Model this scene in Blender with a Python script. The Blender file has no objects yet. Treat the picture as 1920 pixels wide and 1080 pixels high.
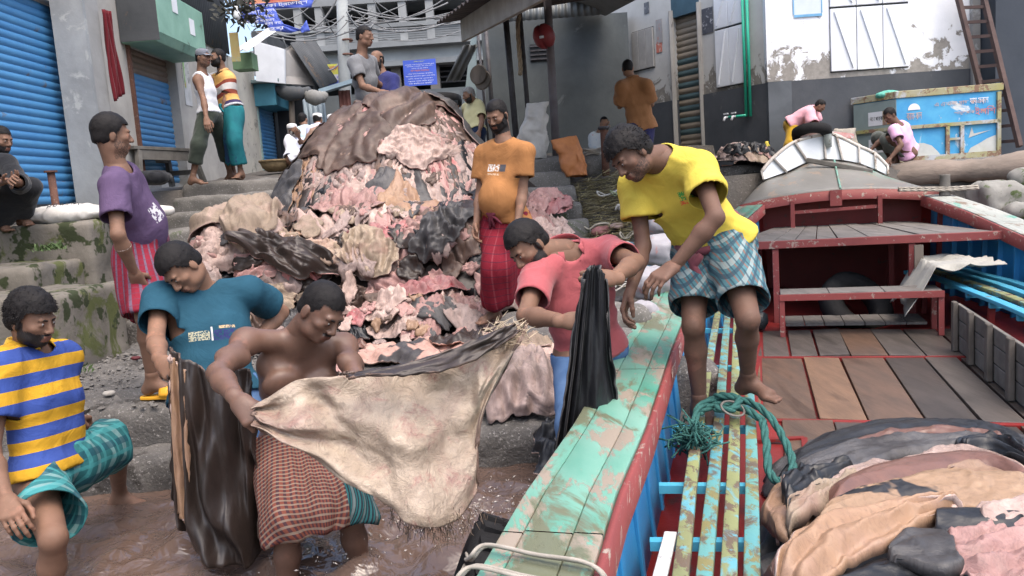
import bpy, bmesh, math, random
import numpy as np
from mathutils import Vector, Matrix
rad = math.radians
random.seed(7); RNG = np.random.default_rng(11)
scene = bpy.context.scene
COL = scene.collection
# ---------------------------------------------------------------- camera, sky, sun, exposure
CAM_H, PITCH, ROLL, FPX = 1.45, 7.0, 4.0, 1500.0
cd = bpy.data.cameras.new('camera'); cam = bpy.data.objects.new('camera', cd); COL.objects.link(cam)
cd.sensor_width = 36.0; cd.lens = 36.0*FPX/1920.0; cd.clip_start = 0.05; cd.clip_end = 2000
CM = Matrix.Rotation(rad(90-PITCH), 4, 'X') @ Matrix.Rotation(rad(-ROLL), 4, 'Z')
cam.matrix_world = Matrix.Translation((0, 0, CAM_H)) @ CM
scene.camera = cam
world = bpy.data.worlds.new('World'); scene.world = world; world.use_nodes = True
wn = world.node_tree.nodes; bgn = wn['Background']
sky = wn.new('ShaderNodeTexSky'); sky.sky_type = 'NISHITA'; sky.sun_disc = False
SUN_EL, SUN_AZ = 66.0, 150.0
sky.sun_elevation = rad(SUN_EL); sky.sun_rotation = rad(SUN_AZ); sky.air_density = 1.0; sky.dust_density = 5.0; sky.ozone_density = 1.0
world.node_tree.links.new(sky.outputs[0], bgn.inputs[0]); bgn.inputs[1].default_value = 0.15
sl = bpy.data.lights.new('sun', 'SUN'); sl.energy = 0.6; sl.angle = rad(70); sl.color = (1.0, 0.96, 0.9)
so = bpy.data.objects.new('sun', sl); COL.objects.link(so)
sd = Vector((math.sin(rad(SUN_AZ))*math.cos(rad(SUN_EL)), math.cos(rad(SUN_AZ))*math.cos(rad(SUN_EL)), math.sin(rad(SUN_EL))))
so.rotation_euler = sd.to_track_quat('Z', 'Y').to_euler(); so.location = (0, 0, 30)
scene.view_settings.view_transform = 'Standard'; scene.view_settings.look = 'None'
scene.view_settings.gamma = 1.0; scene.view_settings.exposure = 1.52
# ---------------------------------------------------------------- from a place in the photograph to a place in the world
CMn = np.array(CM.to_3x3()); CAMP = np.array([0, 0, CAM_H])
def ray(px, py):
    d = CMn @ np.array([(px-960)/FPX, -(py-540)/FPX, -1.0]); return d/d[1]
def P(px, py, Y): return CAMP + ray(px, py)*Y                      # on the wall Y metres ahead
def G(px, py, z):                                                  # on the level z
    d = ray(px, py); return CAMP + d*((z-CAM_H)/d[2])
def proj(p):
    q = CMn.T @ (np.asarray(p)-CAMP); return 960+FPX*q[0]/-q[2], 540-FPX*q[1]/-q[2]
def A(*v): return np.array(v, float)
def unit(v): v = np.asarray(v, float); return v/(np.linalg.norm(v)+1e-12)
# ---------------------------------------------------------------- noise
def _h(ix, iy, iz, seed):
    n = (ix*374761393 + iy*668265263 + iz*2147483647 + seed*1274126177) & 0xffffffff
    n = ((n ^ (n >> 13))*1274126177) & 0xffffffff
    return ((n ^ (n >> 16)) & 0xffff)/65535.0
def vnoise(p, seed=0):
    p = np.asarray(p, float); i = np.floor(p).astype(np.int64); f = p-i; f = f*f*(3-2*f); r = 0
    for dx in (0, 1):
        for dy in (0, 1):
            for dz in (0, 1):
                w = (f[..., 0] if dx else 1-f[..., 0])*(f[..., 1] if dy else 1-f[..., 1])*(f[..., 2] if dz else 1-f[..., 2])
                r = r+w*_h(i[..., 0]+dx, i[..., 1]+dy, i[..., 2]+dz, seed)
    return r
def fbm(p, seed=0, o=3):
    p = np.asarray(p, float); r = 0; a = .5
    for k in range(o): r = r+a*(vnoise(p*2**k, seed+k)-.5)*2; a *= .5
    return r
# ---------------------------------------------------------------- materials
MATS = {}
def newmat(name):
    m = bpy.data.materials.new(name); m.use_nodes = True; nt = m.node_tree
    return m, nt, nt.nodes, nt.links, nt.nodes['Principled BSDF']
def ramp(N, stops, interp='LINEAR'):
    r = N.new('ShaderNodeValToRGB'); e = r.color_ramp.elements; r.color_ramp.interpolation = interp
    while len(e) < len(stops): e.new(.5)
    for i, (p, c) in enumerate(stops): e[i].position = p; e[i].color = tuple(c)+(1,) if len(c) == 3 else c
    return r
def noise_node(N, L, scale, detail=5, rough=.6, vec=None, dist=0):
    n = N.new('ShaderNodeTexNoise'); n.inputs['Scale'].default_value = scale; n.inputs['Detail'].default_value = detail
    n.inputs['Roughness'].default_value = rough; n.inputs['Distortion'].default_value = dist
    if vec is not None: L.new(vec, n.inputs['Vector'])
    return n
def mix(N, L, fac, a, b, mode='MIX'):
    m = N.new('ShaderNodeMix'); m.data_type = 'RGBA'; m.blend_type = mode
    for i, v in ((0, fac), (6, a), (7, b)):
        if hasattr(v, 'links'): L.new(v, m.inputs[i])
        elif i == 0: m.inputs[0].default_value = v
        else: m.inputs[i].default_value = tuple(v)+(1,)
    return m.outputs[2]
def surf(name, c1, c2=None, scale=6, rough=.75, bump=.2, bscale=None, stain=None, sscale=2, sthr=.55, spec=.3, stretch=(1, 1, 1),
         rvar=.15, bdist=.01, speck=None, pscale=60, pthr=.62, metal=0, sheen=0, sss=0, coat=0, vary=0, sband=.06):
    """base colour c1 blended to c2 by noise, worn patches `stain`, flecks `speck`, fine relief"""
    if name in MATS: return MATS[name]
    m, nt, N, L, B = newmat(name); c2 = c2 or tuple(x*.7 for x in c1)
    tc = N.new('ShaderNodeTexCoord'); mp = N.new('ShaderNodeMapping'); mp.inputs['Scale'].default_value = stretch
    L.new(tc.outputs['Object'], mp.inputs[0]); v = mp.outputs[0]
    oi = N.new('ShaderNodeObjectInfo')
    ad = N.new('ShaderNodeVectorMath'); ad.operation = 'ADD'; L.new(v, ad.inputs[0])
    sc_ = N.new('ShaderNodeVectorMath'); sc_.operation = 'SCALE'; sc_.inputs[0].default_value = (13, 7, 5); L.new(oi.outputs['Random'], sc_.inputs['Scale'])
    L.new(sc_.outputs[0], ad.inputs[1]); v = ad.outputs[0]
    n1 = noise_node(N, L, scale, 6, .62, v, .3)
    r1 = ramp(N, [(.32, (0, 0, 0)), (.68, (1, 1, 1))]); L.new(n1.outputs[0], r1.inputs[0])
    col = mix(N, L, r1.outputs[0], c1, c2)
    if stain:
        n2 = noise_node(N, L, sscale, 7, .68, v, .6); r2 = ramp(N, [(sthr, (0, 0, 0)), (sthr+sband, (1, 1, 1))]); L.new(n2.outputs[0], r2.inputs[0])
        col = mix(N, L, r2.outputs[0], col, stain)
    if speck:
        n3 = noise_node(N, L, pscale, 3, .6, v); r3 = ramp(N, [(pthr, (0, 0, 0)), (pthr+.05, (1, 1, 1))]); L.new(n3.outputs[0], r3.inputs[0])
        col = mix(N, L, r3.outputs[0], col, speck)
    if vary:
        hv = N.new('ShaderNodeHueSaturation'); mr = N.new('ShaderNodeMapRange'); mr.inputs[3].default_value = 1-vary; mr.inputs[4].default_value = 1+vary
        L.new(oi.outputs['Random'], mr.inputs[0]); L.new(mr.outputs[0], hv.inputs['Value']); L.new(col, hv.inputs['Color']); col = hv.outputs[0]
    L.new(col, B.inputs['Base Color'])
    rr = N.new('ShaderNodeMapRange'); rr.inputs[3].default_value = max(.03, rough-rvar); rr.inputs[4].default_value = min(1, rough+rvar)
    L.new(n1.outputs[0], rr.inputs[0]); L.new(rr.outputs[0], B.inputs['Roughness'])
    B.inputs['Specular IOR Level'].default_value = spec; B.inputs['Metallic'].default_value = metal
    if sheen: B.inputs['Sheen Weight'].default_value = sheen
    if coat: B.inputs['Coat Weight'].default_value = coat; B.inputs['Coat Roughness'].default_value = .25
    if sss: B.inputs['Subsurface Weight'].default_value = sss; B.inputs['Subsurface Radius'].default_value = (.02, .008, .004); B.inputs['Subsurface Scale'].default_value = .5
    if bump:
        nb = noise_node(N, L, bscale or scale*6, 5, .65, v); bp = N.new('ShaderNodeBump'); bp.inputs['Strength'].default_value = bump; bp.inputs['Distance'].default_value = bdist
        L.new(nb.outputs[0], bp.inputs['Height']); L.new(bp.outputs[0], B.inputs['Normal'])
    MATS[name] = m; return m
# ---------------------------------------------------------------- objects
ORG = {}
def base_of(vs): return A((vs[:, 0].min()+vs[:, 0].max())/2, (vs[:, 1].min()+vs[:, 1].max())/2, vs[:, 2].min())
def tag(o, label=None, cat=None, group=None, kind=None):
    if label: o['label'] = label
    if cat: o['category'] = cat
    if group: o['group'] = group
    if kind: o['kind'] = kind
    return o
def thing(name, label, cat, loc, group=None):
    o = bpy.data.objects.new(name, None); o.empty_display_size = .1; COL.objects.link(o)
    o.location = tuple(loc); ORG[o.name] = np.asarray(loc, float); return tag(o, label, cat, group)
def link(name, me, mat, parent, org, smooth, bevel, solid):
    o = bpy.data.objects.new(name, me); COL.objects.link(o)
    for m in (mat if isinstance(mat, (list, tuple)) else [mat]): me.materials.append(m)
    if smooth: me.polygons.foreach_set('use_smooth', np.ones(len(me.polygons), bool))
    if parent:
        o.parent = parent; o.location = tuple(org-ORG[parent.name])
    else: o.location = tuple(org)
    ORG[o.name] = org
    if bevel:
        b = o.modifiers.new('bevel', 'BEVEL'); b.width = bevel; b.segments = 2; b.limit_method = 'ANGLE'; b.angle_limit = rad(40)
    if solid:
        s = o.modifiers.new('thickness', 'SOLIDIFY'); s.thickness = abs(solid); s.offset = -1
        if isinstance(mat, (list, tuple)) and len(mat) > 1: s.material_offset = 1; s.material_offset_rim = 1
    return o
def mesh(name, vs, fs, mat, parent=None, smooth=False, bevel=0, solid=0, org=None, uv=None, attr=None):
    vs = np.asarray(vs, float); me = bpy.data.meshes.new(name)
    if org is None: org = ORG[parent.name] if parent else base_of(vs)
    org = np.asarray(org, float); lv = vs-org
    if isinstance(fs, np.ndarray):
        n = len(fs); k = fs.shape[1]
        me.vertices.add(len(lv)); me.vertices.foreach_set('co', lv.ravel().astype(np.float32))
        me.loops.add(n*k); me.loops.foreach_set('vertex_index', fs.ravel().astype(np.int32))
        me.polygons.add(n); me.polygons.foreach_set('loop_start', np.arange(0, n*k, k, dtype=np.int32))
        try: me.polygons.foreach_set('loop_total', np.full(n, k, dtype=np.int32))
        except Exception: pass
        me.update(calc_edges=True)
    else: me.from_pydata([tuple(v) for v in lv], [], fs); me.update()
    if uv is not None:
        ul = me.uv_layers.new(name='UVMap'); li = np.empty(len(me.loops), np.int32); me.loops.foreach_get('vertex_index', li)
        ul.data.foreach_set('uv', np.asarray(uv, np.float32)[li].ravel())
    if attr:
        for k, v in attr.items():
            at = me.attributes.new(k, 'FLOAT', 'POINT'); at.data.foreach_set('value', np.asarray(v, np.float32))
    me.validate()
    return link(name, me, mat, parent, org, smooth, bevel, solid)
class MB:
    def __init__(s): s.v = []; s.f = []
    def add(s, vs, fs):
        o = len(s.v); s.v += [tuple(x) for x in vs]; s.f += [tuple(i+o for i in f) for f in fs]; return s
    def box(s, x0, x1, y0, y1, z0, z1):
        return s.obox(A((x0+x1)/2, (y0+y1)/2, (z0+z1)/2), A(x1-x0, 0, 0)/2, A(0, y1-y0, 0)/2, A(0, 0, z1-z0)/2)
    def obox(s, c, a, b, d):
        c, a, b, d = (np.asarray(q, float) for q in (c, a, b, d))
        vs = [c-a-b-d, c+a-b-d, c+a+b-d, c-a+b-d, c-a-b+d, c+a-b+d, c+a+b+d, c-a+b+d]
        fs = [(0, 3, 2, 1), (4, 5, 6, 7), (0, 1, 5, 4), (1, 2, 6, 5), (2, 3, 7, 6), (3, 0, 4, 7)]
        if np.dot(np.cross(a, b), d) < 0: fs = [f[::-1] for f in fs]
        return s.add(vs, fs)
    def bar(s, p, q, w, h, up=(0, 0, 1)):
        p, q = np.asarray(p, float), np.asarray(q, float); d = q-p; t = unit(d); r = unit(np.cross(t, up)); u = np.cross(r, t)
        return s.obox((p+q)/2, r*w/2, d/2, u*h/2)
    def tube(s, pts, r, n=8, caps=True):
        pts = [np.asarray(p, float) for p in pts]; m = len(pts); rs = r if hasattr(r, '__len__') else [r]*m
        vs = []; prev = None
        for i, p in enumerate(pts):
            t = unit(pts[min(i+1, m-1)]-pts[max(i-1, 0)])
            if prev is None: prev = unit(np.cross(t, (0, 0, 1) if abs(t[2]) < .9 else (1, 0, 0)))
            a = unit(prev-t*np.dot(prev, t)); b = np.cross(t, a); prev = a
            for k in range(n):
                w = 2*math.pi*k/n; vs.append(p+(a*math.cos(w)+b*math.sin(w))*rs[i])
        fs = [(i*n+k, i*n+(k+1) % n, (i+1)*n+(k+1) % n, (i+1)*n+k) for i in range(m-1) for k in range(n)]
        if caps: fs += [tuple(range(n))[::-1], tuple((m-1)*n+k for k in range(n))]
        return s.add(vs, fs)
    def lathe(s, c, prof, n=24, ax=(0, 0, 1), ref=None, closed=False):
        ax = unit(ax); a = unit(np.cross(ax, ref if ref is not None else ((1, 0, 0) if abs(ax[0]) < .9 else (0, 1, 0)))); b = np.cross(ax, a); m = len(prof)
        vs = [np.asarray(c)+ax*z+(a*math.cos(2*math.pi*k/n)+b*math.sin(2*math.pi*k/n))*r for r, z in prof for k in range(n)]
        R = m if closed else m-1
        fs = [(i*n+k, i*n+(k+1) % n, ((i+1) % m)*n+(k+1) % n, ((i+1) % m)*n+k) for i in range(R) for k in range(n)]
        return s.add(vs, fs)
    def prism(s, pts, d):
        n = len(pts); d = np.asarray(d, float); vs = [np.asarray(p, float) for p in pts]; vs += [p+d for p in vs]
        return s.add(vs, [tuple(range(n))[::-1], tuple(range(n, 2*n))]+[(i, (i+1) % n, (i+1) % n+n, i+n) for i in range(n)])
    def build(s, name, mat, parent=None, **k): return mesh(name, np.array(s.v), s.f, mat, parent, **k)
def gridmesh(V):
    n, m = V.shape[:2]; idx = np.arange(n*m).reshape(n, m)
    f = np.stack([idx[:-1, :-1], idx[1:, :-1], idx[1:, 1:], idx[:-1, 1:]], -1).reshape(-1, 4)
    return V.reshape(-1, 3), f
def lin(pts, n):                                                   # resample a polyline to n points (smooth)
    pts = np.asarray(pts, float); d = np.r_[0, np.cumsum(np.linalg.norm(np.diff(pts, axis=0), axis=1))]; t = np.linspace(0, d[-1], n)
    return np.stack([np.interp(t, d, pts[:, k]) for k in range(pts.shape[1])], 1)
def spline(pts, n):
    pts = np.asarray(pts, float); m = len(pts); out = []
    for t in np.linspace(0, m-1-1e-9, n):
        i = int(t); f = t-i; p0, p1, p2, p3 = pts[max(i-1, 0)], pts[i], pts[min(i+1, m-1)], pts[min(i+2, m-1)]
        out.append(.5*((2*p1)+(-p0+p2)*f+(2*p0-5*p1+4*p2-p3)*f*f+(-p0+3*p1-3*p2+p3)*f**3))
    return np.array(out)
def text(name, body, mat, c, right, up, height, parent, width=None, out=.004):
    """lettering as thin mesh: c is the middle, `right` and `up` the directions it runs in"""
    cu = bpy.data.curves.new(name, 'FONT'); cu.body = body; cu.align_x = 'CENTER'; cu.align_y = 'CENTER'; cu.resolution_u = 2
    o = bpy.data.objects.new(name, cu); COL.objects.link(o); bpy.context.view_layer.update()
    me = bpy.data.meshes.new_from_object(o.evaluated_get(bpy.context.evaluated_depsgraph_get())); COL.objects.unlink(o); bpy.data.objects.remove(o)
    n = len(me.vertices)
    if n == 0: return None
    co = np.empty(n*3, np.float32); me.vertices.foreach_get('co', co); co = co.reshape(-1, 3); fs = [tuple(p.vertices) for p in me.polygons]
    mn, mx = co.min(0), co.max(0); co = co-(mn+mx)/2; sz = mx-mn; r, u = unit(right), unit(up); nrm = np.cross(r, u)
    ky = height/max(sz[1], 1e-6); kx = width/sz[0] if width else ky
    vs = np.asarray(c)+co[:, :1]*kx*r+co[:, 1:2]*ky*u+nrm*out
    return mesh(name, vs, fs, mat, parent)
# ---------------------------------------------------------------- bodies: blended distance fields turned into one continuous skin
def d_cap(p, a, b, ra, rb, n=None, sq=1.0, flat=False):
    if n is not None: p = p+n*((p-a)@n)[..., None]*(1/sq-1); b = b+n*((b-a)@n)*(1/sq-1)
    ab = b-a; L2 = ab@ab+1e-12; t = ((p-a)@ab)/L2; tc = np.clip(t, 0, 1)
    d = np.linalg.norm(p-a-tc[..., None]*ab, axis=-1)-(ra+(rb-ra)*tc)
    if flat: d = np.maximum(d, (t-1)*math.sqrt(L2))
    return d
def d_ell(p, c, R, r):
    q = (p-c)@R; k0 = np.linalg.norm(q/r, axis=-1); k1 = np.linalg.norm(q/(r*r), axis=-1)+1e-9
    return k0*(k0-1)/k1
def cap(a, b, ra, rb=None, k=.03, n=None, sq=1.0, flat=False, sub=False):
    a, b = np.asarray(a, float), np.asarray(b, float); rb = ra if rb is None else rb; m = max(ra, rb)*max(1, sq)
    return (lambda p: d_cap(p, a, b, ra, rb, n, sq, flat), np.minimum(a, b)-m, np.maximum(a, b)+m, k, sub)
def ell(c, r, R=None, k=.02, sub=False):
    c, r = np.asarray(c, float), np.asarray(r, float); R = np.eye(3) if R is None else R; m = r.max()
    return (lambda p: d_ell(p, c, R, r), c-m, c+m, k, sub)
def field(prims, h, clip=None):
    lo = np.min([p[1] for p in prims if not p[4]], 0)-3*h-.02; hi = np.max([p[2] for p in prims if not p[4]], 0)+3*h+.02
    n = np.ceil((hi-lo)/h).astype(int)+1; D = np.full(n, .3); ax = [lo[i]+h*np.arange(n[i]) for i in range(3)]
    for f, l, u, k, sub in prims:
        m = k+3*h
        i0 = np.clip(np.floor((l-m-lo)/h).astype(int), 0, n); i1 = np.clip(np.ceil((u+m-lo)/h).astype(int)+1, 0, n)
        if (i1 <= i0).any(): continue
        s = tuple(slice(a, b) for a, b in zip(i0, i1))
        g = np.stack(np.meshgrid(ax[0][s[0]], ax[1][s[1]], ax[2][s[2]], indexing='ij'), -1)
        d = f(g); o = D[s]
        if sub: t = np.clip(.5-.5*(o+d)/k, 0, 1); D[s] = o*(1-t)-d*t+k*t*(1-t)
        else: t = np.clip(.5+.5*(o-d)/k, 0, 1); D[s] = o*(1-t)+d*t-k*t*(1-t)
    if clip is not None:
        for c, nrm in clip:
            g = sum((ax[i].reshape([-1 if j == i else 1 for j in range(3)])-c[i])*nrm[i] for i in range(3)); D = np.maximum(D, g)
    return D, lo
def surfnet(D, lo, h):
    s = D < 0; sh = [(i, j, k) for i in (0, 1) for j in (0, 1) for k in (0, 1)]; n = np.array(D.shape)-1
    cut = lambda X, c: X[c[0]:c[0]+n[0], c[1]:c[1]+n[1], c[2]:c[2]+n[2]]
    cnt = sum(cut(s, c).astype(np.int8) for c in sh); mask = (cnt > 0) & (cnt < 8)
    cells = np.argwhere(mask); idx = np.full(mask.shape, -1); idx[mask] = np.arange(len(cells))
    val = np.stack([cut(D, c)[mask] for c in sh], 1); co = np.array(sh, float); acc = np.zeros((len(cells), 3)); m = np.zeros(len(cells))
    for a in range(8):
        for b in range(a+1, 8):
            if np.abs(co[a]-co[b]).sum() != 1: continue
            x = (val[:, a] < 0) != (val[:, b] < 0); t = np.where(x, val[:, a]/(val[:, a]-val[:, b]+1e-12), 0)
            acc += x[:, None]*(co[a]+t[:, None]*(co[b]-co[a])); m += x
    V = lo+h*(cells+acc/m[:, None]); F = []
    for ax in range(3):
        o = [i for i in range(3) if i != ax]; e = [slice(None)]*3; f = [slice(None)]*3; e[ax] = slice(0, -1); f[ax] = slice(1, None)
        x = np.argwhere(s[tuple(e)] != s[tuple(f)]); x = x[(x[:, o[0]] > 0) & (x[:, o[1]] > 0) & (x[:, o[0]] < n[o[0]]) & (x[:, o[1]] < n[o[1]])]
        q = []
        for da, db in ((-1, -1), (0, -1), (0, 0), (-1, 0)):
            c = x.copy(); c[:, o[0]] += da; c[:, o[1]] += db; q.append(idx[c[:, 0], c[:, 1], c[:, 2]])
        q = np.stack(q, 1); ins = s[x[:, 0], x[:, 1], x[:, 2]]
        if ax == 1: ins = ~ins
        q[~ins] = q[~ins][:, ::-1]; F.append(q)
    F = np.concatenate(F); return V, F[(F >= 0).all(1)]
def vnormals(V, F):
    fn = np.cross(V[F[:, 2]]-V[F[:, 0]], V[F[:, 3]]-V[F[:, 1]]); N = np.zeros_like(V)
    for k in range(4): np.add.at(N, F[:, k], fn)
    return N/(np.linalg.norm(N, axis=1, keepdims=True)+1e-12)
def relax(V, F, it=1, w=.5):
    for _ in range(it):
        S = np.zeros_like(V); c = np.zeros(len(V))
        for k in range(4):
            for j in (1, 3): np.add.at(S, F[:, k], V[F[:, (k+j) % 4]]); np.add.at(c, F[:, k], 1)
        V = V*(1-w)+w*S/np.maximum(c, 1)[:, None]
    return V
def keep(V, F, m):
    F = F[m]; u = np.unique(F); r = np.full(len(V), -1); r[u] = np.arange(len(u)); return V[u], r[F], u
def hemsmooth(V, F, it=6):
    E = np.concatenate([F[:, [k, (k+1) % 4]] for k in range(4)]); E.sort(1); key = E[:, 0].astype(np.int64)*len(V)+E[:, 1]; u, c = np.unique(key, return_counts=True); b = u[c == 1]; e0, e1 = b//len(V), b % len(V); V = V.copy()
    for _ in range(it):
        S = np.zeros_like(V); n = np.zeros(len(V)); np.add.at(S, e0, V[e1]); np.add.at(S, e1, V[e0]); np.add.at(n, e0, 1); np.add.at(n, e1, 1); m = n > 1; V[m] = V[m]*.4+.6*S[m]/n[m][:, None]
    return V
def frame(x=None, y=None, z=None):
    """3x3 with columns x,y,z; y exact, z close"""
    y = unit(y); x = unit(np.cross(y, z)); return np.stack([x, y, np.cross(x, y)], 1)
def pt(o, R, x, y, z): return o+R@A(x, y, z)
def head_prims(o, R, s, fat=0):
    q = lambda x, y, z: pt(o, R, x*s, y*s, z*s); r = lambda *v: A(*v)*s
    L = [ell(q(0, -.012, .030), r(.074, .093, .086), R, .01), ell(q(0, .022, -.030), r(.062+fat, .068, .082), R, .03*s),
         ell(q(0, .058, -.094), r(.030, .026, .022), R, .03*s)]
    for e in (-1, 1):
        L += [ell(q(e*.040, .056, -.022), r(.024, .022, .017), R, .02*s), ell(q(e*.045, .018, -.075), r(.02+fat, .034, .022), R, .03*s),
              ell(q(e*.077, -.010, -.012), r(.009, .020, .031), R, .006)]
    L += [cap(q(-.036, .080, .022), q(.036, .080, .022), .011*s, k=.014*s)]
    for e in (-1, 1): L.append(ell(q(e*.031, .101, .001), r(.018, .015, .013), R, .012*s, True))
    for e in (-1, 1): L.append(ell(q(e*.031, .0785, -.001), r(.0155, .013, .012), R, .004))
    L += [cap(q(0, .086, .012), q(0, .108, -.030), .008*s, .0125*s, k=.012*s)]
    for e in (-1, 1): L += [ell(q(e*.014, .099, -.035), r(.009, .010, .008), R, .006*s)]
    L += [cap(q(-.018, .089, -.060), q(.018, .089, -.060), .0085*s, k=.008*s), cap(q(-.014, .087, -.073), q(.014, .087, -.073), .0085*s, k=.008*s),
          cap(q(-.022, .104, -.0665), q(.022, .104, -.0665), .0075*s, k=.004*s, sub=True)]
    return L
def hand_prims(w, R, s, side, curl, spread=0, thumb=.5):
    """wrist w; R columns: x to the thumb side, y along the fingers, z out of the back of the hand"""
    L = []; q = lambda x, y, z: pt(w, R, x*s, y*s, z*s); ks = [(.030, .086), (.010, .090), (-.011, .086), (-.030, .077)]
    ln = [(.042, .026, .021), (.047, .030, .022), (.043, .028, .021), (.033, .021, .018)]; rr = [.0094, .0096, .0092, .0080]
    L.append(cap(q(0, -.03, 0), q(0, .02, 0), .026*s, .025*s, k=.02*s, n=R[:, 2], sq=.8))
    for (kx, ky), l3, r in zip(ks, ln, rr):
        L.append(cap(q(kx*.55, .012, 0), q(kx, ky, .002), .015*s, .0115*s, k=.018*s))
        a = q(kx, ky, .002); th = curl[0]; ph = spread*kx*8
        for j, ll in enumerate(l3):
            d = R@A(math.sin(ph)*math.cos(th), math.cos(th)*math.cos(ph), -math.sin(th)); b = a+d*ll*s
            L.append(cap(a, b, r*s*(1-.08*j), r*s*(1-.08*(j+1)), k=.004)); a = b
            if j < 2: th += curl[j+1]
    a = q(.018, .018, -.006); t = thumb
    for ll, r, (dx, dy, dz) in ((.045, .0135, (.75-.5*t, .62, -.25-.3*t)), (.034, .011, (.35-.6*t, .85, -.25-.35*t)), (.027, .0095, (.05-.7*t, .85, -.2-.3*t))):
        b = a+R@unit((dx, dy, dz))*ll*s; L.append(cap(a, b, r*s, r*.9*s, k=.008)); a = b
    return L
def foot_prims(an, fd, s, up=A(0, 0, 1), mir=1):
    f = unit(fd-up*(fd@up)); sd = np.cross(f, up)*mir; q = lambda x, y, z: an+sd*x*s+f*y*s+up*z*s
    L = [ell(q(0, -.032, -.042), A(.032, .038, .034)*s, np.stack([sd, f, up], 1), .03), cap(q(0, .0, -.012), q(.0, .105, -.048), .038*s, .026*s, k=.03),
         cap(q(-.018, .10, -.055), q(.022, .11, -.055), .021*s, k=.025)]
    for i, (x, l, r) in enumerate(((-.030, .045, .0125), (-.011, .045, .0095), (.004, .040, .009), (.017, .034, .0085), (.030, .026, .008))):
        L.append(cap(q(x, .11, -.060), q(x*1.12, .125+l, -.064), r*s, r*.9*s, k=.008))
    return L
def arc_J(px, py, par, Ln, sg):
    d = ray(px, py); u = unit(d); v = par-CAMP; t = v@u; q = Ln*Ln-(v@v-t*t); return CAMP+u*(t+sg*math.sqrt(q) if q > 0 else t)
SK = {}
def skin(tone, wet=0):
    key = ('skin', tone, wet)
    if key not in SK:
        c = {'dark': (.145, .080, .056), 'brown': (.20, .112, .075), 'mid': (.23, .128, .084), 'tan': (.28, .158, .10)}[tone]
        m = surf('skin_%s%s' % (tone, '_wet' if wet else ''), c, tuple(x*.74 for x in c), 9, .46 if wet else .62, .3, 130, spec=.45 if wet else .28, rvar=.08, bdist=.002, sss=.05,
                       stain=tuple(min(1, x*y) for x, y in zip(c, (1.22, 1.10, 1.08))), sscale=14, sthr=.56, sband=.12)
        N, L, B = m.node_tree.nodes, m.node_tree.links, m.node_tree.nodes['Principled BSDF']; src = B.inputs['Base Color'].links[0].from_socket
        al = N.new('ShaderNodeAttribute'); al.attribute_name = 'lip'; col = mix(N, L, al.outputs['Fac'], src, (c[0]*.85, c[1]*.55, c[2]*.6))
        ab = N.new('ShaderNodeAttribute'); ab.attribute_name = 'beard'; nz = noise_node(N, L, 170, 3); sm = N.new('ShaderNodeMath'); sm.operation = 'ADD'; L.new(nz.outputs[0], sm.inputs[0]); L.new(ab.outputs['Fac'], sm.inputs[1])
        rr = ramp(N, [(.72, (0, 0, 0)), (1.0, (1, 1, 1))]); L.new(sm.outputs[0], rr.inputs[0]); col = mix(N, L, rr.outputs[0], col, (.014, .012, .012)); L.new(col, B.inputs['Base Color'])
        SK[key] = m
    return SK[key]
HAIR = lambda: surf('hair_black', (.007, .0065, .007), (.016, .014, .014), 60, .6, .6, 220, spec=.16, bdist=.004)
HAIRG = lambda: surf('hair_grey', (.28, .27, .26), (.12, .115, .11), 60, .6, .6, 220, spec=.3, bdist=.004)
EYEW = lambda: surf('eye_white', (.26, .23, .21), (.20, .17, .15), 20, .25, 0, spec=.5)
EYED = lambda: surf('eye_dark', (.012, .008, .006), (.02, .012, .01), 20, .15, 0, spec=.6)
def strands(o, R, s, n, ln, mask, seed, stand=.5, gray=False, rad_=None):
    """short tapered locks over the scalp, one mesh"""
    g = np.random.default_rng(seed); vs = []; fs = []; rr = rad_ if rad_ is not None else A(.080, .100, .094); c = A(0, -.012, .032)
    while len(fs) < n*2:
        v = unit(g.normal(size=3)); p = c+v*rr
        if not mask(p): continue
        t = unit(np.cross(v, g.normal(size=3))); fall = A(v[0]*.4, v[1]*.4, -.5)*(1-v[2]*.6)+A(g.normal()*.5, g.normal()*.5, 0); w = .0019*g.uniform(.7, 1.5)
        b = p-v*.006; d1 = unit(v*stand+fall*.6); l = ln*g.uniform(.6, 1.3); m = b+d1*l*.6; e = m+unit(d1+fall*.8+g.normal(size=3)*.35)*l*.5
        i = len(vs); vs += [pt(o, R, *(x*s)) for x in (b-t*w, b+t*w, m-t*w*.8, m+t*w*.8, e)]
        fs += [(i, i+1, i+3, i+2), (i+2, i+3, i+4)]
    return vs, fs
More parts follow.
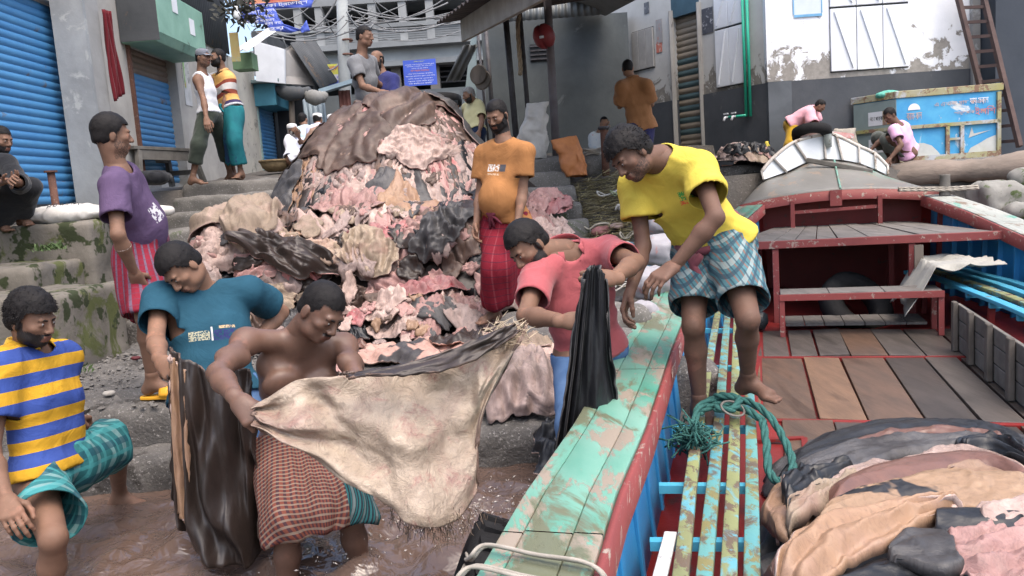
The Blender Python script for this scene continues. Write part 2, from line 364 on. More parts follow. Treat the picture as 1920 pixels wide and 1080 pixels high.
def person(name, label, Y, J, face, s=1.0, tone='brown', wear=(), hair='short', beard=None, res=1.0, belly=0, toes=None, hands=None, wet=0,
           build=1.0, hup=(0, 0, 1), group=None, feet=True, hips=None, bare=False, rings=(), seed=1, mous=False):
    """J: pixel joints solved to real bone lengths; R is the person's own right"""
    K = {}; K['pel'] = P(J['pel'][0], J['pel'][1], Y)
    ln = dict(nb=.46, shR=.19, shL=.19, elR=.28, elL=.28, wrR=.25, wrL=.25, head=.185, knR=.42, knL=.42, anR=.40, anL=.40)
    par = dict(nb='pel', shR='nb', shL='nb', elR='shR', elL='shL', wrR='elR', wrL='elL', head='nb', knR='hpR', knL='hpL', anR='knR', anL='knL')
    for k in ('nb', 'shR', 'shL', 'head', 'elR', 'elL', 'wrR', 'wrL'):
        if k in J: K[k] = arc_J(J[k][0], J[k][1], K[par[k]], ln[k]*s, J[k][2])
    up = unit(K['nb']-K['pel']); rv = K['shR']-K['shL']; rv = unit(rv-up*(rv@up)); fw = np.cross(up, rv)
    hv = rv if hips is None else unit(A(*hips)); hv = unit(hv*A(1, 1, .25))
    K['hpR'] = K['pel']+hv*.092*s-A(0, 0, .03)*s; K['hpL'] = K['pel']-hv*.092*s-A(0, 0, .03)*s
    for k in ('knR', 'knL', 'anR', 'anL'):
        if k in J: K[k] = arc_J(J[k][0], J[k][1], K[par[k]], ln[k]*s, J[k][2])
    B = build; at = lambda t, f=0: K['pel']+(K['nb']-K['pel'])*t+fw*f*s
    def torso(i=0, k=.05):
        c = lambda t, hl, r, f=0, sq=.86: cap(at(t, f)+rv*hl*s*B, at(t, f)-rv*hl*s*B, r*s*B+i, k=k, n=fw, sq=sq)
        L = [c(.0, .062, .104), c(.28, .052, .096, .004), c(.56, .058, .106, .006), c(.80, .080, .088, .0)]
        if belly: L.append(ell(at(.26, .05+belly*.5), A(.13, .09+belly, .15)*s+i, np.stack([rv, fw, up], 1), .06))
        for e in ('shR', 'shL'):
            L += [cap(K['nb']-up*.005*s, K[e]+up*.008*s, .046*s+i, .045*s*B+i, k=.04)]
            if bare: L += [ell(at(.70, .085)+(K[e]-K['nb'])*.45-up*.0, A(.075, .035, .06)*s, np.stack([rv, fw, up], 1), .04)]
        return L
    def arm(e, i=0, frac=None, k=.03):
        a, b = K['sh'+e], K['el'+e]
        if frac is not None and frac <= 1: return [cap(a, a+(b-a)*frac, .053*s*B+i, (.047+.004*frac)*s*B+i*1.5, k=.03, flat=True)]
        L = [ell(a+(b-a)*.08, A(.051, .051, .051)*s*B+i, None, .04), cap(a, b, .044*s*B+i, .034*s+i, k=k)]
        if bare: L.append(ell(a+(b-a)*.5+fw*.008, A(.040, .040, .070)*s*B, frame(y=unit(fw+A(.01, .02, .03)), z=unit(b-a)), .03))
        if 'wr'+e in K:
            w = K['wr'+e]; L += [cap(b, b+(w-b)*.30, .035*s+i, .038*s+i, k=.02), cap(b+(w-b)*.30, w, .038*s+i, .024*s+i, k=.02)]
        return L
    def leg(e, i=0, frac=2, k=.03, loose=0):
        h, n_ = K['hp'+e], K['kn'+e]; L = []
        if frac <= 1: return [cap(h, h+(n_-h)*frac, .088*s*B+i, (.088-.03*frac)*s*B+i+loose, k=.05, flat=True)]
        L.append(cap(h, n_, .080*s*B+i, .050*s+i+loose*.6, k=.05))
        if 'an'+e in K:
            a = K['an'+e]; kf = unit((n_-(h+a)/2)+1e-6)
            if i == 0: L += [ell(n_+kf*.010, A(.044, .044, .048)*s, None, .015), cap(n_, n_+(a-n_)*.30-kf*.020*s, .043*s, .049*s, k=.02), cap(n_+(a-n_)*.30-kf*.020*s, a, .048*s, .029*s, k=.02)]
            else:
                e2 = n_+(a-n_)*min(1, frac-1); L += [cap(n_, e2, .056*s+i+loose*.6, .048*s+i+loose, k=.04, flat=True)]
        return L
    base = A(*K['pel']); zs = [v[2] for v in K.values()]; foot = min(zs)-.075*s
    if 'anR' in K: base = (K['anR']+K.get('anL', K['anR']))/2
    root = thing(name, label, 'person', A(base[0], base[1], foot), group)
    M = skin(tone, wet); shells = []
    sH = s*.90; fy = unit(A(*face)); R = frame(y=fy, z=A(*hup)); hd = K['head']
    h = .013*res
    pr = torso()+[cap(K['nb']-up*.01, hd-R[:, 2]*.05*s-fy*.022*s, .058*s, .052*s, k=.035)]
    for e in 'RL':
        if 'el'+e in K: pr += arm(e)
        if 'kn'+e in K: pr += leg(e)
    V, F = surfnet(*field(pr, h), h); V = relax(V, F, 1, .4); shells.append((V, F))
    hh = .0052*max(1, res)
    V, F = surfnet(*field(head_prims(hd, R, sH)+[cap(K['nb']+up*.02, hd-R[:, 2]*.05*s-fy*.02*s, .053*s, .054*s, k=.03)], hh), hh); shells.append((V, F))
    for e in 'RL':
        if 'wr'+e in K and (hands or {}).get(e, True) is not None:
            hs = dict(curl=(.35, .5, .35), thumb=.3, spread=.25); hs.update((hands or {}).get(e) or {}); w = K['wr'+e]; fa = unit(w-K['el'+e])
            y = unit(A(*hs['dir'])) if 'dir' in hs else fa; bk = unit(A(*hs['back'])) if 'back' in hs else unit(np.cross(y, fw)*(-1 if e == 'L' else 1)+fw*.2)
            Rm = frame(y=y, z=bk); sx = 1
            tx = Rm[:, 0]; want = np.cross(y, Rm[:, 2])                 # thumb side: left hand +x when back faces viewer
            flip = -1 if e == 'R' else 1
            Rm = np.stack([Rm[:, 0]*flip, Rm[:, 1], Rm[:, 2]], 1)
            hk = .0046*max(1, res*.9); V, F = surfnet(*field(hand_prims(w, Rm, s*1.02, e, hs['curl'], hs['spread'], hs['thumb']), hk), hk); shells.append((V, F))
        if feet and 'an'+e in K:
            fd = A(*toes[e]) if toes and e in toes else fw; hk = .007*max(1, res)
            V, F = surfnet(*field([cap(K['an'+e]+unit(K['kn'+e]-K['an'+e])*.05, K['an'+e], .036*s, .034*s, k=.03)]+foot_prims(K['an'+e], fd, s, mir=1 if e == 'R' else -1), hk), hk); shells.append((V, F))
    VV = np.concatenate([v for v, f in shells]); FF = []; o = 0
    lc = (VV-hd)@R/sH; ax_ = np.abs(lc[:, 0]); sst = lambda x, a, b: np.clip((x-a)/(b-a), 0, 1)**2*(3-2*np.clip((x-a)/(b-a), 0, 1)); inh = (np.linalg.norm(lc, axis=1) < .155)*1.0
    lip = inh*(lc[:, 1] > .07)*sst(.026-ax_, 0, .008)*sst(lc[:, 2], -.086, -.080)*sst(-lc[:, 2], .052, .056)
    bd = np.zeros(len(VV))
    if beard:
        jawz = -.045-.55*np.clip(.05-lc[:, 1], 0, .05)*0+.55*np.clip(ax_-.045, 0, .03); jw = sst(jawz+.012-lc[:, 2], 0, .024)*sst(lc[:, 1], -.015, .01)*(1-lip)*(1-sst(.03-ax_, 0, .01)*sst(lc[:, 2], -.06, -.045)*0)
        cheek = sst(ax_, .042, .052)*sst(-lc[:, 2], -.02, .01)*sst(lc[:, 1], -.012, .0)*sst(.03-lc[:, 1], 0, .02); must = sst(.034-ax_, 0, .008)*sst(lc[:, 2], -.062, -.057)*sst(-lc[:, 2], .042, .046)*(lc[:, 1] > .06)
        nos = sst(.02-ax_, 0, .006)*(lc[:, 2] > -.046); bd = inh*np.clip(np.maximum(np.maximum(jw*(lc[:, 2] > -.14), cheek), must)-nos, 0, 1)*{'stubble': .33, 'short': .62, 'full': .8}[beard]*(1-lip)
    elif mous: bd = inh*sst(.030-ax_, 0, .008)*sst(lc[:, 2], -.060, -.056)*sst(-lc[:, 2], .044, .047)*(lc[:, 1] > .06)*.6
    for v, f in shells: FF.append(f+o); o += len(v)
    body = mesh('body', VV, np.concatenate(FF), M, root, smooth=True, attr={'beard': bd, 'lip': lip*.7})
    # ---- eyes, brows
    q = lambda x, y, z: pt(hd, R, x*sH, y*sH, z*sH)
    if res <= 1.3:
        for e in (-1, 1):
            eye = MB(); eye.lathe(q(e*.031, .0818, .0), [(.0001, .0098*sH), (.0055*sH, .0085*sH), (.0088*sH, .0045*sH), (.0098*sH, 0)][::-1], 10, R[:, 1]); ey = eye.build('eye', EYEW(), body, smooth=True)
            ir = MB(); ir.lathe(q(e*.031, .0826, -.0008), [(.0001, .0098*sH), (.0042*sH, .0093*sH), (.0046*sH, .007*sH)][::-1], 8, R[:, 1]); ir.build('iris', EYED(), ey, smooth=True)
        for e in (-1, 1):
            br = MB(); br.tube([q(e*.013, .0935, .018), q(e*.028, .0925, .0225), q(e*.047, .078, .017)], [.0032*sH, .0040*sH, .0018*s], 6)
            br.build('eyebrow', HAIR() if hair != 'grey' else HAIRG(), body, smooth=True)
    # ---- hair
    HM = HAIRG() if hair in ('grey', 'baldgrey') else HAIR()
    th = {'short': .007, 'curly': .026, 'thick': .016, 'crop': .005, 'grey': .006, 'bald': .005, 'cap': .004}.get(hair, 0)
    if th:
        def okh(p):
            y, z = p[1], p[2]
            if hair in ('bald',): return z < .045 and z > -.07 and y < .02 and not (y > -.01 and z < 0)
            hl = .066 if hair != 'curly' else .058
            return (z > hl-.35*max(0, y-.03)*0 and y >= .045) or (y < .045 and z > (.045-(.045-y)*1.25 if y > -.03 else -.055-(y+.03)*.1))
        rr = A(.0755, .0945, .0875)+th*A(.75, .8, 1.0); H = [ell(q(0, -.013, .032+th*.15), rr*sH, R, .01), ell(q(0, -.05, -.025), A(.064+th*.4, .055+th*.5, .05)*sH, R, .02)]
        hh = .0062*max(1, res); V, F = surfnet(*field(H, hh), hh); lc = (V-hd)@R/sH; N = vnormals(V, F)
        nz = fbm(lc*(38 if hair == 'curly' else 60), seed, 3); V = V+N*(nz*(.007 if hair == 'curly' else .0035)*sH)[:, None]
        jit = vnoise(lc*70, seed+5)*.012; ok = np.array([okh(p+A(0, 0, j)) for p, j in zip(lc, jit)])
        V, F, _ = keep(V, F, ok[F].all(1))
        st_v, st_f = strands(hd, R, sH, {True: 2400, False: 400}[res <= 1.1], .005+th*.45, okh, seed, .42 if hair == 'curly' else .10, rad_=rr-.002) if hair not in ('bald', 'cap') else ([], [])
        fs = [tuple(f) for f in F]; nV = len(V); fs += [tuple(i+nV for i in f) for f in st_f]; V = np.concatenate([V, np.array(st_v)]) if len(st_v) else V
        mesh('hair', V, fs, HM, root, smooth=True)
    if beard == 'full':
        bt = {'stubble': .0022, 'short': .005, 'full': .008}[beard]
        H = [ell(q(0, .022, -.032), A(.062, .068, .082)*sH+bt, R, .02), ell(q(0, .058, -.096), A(.030, .026, .022)*sH+bt*1.3, R, .03)]+[ell(q(e*.045, .018, -.075), A(.02, .034, .022)*sH+bt, R, .03) for e in (-1, 1)]
        H += [cap(q(-.02, .091, -.052), q(.02, .091, -.052), .0058*sH+bt*.3, k=.006)]
        hh = .005*max(1, res); V, F = surfnet(*field(H, hh), hh); lc = (V-hd)@R/sH
        V = V+vnormals(V, F)*(fbm(lc*90, seed, 2)*.003)[:, None]
        def okb(p):
            x, y, z = abs(p[0]), p[1], p[2]
            side = x > .040 and z < -.0 and y < .055 and y > -.012 and z < -.0-.35*max(0, y-.0)
            jaw = z < -.078-.25*max(0, .03-y)*0 and y > -.01; must = x < .034 and y > .07 and -.060 < z < -.046; chin = z < -.080 and y > .03; ring = x > .026 and x < .05 and -.085 < z < -.046 and y > .05
            return side or jaw or must or chin or ring
        ok = np.array([okb(p) for p in lc]); V, F, _ = keep(V, F, ok[F].all(1)); mesh('beard', V, F, HM if hair != 'grey' else HAIRG(), root, smooth=True)
    # ---- clothing
    def cloth(nm, prims, mat, caps, cuts=(), amp=.006, freq=9, hc=None, thick=.004, stretch=(1, 1, 1), sd_=0, attr=True):
        hc = hc or .012*res; D, lo = field(prims, hc, cuts); V, F = surfnet(D, lo, hc); V = relax(V, F, 1, .5); N = vnormals(V, F); ce = V[F].mean(1); m = np.ones(len(F), bool)
        fnn = np.cross(V[F[:, 2]]-V[F[:, 0]], V[F[:, 3]]-V[F[:, 1]]); fnn /= np.linalg.norm(fnn, axis=1, keepdims=True)+1e-12
        for c in caps:
            if c[0] == 'plane': m &= ~((np.abs((ce-c[1])@c[2]) < hc*.9) & (fnn@c[2] > .55) & (np.linalg.norm(ce-c[1], axis=1) < c[3]))
            else: m &= np.linalg.norm(ce-c[1], axis=1) > c[2]+hc*.35
        lc = np.stack([(V-K['pel'])@rv, (V-K['pel'])@fw, (V-K['pel'])@up], 1)
        dd = fbm(lc*freq*A(*stretch), seed+sd_, 3); rid = 1-np.abs(fbm(lc*freq*.8*A(*stretch)+7, seed+9+sd_, 2))*2
        r2 = 1-np.abs(fbm(lc@np.array([[.8, .3, .5], [-.5, .8, .3], [.3, -.5, .8]])*freq*.55*A(1.6, 1.6, .5)+3, seed+21+sd_, 2))*2.2; V = V+N*((dd*.5+np.clip(rid, 0, 1)**2*.7+np.clip(r2, 0, 1)**3*1.0-.35)*amp*.8)[:, None]
        at_ = {'along': lc[:, 2], 'across': lc[:, 0], 'depth': lc[:, 1]}
        V, F, u = keep(V, F, m); V = hemsmooth(V, F); return mesh(nm, V, F, mat, root, smooth=True, solid=thick, attr={k: v[u] for k, v in at_.items()})
    for w in wear:
        kind, mat = w[0], w[1]; o = w[2] if len(w) > 2 else {}
        if kind == 'shirt':
            i = o.get('inf', .016); hem = o.get('hem', -.12); sl = o.get('sleeve', .6); pr = torso(i, .035); cp = []
            if hem < .0: pr.append(cap(at(hem-.1)+rv*.08*s*B, at(hem-.1)-rv*.08*s*B,   .112*s*B+i+o.get('flare', .008), k=.06, n=fw, sq=.9))
            for e in 'RL':
                if 'el'+e in K and sl > 0:
                    fr = min(sl, 1); pr += arm(e, i, fr) if sl <= 1 else [cap(K['sh'+e], K['el'+e], .058*s*B+i, .046*s+i, k=.04), cap(K['el'+e], K['el'+e]+(K['wr'+e]-K['el'+e])*(sl-1), .046*s+i, .038*s+i, k=.03, flat=True)]
                    ax = K['el'+e]-K['sh'+e]; en = K['sh'+e]+ax*fr
                    if sl > 1: ax = K['wr'+e]-K['el'+e]; en = K['el'+e]+ax*(sl-1)
                    cp.append(('plane', en, unit(ax), .12*s))
            nr = o.get('neck', .072)*s; nc = K['nb']+up*.045*s+fw*o.get('vneck', .025)*s; pr.append(ell(nc, A(nr, nr, nr), None, .012, True)); cp.append(('sphere', nc, nr))
            if sl == 0:
                for e in 'RL':
                    c_ = K['sh'+e]+unit(K['sh'+e]-K['nb'])*.035*s; pr.append(ell(c_, A(.085, .085, .11)*s, None, .015, True)); cp.append(('sphere', c_, .085*s))
            cp.append(('plane', at(hem), -up, .5)); sh = cloth('shirt', pr, mat, cp, [(at(hem), -up)], o.get('amp', .010), o.get('freq', 8), stretch=o.get('st', (1, 1, .55)))
            if o.get('collar'):
                rg = []
                for a in np.linspace(-2.65, 2.65, 22):
                    p_ = K['nb']+up*(.022+.018*math.cos(a))*s+(-fw*math.cos(a)*.066+rv*math.sin(a)*.070)*s*1.05; rg.append((p_+up*.035*s, p_-up*.004*s+(p_-K['nb'])*.28))
                V = np.array(rg); vs, fs = gridmesh(V); mesh('collar', vs, fs, o['collar'], sh, smooth=True, solid=.004)
            if 'logo' in o: o['logo'](sh, K, at, rv, fw, up, s)
        elif kind in ('shorts', 'pants'):
            i = o.get('inf', .016); fr = o.get('len', .8); lo_ = o.get('loose', .012); pr = torso(i, .05)[:2]; cp = []
            for e in 'RL':
                if 'kn'+e not in K: continue
                pr += leg(e, i, fr, loose=lo_); h_, n_ = K['hp'+e], K['kn'+e]
                if fr <= 1: cp.append(('plane', h_+(n_-h_)*fr, unit(n_-h_), .16))
                elif 'an'+e in K: a = K['an'+e]; cp.append(('plane', n_+(a-n_)*min(1, fr-1), unit(a-n_), .13))
            tp = at(o.get('top', .10)); ld_ = unit(K['hpR']+K['hpL']-K['knR']-K['knL']); tn_ = unit(up+ld_); cp.append(('plane', tp, tn_, .4)); cloth(kind, pr, mat, cp, [(tp, tn_)], o.get('amp', .010), o.get('freq', 9), sd_=3)
        elif kind == 'lungi':
            top, hem = o.get('top', .14), o.get('hem', 1.7); i = .014; path = lambda e, t: (K['hp'+e]+(K['kn'+e]-K['hp'+e])*t if t <= 1 else K['kn'+e]+(K.get('an'+e, K['kn'+e]-A(0, 0, .4))-K['kn'+e])*(t-1))
            fl = o.get('flare', .012); pr = torso(i, .04)[:2]
            if belly: pr.append(torso(i, .04)[4])
            for t in np.linspace(0, hem+.12, 12): pr.append(cap(path('R', t), path('L', t), (.094-.034*min(t, 1.2))*s*B+i+fl*t, k=.05))
            hc = .013*res; eR, eL = path('R', hem), path('L', hem); nn = unit(unit(eR-path('R', hem-.35))+unit(eL-path('L', hem-.35))+A(0, 0, -.6)); ec = (eR+eL)/2; tp = at(top); tn_ = unit(up-unit(ec-at(0))*1.3)
            D, lo = field(pr, hc, [(ec, nn), (tp, tn_)]); V, F = surfnet(D, lo, hc); V = relax(V, F, 2, .5); N = vnormals(V, F); ce = V[F].mean(1); fnn = np.cross(V[F[:, 2]]-V[F[:, 0]], V[F[:, 3]]-V[F[:, 1]]); fnn /= np.linalg.norm(fnn, axis=1, keepdims=True)+1e-12
            m = ~((np.abs((ce-ec)@nn) < hc) & (fnn@nn > .5)) & ~((np.abs((ce-tp)@tn_) < hc) & (fnn@tn_ > .5))
            axd = unit(ec-at(0)); lat = unit(rv-axd*(rv@axd)); fwd = np.cross(lat, axd); rel = V-at(0); al = rel@axd; lx, ly = rel@lat, rel@fwd; th_ = np.arctan2(ly, lx); tt = np.clip(al/np.linalg.norm(ec-at(0)), 0, 1)
            q_ = np.stack([np.cos(th_)*1.6, np.sin(th_)*1.6, al*1.2], 1); fo = np.sin(th_*o.get('folds', 11)+4*fbm(q_, seed, 2))*.55+fbm(q_*A(2.5, 2.5, 1.4), seed+3, 3)*1.5
            V = V+N*((fo+.35)*(.004+o.get('famp', .016)*tt))[:, None]; V, F, u = keep(V, F, m); V = hemsmooth(V, F)
            lg = mesh('lungi', V, F, mat, root, smooth=True, solid=.004, attr={'lx': lx[u], 'ly': ly[u], 'along': al[u]})
            if o.get('knot', True):
                kb = MB(); kc = at(.10, .125+belly); g = np.random.default_rng(seed)
                for q_ in range(5):
                    e_ = kc+rv*g.normal()*.03+fw*.01-up*(.07+.05*q_/4); kb.tube(spline([kc+rv*g.normal()*.02, kc+fw*.022+rv*g.normal()*.02-up*.01, (kc+e_)/2+fw*.016, e_], 7), [.014, .017, .014, .011, .01, .009, .006], 7)
                kb.build('knot', mat, lg, smooth=True)
    for r in rings: r(root, K, at, rv, fw, up, s, hd, R*.9 if r.__name__ in ('skullcap', 'peaked') else R)
    person.K[root.name] = K
    return root, K, (at, rv, fw, up, hd, R)
person.K = {}
# ---- cloth materials
def crease(N, L, B):
    tc = N.new('ShaderNodeTexCoord'); n1 = noise_node(N, L, 7, 4, .6, tc.outputs['Object'], 1.6); b1 = N.new('ShaderNodeBump'); b1.inputs['Strength'].default_value = .4; b1.inputs['Distance'].default_value = .022; L.new(n1.outputs[0], b1.inputs['Height'])
    nb = noise_node(N, L, 400, 3, .6, tc.outputs['Object']); bp = N.new('ShaderNodeBump'); bp.inputs['Strength'].default_value = .25; bp.inputs['Distance'].default_value = .0015; L.new(nb.outputs[0], bp.inputs['Height']); L.new(b1.outputs[0], bp.inputs['Normal']); L.new(bp.outputs[0], B.inputs['Normal'])
def plain(name, c, rough=.85, vary=.16):
    if 'cloth_'+name in MATS: return MATS['cloth_'+name]
    m = surf('cloth_'+name, c, tuple(x*(1-vary) for x in c), 5, rough, .25, 420, spec=.15, bdist=.0015, sheen=.15, rvar=.05, stain=tuple(x*.82 for x in c), sscale=4, sthr=.58, sband=.15)
    crease(m.node_tree.nodes, m.node_tree.links, m.node_tree.nodes['Principled BSDF']); return m
def attr_stripes(name, stops, period=None, attr='along', off=0.0):
    m, nt, N, L, B = newmat('cloth_'+name); at = N.new('ShaderNodeAttribute'); at.attribute_name = attr
    ma = N.new('ShaderNodeMath'); ma.operation = 'ADD'; ma.inputs[1].default_value = off; L.new(at.outputs['Fac'], ma.inputs[0])
    dv = N.new('ShaderNodeMath'); dv.operation = 'DIVIDE'; dv.inputs[1].default_value = period; L.new(ma.outputs[0], dv.inputs[0]); fr = N.new('ShaderNodeMath'); fr.operation = 'FRACT'; L.new(dv.outputs[0], fr.inputs[0])
    r = ramp(N, stops, 'CONSTANT'); L.new(fr.outputs[0], r.inputs[0]); n = noise_node(N, L, 5, 5); rr = ramp(N, [(.3, (.78, .78, .78)), (.7, (1, 1, 1))]); L.new(n.outputs[0], rr.inputs[0])
    L.new(mix(N, L, 1.0, r.outputs[0], rr.outputs[0], 'MULTIPLY'), B.inputs['Base Color']); B.inputs['Roughness'].default_value = .85; B.inputs['Specular IOR Level'].default_value = .15
    crease(N, L, B)
    return m
def plaid(name, base, l1, l2, step=.03, w1=.16, w2=.16, rough=.85, mode='uv', l3=None, w3=.08, split=None):
    """woven checks: bands across and along the cloth"""
    m, nt, N, L, B = newmat('cloth_'+name)
    if mode == 'uv':
        a1 = N.new('ShaderNodeAttribute'); a1.attribute_name = 'ly'; a2 = N.new('ShaderNodeAttribute'); a2.attribute_name = 'lx'; a3 = N.new('ShaderNodeAttribute'); a3.attribute_name = 'along'; tn = N.new('ShaderNodeMath'); tn.operation = 'ARCTAN2'; L.new(a1.outputs['Fac'], tn.inputs[0]); L.new(a2.outputs['Fac'], tn.inputs[1]); mu = N.new('ShaderNodeMath'); mu.operation = 'MULTIPLY'; mu.inputs[1].default_value = .19; L.new(tn.outputs[0], mu.inputs[0]); u, v = mu.outputs[0], a3.outputs['Fac']
    else:
        a1 = N.new('ShaderNodeAttribute'); a1.attribute_name = 'across'; a2 = N.new('ShaderNodeAttribute'); a2.attribute_name = 'along'; a3 = N.new('ShaderNodeAttribute'); a3.attribute_name = 'depth'
        ad = N.new('ShaderNodeMath'); L.new(a1.outputs['Fac'], ad.inputs[0]); L.new(a3.outputs['Fac'], ad.inputs[1]); u, v = ad.outputs[0], a2.outputs['Fac']
    def band(x, w, sh=0, st=step):
        d = N.new('ShaderNodeMath'); d.operation = 'MULTIPLY_ADD'; d.inputs[1].default_value = 1/st; d.inputs[2].default_value = sh+50; L.new(x, d.inputs[0]); f = N.new('ShaderNodeMath'); f.operation = 'FRACT'; L.new(d.outputs[0], f.inputs[0])
        g = N.new('ShaderNodeMath'); g.operation = 'LESS_THAN'; g.inputs[1].default_value = w; L.new(f.outputs[0], g.inputs[0]); k = N.new('ShaderNodeMath'); k.operation = 'MULTIPLY'; k.inputs[1].default_value = .72; L.new(g.outputs[0], k.inputs[0]); return k.outputs[0]
    c = mix(N, L, band(u, w1), base, l1); c = mix(N, L, band(v, w2), c, l2)
    if l3: c = mix(N, L, band(u, w3, .4), c, l3); c = mix(N, L, band(v, w3, .4), c, l3)
    if split:
        lt = N.new('ShaderNodeMath'); lt.operation = 'LESS_THAN'; lt.inputs[1].default_value = split[0]; L.new(a2.outputs['Fac'], lt.inputs[0]); c2_ = mix(N, L, band(u, .55, 0, .012), split[1], split[2]); c2_ = mix(N, L, band(u, .22, 0, .055), c2_, split[3]); c = mix(N, L, lt.outputs[0], c, c2_)
    n = noise_node(N, L, 5, 5); rr = ramp(N, [(.3, (.72, .72, .72)), (.7, (1, 1, 1))]); L.new(n.outputs[0], rr.inputs[0]); L.new(mix(N, L, 1.0, c, rr.outputs[0], 'MULTIPLY'), B.inputs['Base Color'])
    B.inputs['Roughness'].default_value = rough; B.inputs['Specular IOR Level'].default_value = .2
    crease(N, L, B)
    return m

def printed(name, c, boxes, front=1):
    """plain cloth with a printed chest motif: boxes (across0, across1, along0, along1, colour, breakup)"""
    m, nt, N, L, B = newmat('cloth_'+name); col = None; n = noise_node(N, L, 5, 5); rr = ramp(N, [(.3, tuple(x*.82 for x in c)), (.7, c)]); L.new(n.outputs[0], rr.inputs[0]); col = rr.outputs[0]
    at = {}
    for k in ('across', 'along', 'depth'): q = N.new('ShaderNodeAttribute'); q.attribute_name = k; at[k] = q.outputs['Fac']
    def cmp(x, op, v): g = N.new('ShaderNodeMath'); g.operation = op; L.new(x, g.inputs[0]); g.inputs[1].default_value = v; return g.outputs[0]
    def mul(x, y): g = N.new('ShaderNodeMath'); g.operation = 'MULTIPLY'; L.new(x, g.inputs[0]); L.new(y, g.inputs[1]); return g.outputs[0]
    fr = cmp(at['depth'], 'GREATER_THAN', 0) if front > 0 else cmp(at['depth'], 'LESS_THAN', 0)
    for a0, a1, l0, l1, cc, brk in boxes:
        k = mul(mul(mul(cmp(at['across'], 'GREATER_THAN', a0), cmp(at['across'], 'LESS_THAN', a1)), mul(cmp(at['along'], 'GREATER_THAN', l0), cmp(at['along'], 'LESS_THAN', l1))), fr)
        if brk: nz = noise_node(N, L, brk, 2); k = mul(k, cmp(nz.outputs[0], 'GREATER_THAN', .47))
        col = mix(N, L, k, col, cc)
    L.new(col, B.inputs['Base Color']); B.inputs['Roughness'].default_value = .85; B.inputs['Specular IOR Level'].default_value = .15
    crease(N, L, B)
    return m
# ---------------------------------------------------------------- materials of the place
m_conc = surf('concrete', (.165, .155, .142), (.10, .096, .088), 3, .85, .5, 30, stain=(.07, .085, .045), sscale=1.6, sthr=.60, speck=(.26, .25, .24), pscale=70, pthr=.6, bdist=.012)
m_gravelc = surf('gravel_concrete', (.145, .135, .125), (.085, .08, .075), 5, .8, .9, 48, stain=(.05, .045, .04), sscale=2.4, sthr=.56, speck=(.27, .255, .24), pscale=62, pthr=.60, bdist=.02)
m_moss = surf('mossy_concrete', (.175, .158, .135), (.115, .104, .088), 3, .88, .5, 26, stain=(.075, .085, .03), sscale=2.6, sthr=.52, speck=(.03, .038, .016), pscale=7, pthr=.56, bdist=.012)
m_mud = surf('muddy_ground', (.11, .10, .09), (.07, .065, .06), 2, .9, .8, 20, bdist=.02, speck=(.2, .19, .18), pscale=40, pthr=.64)
m_whitew = None
def painted(name, c, c2, peel, z0, z1, rough=.8, speck=None):
    """painted plaster whose paint has come off in patches towards its foot (a shape of its own)"""
    m, nt, N, L, B = newmat(name); tc = N.new('ShaderNodeTexCoord'); sp = N.new('ShaderNodeSeparateXYZ'); L.new(tc.outputs['Object'], sp.inputs[0])
    n1 = noise_node(N, L, 2.0, 6, .6, tc.outputs['Object']); r1 = ramp(N, [(.35, c), (.7, c2)]); L.new(n1.outputs[0], r1.inputs[0])
    mr = N.new('ShaderNodeMapRange'); mr.inputs[1].default_value = z0; mr.inputs[2].default_value = z1; mr.inputs[3].default_value = .22; mr.inputs[4].default_value = -.14; L.new(sp.outputs[2], mr.inputs[0])
    n2 = noise_node(N, L, 3.2, 8, .68, tc.outputs['Object'], .5); ad = N.new('ShaderNodeMath'); L.new(n2.outputs[0], ad.inputs[0]); L.new(mr.outputs[0], ad.inputs[1]); r2 = ramp(N, [(.63, (0, 0, 0)), (.665, (1, 1, 1))]); L.new(ad.outputs[0], r2.inputs[0])
    n3 = noise_node(N, L, 14, 5, .6, tc.outputs['Object']); r3 = ramp(N, [(.35, peel), (.65, tuple(x*.72 for x in peel))]); L.new(n3.outputs[0], r3.inputs[0])
    L.new(mix(N, L, r2.outputs[0], r1.outputs[0], r3.outputs[0]), B.inputs['Base Color']); B.inputs['Roughness'].default_value = rough; B.inputs['Specular IOR Level'].default_value = .2
    bp = N.new('ShaderNodeBump'); bp.inputs['Strength'].default_value = .5; bp.inputs['Distance'].default_value = .01; bp.invert = True; L.new(r2.outputs[0], bp.inputs['Height']); b2 = N.new('ShaderNodeBump'); b2.inputs['Strength'].default_value = .2; b2.inputs['Distance'].default_value = .01
    n4 = noise_node(N, L, 40, 4, .6, tc.outputs['Object']); L.new(n4.outputs[0], b2.inputs['Height']); L.new(bp.outputs[0], b2.inputs['Normal']); L.new(b2.outputs[0], B.inputs['Normal']); return m
m_slat = surf('shutter_blue', (.075, .25, .47), (.05, .19, .41), 1.5, .5, .12, 60, stain=(.13, .11, .10), sscale=2.2, sthr=.62, metal=.1, spec=.4)
m_slat_g = surf('shutter_rust', (.20, .155, .125), (.15, .11, .09), 3, .7, .2, 60)
m_slat_b = surf('shutter_teal', (.075, .125, .13), (.055, .09, .10), 3, .6, .15, 60); m_slat_t = surf('shutter_tan', (.27, .23, .18), (.20, .17, .13), 3, .7, .15, 60)
m_tin = surf('tin_grey', (.20, .21, .21), (.12, .125, .12), 2, .5, .15, 40, metal=.3, stain=(.10, .07, .05), sscale=2, sthr=.62, stretch=(2, 2, .4)); m_tinw = surf('tin_white', (.8, .8, .8), (.6, .62, .64), 3, .5, .1)
m_tind = surf('tin_dark', (.075, .08, .085), (.045, .05, .055), 2, .7, .2, 30, stain=(.12, .085, .06), sscale=2, sthr=.6)
